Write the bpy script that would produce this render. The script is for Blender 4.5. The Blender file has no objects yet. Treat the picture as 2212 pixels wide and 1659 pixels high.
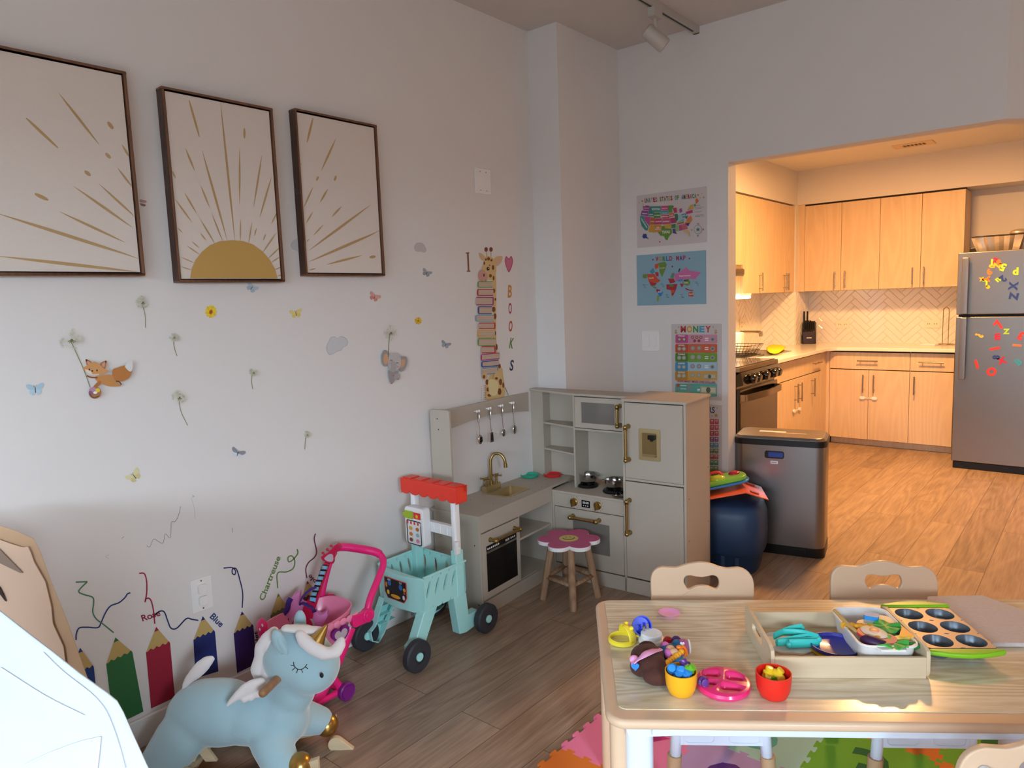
import bpy, bmesh, math, random
from mathutils import Vector, Matrix
random.seed(7)
SC = bpy.context.scene
COL = SC.collection
# ---------------------------------------------------------------- camera
IW, IH, FPX = 2212, 1659, 1538.4
YAW, PIT, ROL = map(math.radians, (40.09, 6.695, -2.069))
EYE = Vector((2.4216, 0.0, 1.4378))
_f = Vector((-math.sin(YAW)*math.cos(PIT), math.cos(YAW)*math.cos(PIT), -math.sin(PIT)))
_r0 = Vector((math.cos(YAW), math.sin(YAW), 0)); _u0 = _r0.cross(_f)
_r = math.cos(ROL)*_r0 + math.sin(ROL)*_u0
_u = -math.sin(ROL)*_r0 + math.cos(ROL)*_u0
cam = bpy.data.objects.new('camera', bpy.data.cameras.new('camera')); COL.objects.link(cam)
cam.matrix_world = Matrix(((_r.x, _u.x, -_f.x, EYE.x), (_r.y, _u.y, -_f.y, EYE.y), (_r.z, _u.z, -_f.z, EYE.z), (0, 0, 0, 1)))
cam.data.sensor_width = 36; cam.data.lens = FPX/IW*36; cam.data.clip_start = 0.05
SC.camera = cam
# ---------------------------------------------------------------- view, world, lights
SC.view_settings.view_transform = 'Standard'; SC.view_settings.look = 'None'
SC.view_settings.gamma = 1; SC.view_settings.exposure = 0.12
w = bpy.data.worlds.new('world'); SC.world = w; w.use_nodes = True
w.node_tree.nodes['Background'].inputs[0].default_value = (0.62, 0.78, 1.0, 1)
w.node_tree.nodes['Background'].inputs[1].default_value = 1.5
def area(name, loc, target, sx, sy, col, power, spread=180):
    l = bpy.data.lights.new(name, 'AREA'); l.shape = 'RECTANGLE'; l.size = sx; l.size_y = sy
    l.color = col; l.energy = power; l.spread = math.radians(spread)
    o = bpy.data.objects.new(name, l); COL.objects.link(o); o.location = loc
    o.rotation_euler = (Vector(target)-Vector(loc)).to_track_quat('-Z', 'Y').to_euler(); return o
area('window_daylight', (3.3, -4.5, 3.2), (2.4, -1.6, 0.9), 5.0, 3.0, (0.68, 0.84, 1.0), 1500)
area('side_window_daylight', (7.4, -1.5, 3.4), (2.5, -.6, 0.7), 3.4, 3.0, (0.72, 0.86, 1.0), 1500)
area('kitchen_ceiling_daylamp', (1.25, 5.45, 2.53), (1.25, 5.45, 0), 0.35, 0.35, (1.0, 0.50, 0.17), 98)
area('range_hood_lamp', (0.0, 5.25, 1.50), (0.1, 5.3, 0.9), 0.5, 0.12, (1.0, 0.66, 0.34), 9)
area('hallway_daylamp', (4.2, 2.6, 2.4), (2.0, 2.6, 0.6), 0.8, 0.8, (1.0, 0.72, 0.5), 5)
# ---------------------------------------------------------------- pixel -> point on a real plane
def ray(px, py): return _f + _r*((px-IW/2)/FPX) - _u*((py-IH/2)/FPX)
def on(ax, v, px, py):
    d = ray(px, py); i = 'xyz'.index(ax); return EYE + d*((v-EYE[i])/d[i])
def onp(o, n, px, py):
    d = ray(px, py); o = Vector(o); n = Vector(n); return EYE + d*((o-EYE).dot(n)/d.dot(n))
# ---------------------------------------------------------------- materials
def lin(c):
    if isinstance(c, str): c = [int(c[i:i+2], 16)/255 for i in (0, 2, 4)]
    return tuple(x/12.92 if x <= .04045 else ((x+.055)/1.055)**2.4 for x in c[:3])+(1,)
MATS = {}
def mat(name, c='808080', rough=.5, metal=0, bump=0, bscale=60, coat=0, trans=0, emit=0, var=0, vscale=8, sheen=0, stretch=None, ior=1.45, sss=0):
    if name in MATS: return MATS[name]
    m = bpy.data.materials.new(name); m.use_nodes = True; nt = m.node_tree; b = nt.nodes['Principled BSDF']
    b.inputs['Base Color'].default_value = lin(c); b.inputs['Roughness'].default_value = rough
    b.inputs['Metallic'].default_value = metal; b.inputs['IOR'].default_value = ior
    b.inputs['Coat Weight'].default_value = coat; b.inputs['Coat Roughness'].default_value = .12
    b.inputs['Transmission Weight'].default_value = trans; b.inputs['Sheen Weight'].default_value = sheen
    if sss: b.inputs['Subsurface Weight'].default_value = sss; b.inputs['Subsurface Scale'].default_value = .01
    if emit: b.inputs['Emission Color'].default_value = lin(c); b.inputs['Emission Strength'].default_value = emit
    if bump or var:
        tc = nt.nodes.new('ShaderNodeTexCoord'); mp = nt.nodes.new('ShaderNodeMapping')
        nt.links.new(tc.outputs['Object'], mp.inputs[0])
        if stretch: mp.inputs['Scale'].default_value = stretch
    if bump:
        n = nt.nodes.new('ShaderNodeTexNoise'); n.inputs['Scale'].default_value = bscale; n.inputs['Detail'].default_value = 4
        bp = nt.nodes.new('ShaderNodeBump'); bp.inputs['Strength'].default_value = bump; bp.inputs['Distance'].default_value = .002
        nt.links.new(mp.outputs[0], n.inputs['Vector']); nt.links.new(n.outputs['Fac'], bp.inputs['Height']); nt.links.new(bp.outputs[0], b.inputs['Normal'])
    if var:
        n = nt.nodes.new('ShaderNodeTexNoise'); n.inputs['Scale'].default_value = vscale; n.inputs['Detail'].default_value = 5
        mx = nt.nodes.new('ShaderNodeMix'); mx.data_type = 'RGBA'
        c1 = lin(c); mx.inputs['A'].default_value = tuple(x*(1-var) for x in c1[:3])+(1,); mx.inputs['B'].default_value = tuple(min(1, x*(1+var)) for x in c1[:3])+(1,)
        nt.links.new(mp.outputs[0], n.inputs['Vector']); nt.links.new(n.outputs['Fac'], mx.inputs['Factor']); nt.links.new(mx.outputs['Result'], b.inputs['Base Color'])
    MATS[name] = m; return m
def woodmat(name, c1, c2, rough=.4, axis='x', scale=14, dist=3.0, stretch=8, coat=0, bump=.12):
    """grain that runs along one object axis"""
    if name in MATS: return MATS[name]
    m = bpy.data.materials.new(name); m.use_nodes = True; nt = m.node_tree; b = nt.nodes['Principled BSDF']
    N = nt.nodes.new; L = nt.links.new
    tc = N('ShaderNodeTexCoord'); mp = N('ShaderNodeMapping'); L(tc.outputs['Object'], mp.inputs[0])
    s = [1, 1, 1]; s['xyz'.index(axis)] = 1.0/stretch; mp.inputs['Scale'].default_value = s
    n = N('ShaderNodeTexNoise'); n.inputs['Scale'].default_value = scale*.22; n.inputs['Detail'].default_value = 2; L(mp.outputs[0], n.inputs['Vector'])
    ml = N('ShaderNodeMath'); ml.operation = 'MULTIPLY'; ml.inputs[1].default_value = scale*dist; L(n.outputs['Fac'], ml.inputs[0])
    fr = N('ShaderNodeMath'); fr.operation = 'PINGPONG'; fr.inputs[1].default_value = 1; L(ml.outputs[0], fr.inputs[0])
    n2 = N('ShaderNodeTexNoise'); n2.inputs['Scale'].default_value = scale*9; n2.inputs['Detail'].default_value = 4; L(mp.outputs[0], n2.inputs['Vector'])
    ad = N('ShaderNodeMath'); ad.operation = 'MULTIPLY_ADD'; ad.inputs[1].default_value = .55; L(fr.outputs[0], ad.inputs[0]); 
    m2 = N('ShaderNodeMath'); m2.operation = 'MULTIPLY'; m2.inputs[1].default_value = .6; L(n2.outputs['Fac'], m2.inputs[0]); L(m2.outputs[0], ad.inputs[2])
    mx = N('ShaderNodeMix'); mx.data_type = 'RGBA'; mx.inputs['A'].default_value = lin(c1); mx.inputs['B'].default_value = lin(c2)
    L(ad.outputs[0], mx.inputs['Factor']); L(mx.outputs['Result'], b.inputs['Base Color'])
    b.inputs['Roughness'].default_value = rough; b.inputs['Coat Weight'].default_value = coat; b.inputs['Coat Roughness'].default_value = .08
    bp = N('ShaderNodeBump'); bp.inputs['Strength'].default_value = bump; bp.inputs['Distance'].default_value = .001; L(n2.outputs['Fac'], bp.inputs['Height']); L(bp.outputs[0], b.inputs['Normal'])
    MATS[name] = m; return m
def floormat():
    m = bpy.data.materials.new('vinyl_plank'); m.use_nodes = True; nt = m.node_tree; b = nt.nodes['Principled BSDF']
    N = nt.nodes.new; L = nt.links.new
    tc = N('ShaderNodeTexCoord'); mp = N('ShaderNodeMapping'); mp.inputs['Rotation'].default_value = (0, 0, math.pi/2); L(tc.outputs['Object'], mp.inputs[0])
    br = N('ShaderNodeTexBrick'); br.inputs['Scale'].default_value = 1; br.inputs['Brick Width'].default_value = 1.22; br.inputs['Row Height'].default_value = .182
    br.inputs['Mortar Size'].default_value = .0012; br.inputs['Mortar Smooth'].default_value = .1; br.offset = .37; br.offset_frequency = 2
    br.inputs['Color1'].default_value = (.0, .0, .0, 1); br.inputs['Color2'].default_value = (1, 1, 1, 1); br.inputs['Mortar'].default_value = (.5, .5, .5, 1)
    L(mp.outputs[0], br.inputs['Vector'])
    # per plank offset of the grain
    sv = N('ShaderNodeVectorMath'); sv.operation = 'SCALE'; sv.inputs['Scale'].default_value = 7.3; L(br.outputs['Color'], sv.inputs[0])
    ad = N('ShaderNodeVectorMath'); ad.operation = 'ADD'; L(tc.outputs['Object'], ad.inputs[0]); L(sv.outputs[0], ad.inputs[1])
    m2 = N('ShaderNodeMapping'); m2.inputs['Scale'].default_value = (1, .13, 1); L(ad.outputs[0], m2.inputs[0])
    n1 = N('ShaderNodeTexNoise'); n1.inputs['Scale'].default_value = 5; n1.inputs['Detail'].default_value = 2.5; n1.inputs['Distortion'].default_value = .4; L(m2.outputs[0], n1.inputs['Vector'])
    mu = N('ShaderNodeMath'); mu.operation = 'MULTIPLY'; mu.inputs[1].default_value = 22; L(n1.outputs['Fac'], mu.inputs[0])
    pp = N('ShaderNodeMath'); pp.operation = 'PINGPONG'; pp.inputs[1].default_value = 1; L(mu.outputs[0], pp.inputs[0])
    m3 = N('ShaderNodeMapping'); m3.inputs['Scale'].default_value = (1, .05, 1); L(ad.outputs[0], m3.inputs[0])
    n2 = N('ShaderNodeTexNoise'); n2.inputs['Scale'].default_value = 110; n2.inputs['Detail'].default_value = 5; L(m3.outputs[0], n2.inputs['Vector'])
    n3 = N('ShaderNodeTexNoise'); n3.inputs['Scale'].default_value = 3.2; n3.inputs['Detail'].default_value = 3; L(m2.outputs[0], n3.inputs['Vector'])
    a1 = N('ShaderNodeMath'); a1.operation = 'MULTIPLY_ADD'; a1.inputs[1].default_value = .15; L(pp.outputs[0], a1.inputs[0]); 
    a0 = N('ShaderNodeMath'); a0.operation = 'MULTIPLY'; a0.inputs[1].default_value = .55; L(n2.outputs['Fac'], a0.inputs[0]); L(a0.outputs[0], a1.inputs[2])
    a2 = N('ShaderNodeMath'); a2.operation = 'MULTIPLY_ADD'; a2.inputs[1].default_value = .45; L(n3.outputs['Fac'], a2.inputs[0]); L(a1.outputs[0], a2.inputs[2])
    sp = N('ShaderNodeSeparateColor'); L(br.outputs['Color'], sp.inputs[0])
    a3 = N('ShaderNodeMath'); a3.operation = 'MULTIPLY_ADD'; a3.inputs[1].default_value = .14; L(sp.outputs[0], a3.inputs[0]); L(a2.outputs[0], a3.inputs[2])
    rp = N('ShaderNodeValToRGB'); e = rp.color_ramp.elements; e[0].position = .32; e[0].color = lin('705b4a'); e[1].position = .9; e[1].color = lin('b39b85')
    L(a3.outputs[0], rp.inputs[0])
    mx = N('ShaderNodeMix'); mx.data_type = 'RGBA'; mx.inputs['B'].default_value = lin('4a3a30'); L(br.outputs['Fac'], mx.inputs['Factor']); L(rp.outputs[0], mx.inputs['A'])
    L(mx.outputs['Result'], b.inputs['Base Color']); b.inputs['Roughness'].default_value = .42
    bp = N('ShaderNodeBump'); bp.inputs['Strength'].default_value = .25; bp.inputs['Distance'].default_value = .0012; L(n2.outputs['Fac'], bp.inputs['Height']); L(bp.outputs[0], b.inputs['Normal'])
    return m
# ---------------------------------------------------------------- mesh builder
def V(*a): return Vector(a)
def frame_of(d):
    d = Vector(d).normalized(); a = V(0, 0, 1) if abs(d.z) < .9 else V(1, 0, 0)
    u = d.cross(a).normalized(); return u, d.cross(u).normalized()
def rrect(w, h, r, n=5, cx=0, cy=0):
    r = min(r, w/2-1e-5, h/2-1e-5); P = []
    for sx, sy, a in ((1, 1, 0), (-1, 1, 90), (-1, -1, 180), (1, -1, 270)):
        for i in range(n+1):
            t = math.radians(a+90*i/n); P.append((cx+sx*(w/2-r)+r*math.cos(t), cy+sy*(h/2-r)+r*math.sin(t)))
    return P
def catmull(P, n=8, closed=False):
    P = [Vector(p) for p in P]; Q = []; N = len(P)
    for i in range(N if closed else N-1):
        a = P[(i-1) % N] if (closed or i > 0) else P[0]*2-P[1]
        b = P[i]; c = P[(i+1) % N]
        d = P[(i+2) % N] if (closed or i+2 < N) else P[-1]*2-P[-2]
        for k in range(n):
            t = k/n; Q.append(.5*((2*b)+(c-a)*t+(2*a-5*b+4*c-d)*t*t+(3*b-a-3*c+d)*t**3))
    if not closed: Q.append(P[-1])
    return Q
class MB:
    def __init__(s): s.v = []; s.f = []; s.m = []; s.sm = []; s.ms = []; s.X = Matrix.Identity(4)
    def mi(s, m):
        if isinstance(m, str): m = MATS[m]
        if m not in s.ms: s.ms.append(m)
        return s.ms.index(m)
    def add(s, V_, F_, m, smooth=False):
        k = len(s.v); i = s.mi(m)
        s.v += [s.X @ Vector(p) for p in V_]
        for f in F_: s.f.append([k+j for j in f]); s.m.append(i); s.sm.append(smooth)
        return s
    def box(s, x0, y0, z0, x1, y1, z1, m):
        P = [(x, y, z) for z in (z0, z1) for y in (y0, y1) for x in (x0, x1)]
        return s.add(P, [(0, 2, 3, 1), (4, 5, 7, 6), (0, 1, 5, 4), (2, 6, 7, 3), (0, 4, 6, 2), (1, 3, 7, 5)], m)
    def prism(s, P, o, u, v, n, m, smooth=False, top=None):
        """polygon P (2d) in the plane o+u,v extruded by vector n; top: scale of the far face"""
        o, u, v, n = Vector(o), Vector(u), Vector(v), Vector(n); N = len(P)
        a = [o+u*p[0]+v*p[1] for p in P]
        if top is not None:
            cx = sum(p[0] for p in P)/N; cy = sum(p[1] for p in P)/N
            b = [o+u*(cx+(p[0]-cx)*top)+v*(cy+(p[1]-cy)*top)+n for p in P]
        else: b = [q+n for q in a]
        s.add(a, [tuple(range(N))[::-1]], m); s.add(b, [tuple(range(N))], m)
        return s.add(a+b, [(i, (i+1) % N, N+(i+1) % N, N+i) for i in range(N)], m, smooth)
    def ringp(s, A, B, o, u, v, n, m):
        """plate with a hole: outer loop A, inner loop B, same count"""
        o, u, v, n = Vector(o), Vector(u), Vector(v), Vector(n); N = len(A)
        f = lambda P, k: [o+u*p[0]+v*p[1]+n*k for p in P]
        W_ = f(A, 0)+f(B, 0)+f(A, 1)+f(B, 1); F = []
        for i in range(N):
            j = (i+1) % N
            F += [(i, N+i, N+j, j), (2*N+i, 2*N+j, 3*N+j, 3*N+i), (i, j, 2*N+j, 2*N+i), (N+i, 3*N+i, 3*N+j, N+j)]
        return s.add(W_, F, m)
    def cyl(s, p, q, r, m, r2=None, seg=16, caps=True, smooth=True):
        p, q = Vector(p), Vector(q); u, v = frame_of(q-p); r2 = r if r2 is None else r2
        A = [p+(u*math.cos(t)+v*math.sin(t))*r for t in [2*math.pi*i/seg for i in range(seg)]]
        B = [q+(u*math.cos(t)+v*math.sin(t))*r2 for t in [2*math.pi*i/seg for i in range(seg)]]
        s.add(A+B, [(i, (i+1) % seg, seg+(i+1) % seg, seg+i) for i in range(seg)], m, smooth)
        if caps: s.add(A, [tuple(range(seg))[::-1]], m); s.add(B, [tuple(range(seg))], m)
        return s
    def tube(s, P, r, m, seg=8, closed=False, caps=True, flat=1.0, up=None):
        P = [Vector(p) for p in P]; N = len(P); R = r if isinstance(r, (list, tuple)) else [r]*N
        V_ = []; pu = None
        for i in range(N):
            d = (P[(i+1) % N]-P[i-1]) if (closed or 0 < i < N-1) else (P[1]-P[0] if i == 0 else P[-1]-P[-2])
            d.normalize()
            if up is not None: u = Vector(up)-d*Vector(up).dot(d); u.normalize()
            elif pu is None: u = frame_of(d)[0]
            else: u = (pu-d*pu.dot(d)).normalized()
            pu = u; v = d.cross(u)
            V_ += [P[i]+(u*math.cos(2*math.pi*k/seg)*flat+v*math.sin(2*math.pi*k/seg))*R[i] for k in range(seg)]
        F = []
        for i in range(N if closed else N-1):
            j = (i+1) % N
            F += [(i*seg+k, i*seg+(k+1) % seg, j*seg+(k+1) % seg, j*seg+k) for k in range(seg)]
        s.add(V_, F, m, True)
        if caps and not closed: s.add(V_[:seg], [tuple(range(seg))[::-1]], m); s.add(V_[-seg:], [tuple(range(seg))], m)
        return s
    def lathe(s, pr, c, m, seg=32, ax=(0, 0, 1), smooth=True, sx=1, sy=1, caps=True):
        c = Vector(c); a = Vector(ax).normalized(); u, v = frame_of(a); V_ = []; F = []
        for (r, h) in pr: V_ += [c+a*h+(u*math.cos(2*math.pi*k/seg)*sx+v*math.sin(2*math.pi*k/seg)*sy)*r for k in range(seg)]
        for i in range(len(pr)-1): F += [(i*seg+k, i*seg+(k+1) % seg, (i+1)*seg+(k+1) % seg, (i+1)*seg+k) for k in range(seg)]
        if caps and pr[0][0] > 1e-6: F.append(tuple(range(seg))[::-1])
        if caps and pr[-1][0] > 1e-6: F.append(tuple(range((len(pr)-1)*seg, len(pr)*seg)))
        return s.add(V_, F, m, smooth)
    def ell(s, c, r, m, rot=None, seg=18, rings=10):
        r = (r, r, r) if isinstance(r, (int, float)) else r; M = rot if rot is not None else Matrix.Identity(3); c = Vector(c)
        V_ = [c+M@V(0, 0, r[2])]; F = []
        for i in range(1, rings):
            a = math.pi*i/rings
            V_ += [c+M@V(r[0]*math.sin(a)*math.cos(2*math.pi*k/seg), r[1]*math.sin(a)*math.sin(2*math.pi*k/seg), r[2]*math.cos(a)) for k in range(seg)]
        V_.append(c+M@V(0, 0, -r[2])); e = len(V_)-1
        F += [(0, 1+k, 1+(k+1) % seg) for k in range(seg)]
        for i in range(rings-2): F += [(1+i*seg+k, 1+(i+1)*seg+k, 1+(i+1)*seg+(k+1) % seg, 1+i*seg+(k+1) % seg) for k in range(seg)]
        F += [(e, 1+(rings-2)*seg+(k+1) % seg, 1+(rings-2)*seg+k) for k in range(seg)]
        return s.add(V_, F, m, True)
    def text(s, t, o, u, v, h, m, n=None, ext=0.0, w=None, center=True):
        """letters of height h standing at o along u, upright along v"""
        V_, F_ = glyphs(t); 
        if not V_: return s
        xs = [p[0] for p in V_]; x0, x1 = min(xs), max(xs); k = h/.7
        kx = k if w is None else w/(x1-x0); cx = (x0+x1)/2 if center else x0
        o, u, v = Vector(o), Vector(u), Vector(v); W_ = [o+u*((p[0]-cx)*kx)+v*(p[1]*k) for p in V_]
        if not ext: return s.add(W_, F_, m)
        n = Vector(n)*ext; N = len(W_); cnt = {}
        for f in F_:
            for i in range(len(f)):
                a, b = f[i], f[(i+1) % len(f)]; cnt[(a, b)] = 1
        E = [(a, b) for (a, b) in cnt if (b, a) not in cnt]
        return s.add(W_+[q+n for q in W_], [tuple(f)[::-1] for f in F_]+[tuple(N+i for i in f) for f in F_]+[(a, b, N+b, N+a) for a, b in E], m)
    def build(s, name, parent=None, bevel=0, seg=2, subd=0, loc=None, rot=None, skin=None, solid=0, weld=True):
        me = bpy.data.meshes.new(name); me.from_pydata([tuple(p) for p in s.v], [], s.f)
        for m in s.ms: me.materials.append(m)
        me.polygons.foreach_set('material_index', s.m); me.polygons.foreach_set('use_smooth', s.sm)
        bm = bmesh.new(); bm.from_mesh(me)
        if weld: bmesh.ops.remove_doubles(bm, verts=bm.verts, dist=1e-6)
        bmesh.ops.recalc_face_normals(bm, faces=bm.faces)
        if not bevel:
            for e in bm.edges:
                if len(e.link_faces) == 2 and e.calc_face_angle(0) > .75: e.smooth = False
        bm.to_mesh(me); bm.free()
        o = bpy.data.objects.new(name, me); COL.objects.link(o)
        if parent is not None: o.parent = parent
        if loc is not None: o.location = loc
        if rot is not None: o.rotation_euler = rot
        if solid: md = o.modifiers.new('s', 'SOLIDIFY'); md.thickness = solid; md.offset = 0
        if bevel:
            md = o.modifiers.new('b', 'BEVEL'); md.width = bevel; md.segments = seg; md.limit_method = 'ANGLE'; md.angle_limit = math.radians(40)
            for p in me.polygons: p.use_smooth = True
            md = o.modifiers.new('wn', 'WEIGHTED_NORMAL'); md.keep_sharp = True
        if subd: md = o.modifiers.new('d', 'SUBSURF'); md.levels = md.render_levels = subd
        return o
GL = {}
BOLD = [.022]
def glyphs(t):
    key = (t, BOLD[0])
    if key in GL: return GL[key]
    c = bpy.data.curves.new('g', 'FONT'); c.body = t; c.size = 1; c.resolution_u = 3; c.offset = BOLD[0]
    o = bpy.data.objects.new('g', c); COL.objects.link(o)
    dg = bpy.context.evaluated_depsgraph_get(); me = bpy.data.meshes.new_from_object(o.evaluated_get(dg))
    r = ([tuple(v.co) for v in me.vertices], [tuple(p.vertices) for p in me.polygons])
    bpy.data.objects.remove(o); bpy.data.curves.remove(c); bpy.data.meshes.remove(me)
    GL[key] = r; return r
def tag(o, label=None, cat=None, group=None, kind=None):
    if label: o['label'] = label
    if cat: o['category'] = cat
    if group: o['group'] = group
    if kind: o['kind'] = kind
    return o
def thing(name, label, cat, loc=(0, 0, 0), rz=0, group=None, rot=None):
    o = bpy.data.objects.new(name, None); COL.objects.link(o); o.empty_display_size = .05
    o.location = loc; o.rotation_euler = rot if rot else (0, 0, rz); return tag(o, label, cat, group)
def copytree(o, loc, rz=None, label=None, par=None):
    c = o.copy(); COL.objects.link(c)
    if par is not None: c.parent = par
    else:
        c.location = loc
        if rz is not None: c.rotation_euler = (0, 0, rz)
        if label: c['label'] = label
    for ch in list(o.children): copytree(ch, None, par=c)
    return c
def struct(o): o['kind'] = 'structure'; return o
def S(name, bevel=0, **k):
    pass
R = math.radians
# ================================================================ THE ROOM SHELL
mat('wall_paint', 'dedad6', .75, bump=.05, bscale=180)
mat('ceiling_paint', 'cfc8c2', .9)
mat('trim_paint', 'e6e3e0', .45)
mat('white', 'eeeeee', .4); mat('black', '0b0b0c', .35); mat('steel', 'b4b0aa', .28, 1)
def poly_slab(name, pts, z0, z1, m):
    b = MB(); b.prism(pts, (0, 0, z0), (1, 0, 0), (0, 1, 0), (0, 0, z1-z0), m); return struct(b.build(name))
fm = floormat()
poly_slab('floor', [(-.5, -3.0), (4.7, -3.0), (4.7, 7.7), (-.5, 7.7)], -.05, 0, fm)
poly_slab('ceiling', [(-.1, -3.0), (4.7, -3.0), (4.7, 4.65), (2.95, 4.65), (2.0, 3.70), (-.1, 3.70)], 2.838, 2.9, 'ceiling_paint')
poly_slab('ceiling_kitchen', [(-.4, 3.80), (2.01, 3.80), (2.86, 4.65), (3.1, 4.65), (3.1, 7.7), (-.4, 7.7)], 2.571, 2.63, 'wall_paint')
b = MB(); b.box(-.1, -3.0, 0, 0, 3.80, 2.85, 'wall_paint'); struct(b.build('wall_left'))
b = MB(); b.box(0, 3.107, 0, .187, 3.72, 2.84, 'wall_paint'); struct(b.build('wall_column'))
b = MB(); b.box(.1, 3.70, 0, .845, 3.80, 2.84, 'wall_paint'); b.box(.845, 3.70, 2.116, 1.9, 3.80, 2.84, 'wall_paint')
# header that turns away at forty five degrees
b.prism([(2.05, 3.70), (3.0, 4.65), (2.93, 4.72), (2.01, 3.80), (1.9, 3.80), (1.9, 3.70)], (0, 0, 2.116), (1, 0, 0), (0, 1, 0), (0, 0, .73), 'wall_paint')
struct(b.build('wall_back', weld=False))
b = MB(); b.box(2.96, 4.6, 0, 4.7, 4.7, 2.85, 'wall_paint'); struct(b.build('wall_hall'))
b = MB()
for q in ((4.6, -3.0, 0, 4.7, -2.7, 2.85), (4.6, -.2, 0, 4.7, 4.6, 2.85), (4.6, -2.7, 0, 4.7, -.2, .4), (4.6, -2.7, 2.1, 4.7, -.2, 2.85)): b.box(*q, 'wall_paint')
struct(b.build('wall_right'))
b = MB()
for q in ((4.62, -2.7, .4, 4.68, -.2, .46), (4.62, -2.7, 2.04, 4.68, -.2, 2.1), (4.62, -2.7, .4, 4.68, -2.64, 2.1), (4.62, -.26, .4, 4.68, -.2, 2.1), (4.62, -1.48, .4, 4.68, -1.42, 2.1)): b.box(*q, 'trim_paint')
struct(b.build('window_2'))
b = MB()
for q in ((0, -3.0, 0, 1.1, -2.9, 2.85), (4.5, -3.0, 0, 4.6, -2.9, 2.85), (1.1, -3.0, 0, 4.5, -2.9, .4), (1.1, -3.0, 2.1, 4.5, -2.9, 2.85)): b.box(*q, 'wall_paint')
struct(b.build('wall_rear'))
b = MB()
for q in ((1.1, -2.98, .4, 4.5, -2.92, .46), (1.1, -2.98, 2.04, 4.5, -2.92, 2.1), (1.1, -2.98, .4, 1.16, -2.92, 2.1), (4.44, -2.98, .4, 4.5, -2.92, 2.1), (2.77, -2.98, .4, 2.83, -2.92, 2.1)): b.box(*q, 'trim_paint')
wf = struct(b.build('window_1'))
# kitchen walls and soffit
b = MB(); b.box(-.38, 3.80, 0, -.28, 7.63, 2.6, 'wall_paint'); b.box(-.28, 3.80, 2.25, .05, 7.53, 2.575, 'wall_paint'); struct(b.build('wall_kitchen_left'))
b = MB(); b.box(-.28, 7.53, 0, 3.1, 7.63, 2.6, 'wall_paint'); b.box(.05, 7.20, 2.25, 3.0, 7.53, 2.575, 'wall_paint'); b.box(-.28, 7.13, 0, .06, 7.53, 2.25, 'wall_paint'); struct(b.build('wall_kitchen_back'))
b = MB(); b.box(3.0, 4.7, 0, 3.1, 7.63, 2.6, 'wall_paint'); struct(b.build('wall_kitchen_right'))
# baseboards
def base(name, q): b = MB(); b.box(*q, 'trim_paint'); struct(b.build(name, bevel=.004))
base('baseboard_left', (0, -2.9, 0, .015, 3.1, .10)); base('baseboard_back', (.187, 3.685, 0, .84, 3.70, .10))
base('baseboard_column', (.0, 3.092, 0, .2, 3.107, .10))
# herringbone tile
mat('tile', 'efe9e2', .12, coat=.5)
mat('grout', 'd8cfc6', .8)
def clip(P, x0, y0, x1, y1):
    for a, k, sg in ((0, x0, 1), (0, x1, -1), (1, y0, 1), (1, y1, -1)):
        Q = []
        for i in range(len(P)):
            p, q = P[i-1], P[i]; dp, dq = (p[a]-k)*sg, (q[a]-k)*sg
            if (dp >= 0) != (dq >= 0):
                t = dp/(dp-dq); Q.append((p[0]+(q[0]-p[0])*t, p[1]+(q[1]-p[1])*t))
            if dq >= 0: Q.append(q)
        P = Q
        if len(P) < 3: return None
    A = abs(sum(P[i-1][0]*P[i][1]-P[i][0]*P[i-1][1] for i in range(len(P))))/2
    return P if A > 4e-5 else None
def herring(b, w, h, o, u, v, n):
    W_, K, g = .052, 4, .0025; c = math.cos(R(45)); L = W_*K
    o, u, v, n = map(Vector, (o, u, v, n))
    b.prism([(0, 0), (w, 0), (w, h), (0, h)], o, u, v, n*.003, 'grout')
    for j in range(-70, 90):
        for i in range(-8, 9):
            for hor in (0, 1):
                x, y = (j+2*K*i, j) if hor else (j, j-2*K+1+2*K*i)
                a, d = (L, W_) if hor else (W_, L)
                q = [(x*W_+g/2, y*W_+g/2), (x*W_+a-g/2, y*W_+g/2), (x*W_+a-g/2, y*W_+d-g/2), (x*W_+g/2, y*W_+d-g/2)]
                q = [((p[0]-p[1])*c, (p[0]+p[1])*c) for p in q]
                q = clip(q, 0, 0, w, h)
                if q: b.prism(q, o+n*.003, u, v, n*.004, 'tile', top=.93)
tb = MB(); herring(tb, 3.0-.06, 1.43-.90, (.06, 7.53, .90), (1, 0, 0), (0, 0, 1), (0, -1, 0))
herring(tb, .34, .52, (-.28, 7.13, .90), (1, 0, 0), (0, 0, 1), (0, -1, 0))
herring(tb, .40, .52, (.06, 7.13, .90), (0, 1, 0), (0, 0, 1), (1, 0, 0))
herring(tb, 2.3, .52, (-.28, 4.83, .90), (0, 1, 0), (0, 0, 1), (1, 0, 0))
struct(tb.build('trim_1', weld=False))
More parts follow.
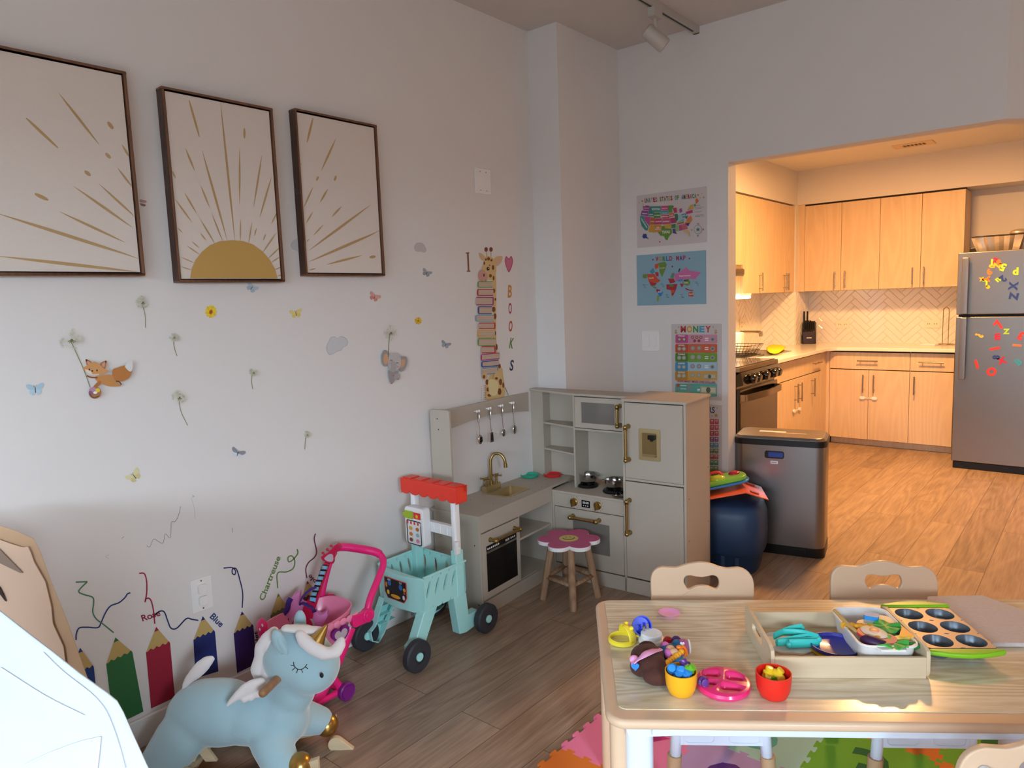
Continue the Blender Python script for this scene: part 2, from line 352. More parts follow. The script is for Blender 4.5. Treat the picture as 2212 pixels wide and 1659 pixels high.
# ================================================================ KITCHEN
woodmat('ash', 'd0b392', 'dfc6a4', .5, 'z', 16, 2.2, 10)
mat('gap_dark', '2a211b', .8); mat('nickel', 'b3aa9c', .25, 1); mat('quartz', 'efebe4', .15, var=.05, vscale=5)
mat('safety_white', 'f1efec', .35)
def vhandle(par, p, q, n):
    p, q, n = Vector(p), Vector(q), Vector(n); d = (q-p).normalized(); b = MB(); o = n*.032
    b.cyl(p+o, q+o, .006, 'nickel', seg=10); L = (q-p).length
    for t in (.14, .86): b.cyl(p+d*L*t, p+d*L*t+o, .004, 'nickel', seg=8)
    return b.build('handle', par)
def cab(name, label, cat, face, a0, a1, z0, z1, depth, pos, doors, drawers=(), group=None, toe=0):
    """cabinet whose front is the plane x=pos ('x') or y=pos ('y'); doors: (a0,a1,z0,z1,handle_a,hz0,hz1)"""
    if face == 'y': P = lambda a, d, z: (a, pos+d, z); N = V(0, -1, 0)
    else: P = lambda a, d, z: (pos-d, a, z); N = V(1, 0, 0)
    r = thing(name, label, cat, P((a0+a1)/2, depth/2, z0), 0, group); O = Vector(r.location)
    def bx(b, a0, a1, d0, d1, z0, z1, m='ash'):
        p, q = Vector(P(a0, d0, z0))-O, Vector(P(a1, d1, z1))-O
        b.box(min(p.x, q.x), min(p.y, q.y), p.z, max(p.x, q.x), max(p.y, q.y), q.z, m)
    b = MB(); bx(b, a0+.001, a1-.001, .02, depth-.002, z0+toe, z1, 'ash'); bx(b, a0+.003, a1-.003, .0195, .021, z0+toe+.001, z1-.001, 'gap_dark')
    if toe: bx(b, a0, a1, .07, .085, z0, z0+toe, 'ash')
    b.build('body', r)
    for k, (lst, nm) in enumerate(((doors, 'door'), (drawers, 'drawer'))):
        for d in lst:
            b = MB(); bx(b, d[0]+.0015, d[1]-.0015, 0, .0195, d[2]+.0015, d[3]-.0015)
            o = b.build(nm, r, bevel=.0012)
            if len(d) > 4:
                if nm == 'door': vhandle(o, Vector(P(d[4], 0, d[5]))-O, Vector(P(d[4], 0, d[6]))-O, N)
                else: vhandle(o, Vector(P(d[4], 0, d[6]))-O, Vector(P(d[5], 0, d[6]))-O, N)
    return r
GU = 'wall cabinets of the warm kitchen'
cab('wall_cabinet', 'light wood double door wall cabinet above the left half of the back counter', 'cabinet', 'y', .123, .786, 1.42, 2.235, .325, 7.2,
    [(.123, .456, 1.42, 2.235, .41, 1.44, 1.60), (.456, .786, 1.42, 2.235, .50, 1.44, 1.60)])
cab('wall_cabinet', 'light wood double door wall cabinet next to the fridge niche', 'cabinet', 'y', .786, 1.441, 1.42, 2.235, .325, 7.2,
    [(.786, 1.118, 1.42, 2.235, 1.06, 1.44, 1.60), (1.118, 1.441, 1.42, 2.235, 1.15, 1.44, 1.60)])
b = MB(); b.box(.051, 7.2, 1.42, .122, 7.22, 2.248, 'ash'); b.box(.05, 7.212, 2.236, 1.441, 7.24, 2.249, 'gap_dark'); tag(b.build('filler_strip'), 'narrow light wood filler strip in the corner between the wall cabinets', 'trim')
cab('wall_cabinet', 'light wood wall cabinet with two doors nearest the kitchen corner, over the sink', 'cabinet', 'x', 6.262, 7.195, 1.42, 2.235, .325, .05,
    [(6.262, 6.86, 1.42, 2.235, 6.83, 1.44, 1.60), (6.86, 7.195, 1.42, 2.235, 6.89, 1.44, 1.60)])
cab('wall_cabinet', 'narrow light wood wall cabinet with one door beside the range hood', 'cabinet', 'x', 5.87, 6.262, 1.42, 2.235, .325, .05,
    [(5.87, 6.262, 1.42, 2.235, 6.225, 1.44, 1.60)])
cab('wall_cabinet', 'light wood wall cabinet partly behind the doorway edge above the hood', 'cabinet', 'x', 4.9, 5.87, 1.66, 2.235, .325, .05,
    [(4.9, 5.87, 1.66, 2.235)])
# base cabinets, back run
cab('base_cabinet', 'light wood base cabinet, one drawer over two doors with a white child lock', 'cabinet', 'y', .449, 1.110, 0, .872, .59, 6.93,
    [(.449, .782, .065, .70, .742, .50, .66), (.782, 1.110, .065, .70, .83, .50, .66)], [(.449, 1.110, .705, .86, .69, .86, .785)], toe=.06)
cab('base_cabinet', 'light wood base cabinet with one drawer and one door beside the fridge', 'cabinet', 'y', 1.110, 1.440, 0, .872, .59, 6.93,
    [(1.110, 1.440, .065, .70, 1.15, .50, .66)], [(1.110, 1.440, .705, .86, 1.18, 1.37, .785)], toe=.06)
cab('base_cabinet', 'light wood sink base cabinet beside the black stove', 'cabinet', 'x', 5.70, 6.43, 0, .872, .69, .42,
    [(5.70, 6.10, .065, .70, 6.05, .50, .66), (6.10, 6.43, .065, .70, 6.15, .50, .66)], [(5.70, 6.43, .705, .86)], toe=.06)
cab('base_cabinet', 'narrow light wood base cabinet at the inner corner of the counter', 'cabinet', 'x', 6.43, 6.76, 0, .872, .69, .42,
    [(6.43, 6.76, .065, .70, 6.49, .50, .66)], [(6.43, 6.76, .705, .86, 6.50, 6.70, .785)], toe=.06)
b = MB(); b.box(.40, 6.762, .06, .42, 6.93, .872, 'ash'); b.box(.40, 6.93, .06, .447, 6.95, .872, 'ash'); tag(b.build('corner_panel'), 'plain light wood filler at the inner corner of the base cabinets', 'trim')
b = MB(); b.box(.38, 5.575, .06, .42, 5.699, .872, 'ash'); tag(b.build('cabinet_filler'), 'slim light wood panel between stove and sink cabinet', 'trim')
# child locks
def lock(label, p, q, n):
    r = thing('cabinet_lock', label, 'child lock', (Vector(p)+Vector(q))/2); O = Vector(r.location); n = Vector(n)*.006
    for c in (p, q):
        d = (Vector(q)-Vector(p)).normalized(); b = MB()
        b.prism(rrect(.045, .028, .012), Vector(c)-O+n*.2, d, (0, 0, 1), n*2, 'safety_white'); b.build('pad', r, bevel=.002)
    b = MB(); b.tube([Vector(p)-O+n, (n*1.8), Vector(q)-O+n], .004, 'safety_white', flat=.4); b.build('strap', r)
lock('white strap child lock across the two doors under the back counter', (.735, 6.929, .448), (.835, 6.929, .448), (0, -1, 0))
lock('white strap child lock on the sink cabinet doors by the stove', (.421, 6.03, .43), (.421, 6.17, .43), (1, 0, 0))
# worktop
b = MB(); b.prism([(-.28, 5.555), (.46, 5.555), (.46, 6.79), (.52, 6.885), (1.455, 6.885), (1.455, 7.53), (.06, 7.53), (.06, 7.13), (-.28, 7.13)], (0, 0, .874), (1, 0, 0), (0, 1, 0), (0, 0, .03), 'quartz')
tag(b.build('countertop', bevel=.003), 'white quartz worktop running round the kitchen corner', 'countertop')
# sink
b = MB(); A = rrect(.42, .62, .05, 6, .07, 6.12); B = rrect(.36, .56, .05, 6, .07, 6.12); b.ringp(A, B, (0, 0, .905), (1, 0, 0), (0, 1, 0), (0, 0, .003), 'steel')
r = thing('kitchen_sink', 'stainless steel sink rim set into the worktop under the yellow cloth', 'sink', (0, 0, 0)); b.build('rim', r)
b = MB(); b.prism(B, (0, 0, .9045), (1, 0, 0), (0, 1, 0), (0, 0, .002), mat('sink_basin', '8d867c', .3, .9)); b.build('basin', r)
# yellow cloth
b = MB(); P = [on('z', .915, *p) for p in ((1645, 752), (1668, 742), (1694, 746), (1704, 752), (1690, 760), (1684, 768), (1660, 770))]
N_ = len(P); C_ = sum(P, V(0, 0, 0))/N_
b.add([p+V(0, 0, .0) for p in P]+[C_+(p-C_)*.8+V(0, 0, .014) for p in P]+[C_+V(0, 0, .012)], [(i, (i+1) % N_, N_+(i+1) % N_, N_+i) for i in range(N_)]+[(N_+i, N_+(i+1) % N_, 2*N_) for i in range(N_)]+[tuple(range(N_))], mat('yellow_cloth', 'f5dc20', .9, bump=.4, bscale=30), True)
tag(b.build('dish_cloth', subd=1), 'crumpled bright yellow cloth on the edge of the kitchen sink', 'cloth')
# dish rack (dark wire)
r = thing('dish_rack', 'dark wire dish rack beside the sink behind the stove', 'dish rack', (.0, 5.66, .905)); mat('dark_wire', '3a2c20', .4, .6)
b = MB(); b.box(-.22, -.10, 0, .22, .24, .012, 'steel'); b.box(-.2, -.08, .012, .2, .22, .016, 'black'); b.build('drip_tray', r)
b = MB()
for z, k in ((.02, .8), (.055, .9), (.10, 1)):
    P = [V(x*k*.22, .06+y*k*.16, z) for x, y in ((-1, -1), (1, -1), (1, 1), (-1, 1))]; b.tube(P, .003, 'dark_wire', 6, closed=True)
for i in range(15):
    t = -1+2*i/14
    for s_ in (-1, 1): b.cyl((t*.176, .06+s_*.128, .02), (t*.22, .06+s_*.16, .10), .0016, 'dark_wire', seg=5)
    b.cyl((t*.176, -.06, .02), (t*.176, .18, .02), .0016, 'dark_wire', seg=5)
for i in range(9):
    t = -1+2*i/8
    for s_ in (-1, 1): b.cyl((s_*.176, .06+t*.128, .02), (s_*.22, .06+t*.16, .10), .0016, 'dark_wire', seg=5)
b.build('basket', r)
# white jug and kettle by the stove
b = MB(); b.lathe([(.055, 0), (.058, .01), (.055, .17), (.05, .175), (.046, .17), (.05, .012), (0, .012)], (0, 0, 0), 'white'); tag(b.build('utensil_crock', loc=(-.19, 5.99, .905)), 'pale cylindrical crock behind the dish rack on the kitchen worktop', 'crock')
b = MB(); b.box(-.05, -.05, 0, .05, .05, .19, 'white'); tag(b.build('paper_towel_pack', loc=(-.05, 5.99, .905), bevel=.02), 'white paper towel pack standing behind the dish rack', 'paper towels')
b = MB(); b.tube(catmull([(-.21, 6.45, .905), (-.21, 6.45, 1.06), (-.19, 6.45, 1.07), (-.02, 6.45, 1.07)]), .011, 'nickel'); b.box(-.03, 6.435, 1.03, -.005, 6.465, 1.075, 'nickel'); b.cyl((-.21, 6.45, .905), (-.21, 6.45, .93), .025, 'nickel')
tag(b.build('kitchen_faucet'), 'brushed steel kitchen faucet with a straight spout under the corner cabinets', 'faucet')
# knife block
mat('block_brown', '2b1a12', .45); mat('knife_black', '0d0b0b', .4)
r = thing('knife_block', 'dark knife block with black handled knives in the corner of the back counter', 'knife block', (.13, 7.36, .905), R(18))
b = MB(); b.prism([(-.06, 0), (.085, 0), (.07, .21), (-.02, .21), (-.06, .12)], (-.06, 0, 0), (0, 1, 0), (0, 0, 1), (.12, 0, 0), 'block_brown'); b.build('block', r, bevel=.006)
b = MB(); b.box(-.065, -.085, 0, .045, -.06, .12, 'block_brown'); b.build('front_block', r, bevel=.004)
b = MB(); b.box(-.028, -.0856, .055, .018, -.0852, .064, 'white'); b.build('name_strip', r)
for i, (x, y, z, l) in enumerate(((-.052, -.02, .20, .12), (-.022, -.01, .20, .12), (-.05, -.055, .10, .13), (-.032, -.055, .10, .13), (-.014, -.055, .10, .13), (.004, -.055, .10, .13), (.022, -.055, .10, .12), (.04, -.05, .10, .12), (.02, -.01, .19, .03), (.04, -.01, .19, .03))):
    b = MB(); b.tube([(x, y, z), (x, y-.004, z+l*.5), (x, y+.002, z+l)], [.007, .0085, .008], 'knife_black', 8); b.build('knife_handle', r)
# outlets on the tile
mat('plate_ivory', 'efe4d2', .4); mat('slot_dark', '1d1a18', .6)
def outlet(label, o, u, n, w=.125, h=.075, horiz=True):
    r = thing('outlet', label, 'electrical outlet', o); u, n = Vector(u), Vector(n); b = MB()
    b.prism(rrect(w, h, .004), (0, 0, 0), u, (0, 0, 1), n*.006, 'plate_ivory'); b.build('plate', r, bevel=.001)
    b = MB()
    for s_ in (-1, 1):
        c = u*(.028*s_) if horiz else V(0, 0, .02*s_)
        b.prism(rrect(.036, .034, .008), c+n*.006, u, (0, 0, 1), n*.002, 'plate_ivory')
        for k in (-1, 1): b.prism(rrect(.004, .011, .001), c+n*.008+u*.008*k, u, (0, 0, 1), n*.0006, 'slot_dark')
    b.build('socket', r)
outlet('cream double outlet on the herringbone tile right of the knife block', (.395, 7.522, 1.085), (1, 0, 0), (0, -1, 0))
outlet('cream double outlet on the herringbone tile beside the wire towel holder', (1.17, 7.522, 1.085), (1, 0, 0), (0, -1, 0))
outlet('cream outlet on the tiled side wall above the sink', (-.272, 6.62, 1.13), (0, 1, 0), (1, 0, 0), .075, .12, False)
# paper towel holder (bare wire) + papers
b = MB(); P = catmull([(-.022, 0, .01), (-.022, 0, .29), (-.015, 0, .32), (0, 0, .335), (.015, 0, .32), (.022, 0, .29), (.022, 0, .01)]); b.tube(P, .003, 'nickel', 6)
b.tube([V(.075*math.cos(a), .075*math.sin(a), .004) for a in [2*math.pi*i/24 for i in range(24)]], .003, 'nickel', 6, closed=True); b.cyl((-.075, 0, .004), (.075, 0, .004), .003, 'nickel', seg=6)
tag(b.build('paper_towel_holder', loc=(1.30, 7.38, .905)), 'empty wire paper towel holder on the back counter next to the fridge', 'towel holder')
b = MB(); b.prism([(-.09, -.02), (.04, -.045), (.06, .01), (-.02, .05), (-.08, .03)], (0, 0, 0), (1, 0, 0), (0, 1, 0), (0, 0, .006), 'white'); b.prism([(-.07, -.01), (.03, -.03), (.05, .01), (-.01, .04)], (.01, .01, .006), (1, 0, 0), (0, 1, 0), (0, 0, .006), 'white')
tag(b.build('paper_bag', loc=(1.20, 7.30, .905)), 'small crumpled white paper packet in front of the wire towel holder', 'paper')
# ---- stove
mat('black_gloss', '0a0909', .08, coat=.6); mat('oven_glass', '2a2017', .1, coat=.5); mat('steel_brush', '8f8578', .32, 1, bump=.05, bscale=220, stretch=(1, 1, .05))
r = thing('stove', 'black stove with glass top, round knobs and curved steel door handle', 'stove', (.10, 5.17, 0)); X, Y = .10, 5.17
b = MB(); b.box(-.38, -.37, .02, .335, .375, .88, 'black_gloss'); b.build('body', r, bevel=.004)
b = MB(); b.box(-.38, -.372, .88, .36, .377, .912, 'steel_brush'); b.box(-.375, -.36, .912, .34, .365, .918, 'black_gloss'); b.build('glass_cooktop', r, bevel=.003)
b = MB(); b.prism([(.335, .86), (.365, .88), (.385, .79), (.335, .775)], (0, -.37, 0), (1, 0, 0), (0, 0, 1), (0, .745, 0), 'black_gloss'); b.build('control_panel', r)
for y in (-.22, -.13, .03, .19, .28):
    b = MB(); b.lathe([(.030, 0), (.036, .012), (.034, .035), (.024, .05), (0, .052)], (.372, y, .828), 'black_gloss', ax=(1, 0, -.2), seg=20); b.build('knob', r)
b = MB(); b.box(.335, -.365, .2, .36, .37, .755, 'black_gloss'); d = b.build('oven_door', r, bevel=.004)
b = MB(); b.box(.36, -.36, .22, .362, .365, .66, 'oven_glass'); b.build('window', d)
b = MB(); P = catmull([V(.37, -.36, .70), V(.405, -.33, .70), V(.425, -.1, .70), V(.43, .0, .70), V(.425, .1, .70), V(.405, .33, .70), V(.37, .36, .70)], 5)
V_ = []; F_ = []
for p in P: V_ += [p+V(0, 0, -.024), p+V(0, 0, .022), p+V(-.012, 0, .022), p+V(-.012, 0, -.024)]
for i in range(len(P)-1): F_ += [(4*i+k, 4*i+(k+1) % 4, 4*i+4+(k+1) % 4, 4*i+4+k) for k in range(4)]
b.add(V_, F_+[(0, 1, 2, 3), tuple(len(V_)-4+k for k in range(4))], 'steel_brush'); b.build('door_handle', d, bevel=.003)
b = MB(); b.box(.335, -.365, .02, .355, .37, .19, 'black_gloss'); b.build('drawer', r, bevel=.004)
# hood
r = thing('range_hood', 'slim steel range hood above the stove, just past the doorway edge', 'range hood', (-.05, 5.17, 1.55))
b = MB(); b.prism([(-.22, 0), (.24, 0), (.25, .02), (.25, .055), (.18, .09), (-.22, .09)], (0, -.38, .01), (1, 0, 0), (0, 0, 1), (0, .74, 0), 'steel_brush'); b.build('body', r, bevel=.004)
b = MB(); b.box(-.2, -.3, 0, .2, .3, .012, mat('grille_dark', '3a352e', .5, .6)); b.build('filter', r)
r = thing('under_cabinet_light', 'glowing white lamp under the wall cabinet by the range hood', 'lamp', (.08, 5.72, 1.395))
b = MB(); b.box(-.2, -.15, .012, .07, .08, .03, 'white'); b.build('housing', r, bevel=.004)
b = MB(); b.box(-.2, -.14, -.012, .07, .075, .012, mat('lamp_glow', 'fff0cc', .4, emit=6)); b.build('diffuser', r, bevel=.01)
# ---- fridge
mat('fridge_steel', '8f8a85', .34, 1, bump=.06, bscale=160, stretch=(1, 1, .04)); mat('fridge_side', '37322f', .5); mat('gasket', '0b0b0b', .5)
FX0, FY = 1.512, 6.42
r = thing('fridge', 'stainless steel top freezer fridge covered with letter magnets', 'refrigerator', (FX0, FY, 0))
b = MB(); b.box(.005, .075, .04, .755, .75, 1.665, 'fridge_side'); b.box(.01, .02, .0, .75, .7, .055, 'gasket'); b.build('body', r, bevel=.004)
b = MB(); b.box(.01, .06, .05, .75, .075, 1.67, 'gasket'); b.build('door_gasket', r)
b = MB(); b.box(0, 0, 1.205, .76, .06, 1.675, 'fridge_steel'); d1 = b.build('freezer_door', r, bevel=.006)
b = MB(); b.box(0, 0, .06, .76, .06, 1.188, 'fridge_steel'); d2 = b.build('fridge_door', r, bevel=.006)
def fh(par, z0, z1):
    b = MB(); b.prism([(.03, -.012), (.075, -.012), (.08, 0), (.03, 0)], (0, 0, 0), (1, 0, 0), (0, 1, 0), (0, 0, 0), 'fridge_steel') if 0 else None
    b.box(.035, -.055, z0, .078, -.035, z1, 'fridge_steel'); b.box(.035, -.036, z0, .06, 0, z0+.035, 'fridge_steel'); b.box(.035, -.036, z1-.035, .06, 0, z1, 'fridge_steel'); b.build('handle', par, bevel=.005)
fh(d1, 1.21, 1.635); fh(d2, .71, 1.185)
# ---- foil trays on the fridge
mat('foil', 'c9bdae', .3, .8, bump=.5, bscale=60); mat('smoked_plastic', '2c2621', .15)
r = thing('foil_tray', 'crinkled foil baking tray with a dark lid on top of the fridge', 'foil tray', (1.77, 6.66, 1.677))
b = MB(); A = []
for i in range(72):
    a = 2*math.pi*i/72; k = 1+.07*math.sin(a*18); c, s_ = math.cos(a), math.sin(a); e = (abs(c)**4+abs(s_)**4)**-.25
    A.append((c*e*k, s_*e*k))
V_ = [V(p[0]*.19*q, p[1]*.12*q, z) for q, z in ((.80, 0), (1.0, .108), (1.02, .111)) for p in A]
b.add(V_, [(j*72+i, j*72+(i+1) % 72, (j+1)*72+(i+1) % 72, (j+1)*72+i) for j in range(2) for i in range(72)]+[tuple(range(72))], 'foil'); b.build('tray', r)
b = MB(); b.prism([(p[0]*.19, p[1]*.12) for p in A], (0, 0, .112), (1, 0, 0), (0, 1, 0), (0, 0, .008), 'smoked_plastic'); b.build('lid', r)
b = MB(); b.ell((.10, 0, .132), (.065, .05, .028), 'foil'); b.build('foil_ball', r)
b = MB(); b.box(-.06, -.08, 0, .2, .1, .055, 'smoked_plastic'); tag(b.build('black_tray', loc=(1.58, 6.97, 1.677), bevel=.01), 'small black tray behind the foil tray on the fridge', 'tray')
# ---- magnets
MC = dict(red='e8392b', orange='ff7a2d', green='a6d42a', yellow='f5b928', blue='2b3f8e', crimson='c2203a', teal='3f9cc0')
def mag(ch, px, py, c, ang, h, label):
    m = mat('magnet_'+c, MC[c], .35); P = on('y', FY, px, py); b = MB(); a = R(ang)
    b.text(ch, (0, 0, -h/2*0), (math.cos(a), 0, math.sin(a)), (-math.sin(a), 0, math.cos(a)), h, m, (0, -1, 0), .006)
    zs = [v.z for v in b.v]; xs = [v.x for v in b.v]; c0 = V((min(xs)+max(xs))/2, 0, (min(zs)+max(zs))/2); b.v = [v-c0 for v in b.v]
    o = b.build('letter_magnet', loc=P+V(0, -.0005, 0)); tag(o, label, 'magnet', 'letter and number magnets on the fridge')
BOLD[0] = .05
for a in (('l', 2143, 567, 'green', 0, .045, 'green stick letter magnet at the top of the freezer door cluster'), ('7', 2150, 563, 'crimson', -20, .042, 'crimson letter magnet between green and orange ones at the top of the freezer door'),
          ('a', 2158, 566, 'orange', 0, .045, 'orange letter magnet at the top right of the freezer door cluster'), ('0', 2143, 575, 'yellow', 80, .035, 'yellow round magnet below the green stick letter'),
          ('Z', 2154, 574, 'yellow', 80, .04, 'yellow zigzag letter magnet in the freezer door cluster'), ('5', 2167, 578, 'green', 160, .05, 'green number five magnet turned upside down on the freezer door'),
          ('9', 2138, 587, 'orange', 200, .042, 'orange number nine magnet alone left on the freezer door'), ('x', 2121, 603, 'yellow', 10, .036, 'small yellow x magnet at the left of the freezer door'),
          ('Y', 2130, 603, 'orange', -90, .045, 'orange Y magnet touching the small yellow x'), ('L', 2128, 612, 'green', 180, .045, 'green L magnet low on the freezer door'),
          ('e', 2134, 620, 'yellow', 200, .036, 'yellow e magnet lowest in the freezer door group'), ('n', 2156, 605, 'green', 40, .04, 'green n magnet tilted in the middle of the freezer door'),
          ('2', 2166, 601, 'blue', 220, .045, 'blue number two magnet beside the tilted green n'), ('d', 2194, 586, 'green', 0, .05, 'green d magnet at the right of the freezer door'),
          ('X', 2189, 618, 'blue', 85, .05, 'blue X magnet right of the freezer door'), ('Z', 2190, 640, 'blue', 80, .05, 'blue Z magnet below the blue X'),
          ('7', 2156, 700, 'red', 55, .06, 'red seven magnet at the top of the lower fridge door'), ('Z', 2174, 716, 'green', 0, .036, 'green z magnet on the lower fridge door'),
          ('?', 2116, 725, 'yellow', 250, .05, 'yellow question mark magnet at the left of the lower door'), ('m', 2155, 727, 'crimson', 90, .046, 'crimson m magnet in the middle of the lower door'),
          ('3', 2207, 726, 'red', 150, .055, 'red orange three magnet at the right edge of the picture'), ('I', 2197, 746, 'orange', 85, .05, 'orange I magnet near the right edge on the lower door'),
          ('1', 2149, 753, 'red', -75, .06, 'red tilted number one magnet in the middle of the lower door'), ('8', 2152, 772, 'blue', 90, .042, 'dark blue eight magnet on the lower door'),
          ('X', 2164, 779, 'crimson', 20, .045, 'crimson x magnet beside the dark blue eight'), ('B', 2199, 783, 'teal', 40, .045, 'teal B magnet low at the right of the lower door'),
          ('1', 2110, 787, 'red', 15, .06, 'red number one magnet at the lower left beside the handle'), ('O', 2142, 803, 'red', 60, .055, 'red letter O magnet, lowest on the fridge')): mag(*a)
BOLD[0] = .022
# ---- ceiling vent in the kitchen
P = on('z', 2.571, 1971, 310); r = thing('ceiling_vent', 'small beige air vent in the kitchen ceiling', 'vent', P+V(0, .05, 0))
b = MB(); b.ringp(rrect(.29, .19, .01), rrect(.17, .09, .004), (0, 0, -.006), (1, 0, 0), (0, 1, 0), (0, 0, .006), mat('vent_beige', 'd9c2a2', .5)); b.build('frame', r)
b = MB(); b.box(-.085, -.045, -.001, .085, .045, 0, 'black')
for i in range(6): b.box(-.083+.028*i, -.045, -.006, -.077+.028*i, .045, -.001, 'vent_beige')
b.build('slats', r)
# ---- track light
mat('fixture_white', 'b8b2aa', .45)
r = thing('track_light', 'white ceiling track light with one cylindrical spot', 'ceiling light', (.67, 3.3, 2.838))
b = MB(); b.box(-.018, -.9, -.032, .018, .42, 0, 'fixture_white'); b.box(-.006, -.9, -.0335, .006, .36, -.03, 'black'); b.build('track', r, bevel=.002)
b = MB(); b.box(-.022, .40, -.04, .022, .45, 0, 'fixture_white'); b.build('end_cap', r, bevel=.004)
S0 = V(-.0, -.05, -.13)
b = MB(); b.box(-.02, -.09, -.075, .02, -.01, -.03, 'fixture_white'); b.cyl((0, -.05, -.07), (0, -.05, -.125), .008, 'fixture_white'); b.build('adapter', r, bevel=.002)
d = V(.55, .45, -.62).normalized(); c = V(0, -.05, -.165); b = MB(); b.lathe([(.030, -.06), (.036, -.055), (.037, .055), (.035, .062), (.030, .06), (.022, .04), (0, .04)], c, 'fixture_white', ax=d); h = b.build('spot_head', r)
b = MB(); b.lathe([(.028, .045), (.02, .052), (0, .054)], c, 'black', ax=d); b.build('bulb', h)
# ---- trash can
mat('bin_steel', '8e8a88', .3, 1, bump=.05, bscale=200, stretch=(1, 1, .03))
BR = math.degrees(math.atan2(3.90-3.76, 1.27-.83))
r = thing('trash_can', 'tall brushed steel trash can with a black lid rim beside the blue toy base', 'trash can', (1.05, 3.945, 0), R(12))
b = MB(); b.prism(rrect(.47, .27, .05, 6), (0, 0, .05), (1, 0, 0), (0, 1, 0), (0, 0, .555), 'bin_steel', smooth=True); b.build('body', r)
b = MB(); b.prism(rrect(.475, .275, .05, 6), (0, 0, 0), (1, 0, 0), (0, 1, 0), (0, 0, .052), 'black', smooth=True); b.box(.09, -.142, .015, .14, -.136, .04, 'black'); b.build('base', r)
b = MB(); b.prism(rrect(.48, .28, .055, 6), (0, 0, .605), (1, 0, 0), (0, 1, 0), (0, 0, .032), 'black', smooth=True); b.build('lid_rim', r)
b = MB(); b.prism(rrect(.475, .275, .05, 6), (0, 0, .637), (1, 0, 0), (0, 1, 0), (0, 0, .016), 'bin_steel', top=.93, smooth=True); b.build('lid', r, bevel=.003)
b = MB(); b.box(-.12, .0, .6531, .02, .035, .6536, 'white'); b.box(-.03, -.02, .6531, .13, .0, .6536, mat('label_grey', 'b9ad9c', .5)); b.build('lid_sticker', r)
b = MB(); b.prism(rrect(.10, .042, .012), (-.02, -.1355, .555), (1, 0, 0), (0, 0, 1), (0, -.003, 0), 'black'); b.prism(rrect(.075, .026, .004), (-.013, -.1386, .555), (1, 0, 0), (0, 0, 1), (0, -.0006, 0), mat('blue_plastic', '27479b', .35)); b.build('sensor_window', r)
b = MB(); b.prism(rrect(.038, .016, .002), (-.02, -.1355, .512), (1, 0, 0), (0, 0, 1), (0, -.0008, 0), 'white')
for i in range(9): b.box(-.034+.003*i, -.1368, .508, -.0325+.003*i, -.1364, .516, 'black')
b.build('barcode_sticker', r)
# ================================================================ LEFT WALL: PICTURES AND STICKERS
def Zc(ox, oy, s): return lambda x, y: (ox+x/s, oy+y/s)
def dm(c): return mat('print_'+c, c, .6)
class Dec:
    """flat printed shapes on a real plane; the points are read off the photograph"""
    def __init__(s, ax, v, z=None, nrm=1, off=.0012): s.ax, s.v, s.z, s.n, s.b, s.k, s.off = ax, v, z or (lambda x, y: (x, y)), nrm, MB(), 0, off
    def W(s, x, y, lay=None):
        p = on(s.ax, s.v, *s.z(x, y)); i = 'xyz'.index(s.ax); p[i] = s.v+s.n*(s.off+.00006*(s.k if lay is None else lay)); return p
    def poly(s, P, c):
        s.k += 1; s.b.add([s.W(*p) for p in P], [tuple(range(len(P)))], dm(c)); return s
    def sm(s, P, c, n=5): return s.poly([tuple(p[:2]) for p in catmull([(x, y, 0) for x, y in P], n, True)], c)
    def ell(s, x, y, rx, ry, c, rot=0, n=16):
        a = R(rot); return s.poly([(x+rx*math.cos(t)*math.cos(a)-ry*math.sin(t)*math.sin(a), y+rx*math.cos(t)*math.sin(a)+ry*math.sin(t)*math.cos(a)) for t in [2*math.pi*i/n for i in range(n)]], c)
    def lens(s, x0, y0, x1, y1, w, c, blunt=0):
        s.k += 1; dx, dy = x1-x0, y1-y0; L = math.hypot(dx, dy); nx, ny = -dy/L, dx/L; A, B = [], []
        for i in range(9):
            t = i/8; h = w/2*(math.sin(math.pi*min(max(t, .02), .98))**(.35 if blunt else .8))
            A.append((x0+dx*t+nx*h, y0+dy*t+ny*h)); B.append((x0+dx*t-nx*h, y0+dy*t-ny*h))
        s.b.add([s.W(*p) for p in A+B[::-1]], [tuple(range(18))], dm(c)); return s
    def line(s, P, w, c, smooth=True):
        s.k += 1
        if smooth and len(P) > 2: P = [tuple(p[:2]) for p in catmull([(x, y, 0) for x, y in P], 6)]
        A, B = [], []
        for i, (x, y) in enumerate(P):
            a = P[max(i-1, 0)]; b = P[min(i+1, len(P)-1)]; dx, dy = b[0]-a[0], b[1]-a[1]; L = math.hypot(dx, dy) or 1
            A.append((x-dy/L*w/2, y+dx/L*w/2)); B.append((x+dy/L*w/2, y-dx/L*w/2))
        n = len(P); s.b.add([s.W(*p) for p in A+B], [(i, i+1, n+i+1, n+i) for i in range(n-1)], dm(c)); return s
    def text(s, t, x0, y0, x1, y1, h, c):
        """baseline from x0,y0 to x1,y1, letters h tall (photo units)"""
        s.k += 1; a, b = s.W(x0, y0), s.W(x1, y1); dx, dy = x1-x0, y1-y0; L = math.hypot(dx, dy)
        up = s.W(x0+dy/L*h, y0-dx/L*h)-a; u = b-a; s.b.text(t, a, u.normalized(), up.normalized(), up.length, dm(c), w=u.length, center=False); return s
    def out(s, name, label, cat, group=None, parent=None):
        c = sum(s.b.v, V(0, 0, 0))/len(s.b.v)
        if parent is None:
            s.b.v = [v-c for v in s.b.v]; o = s.b.build(name, loc=c, weld=False); return tag(o, label, cat, group)
        s.b.v = [v-parent.location for v in s.b.v]; return s.b.build(name, parent, weld=False)
woodmat('walnut', '5a3a28', '7b543c', .45, 'z', 20, 2, 8)
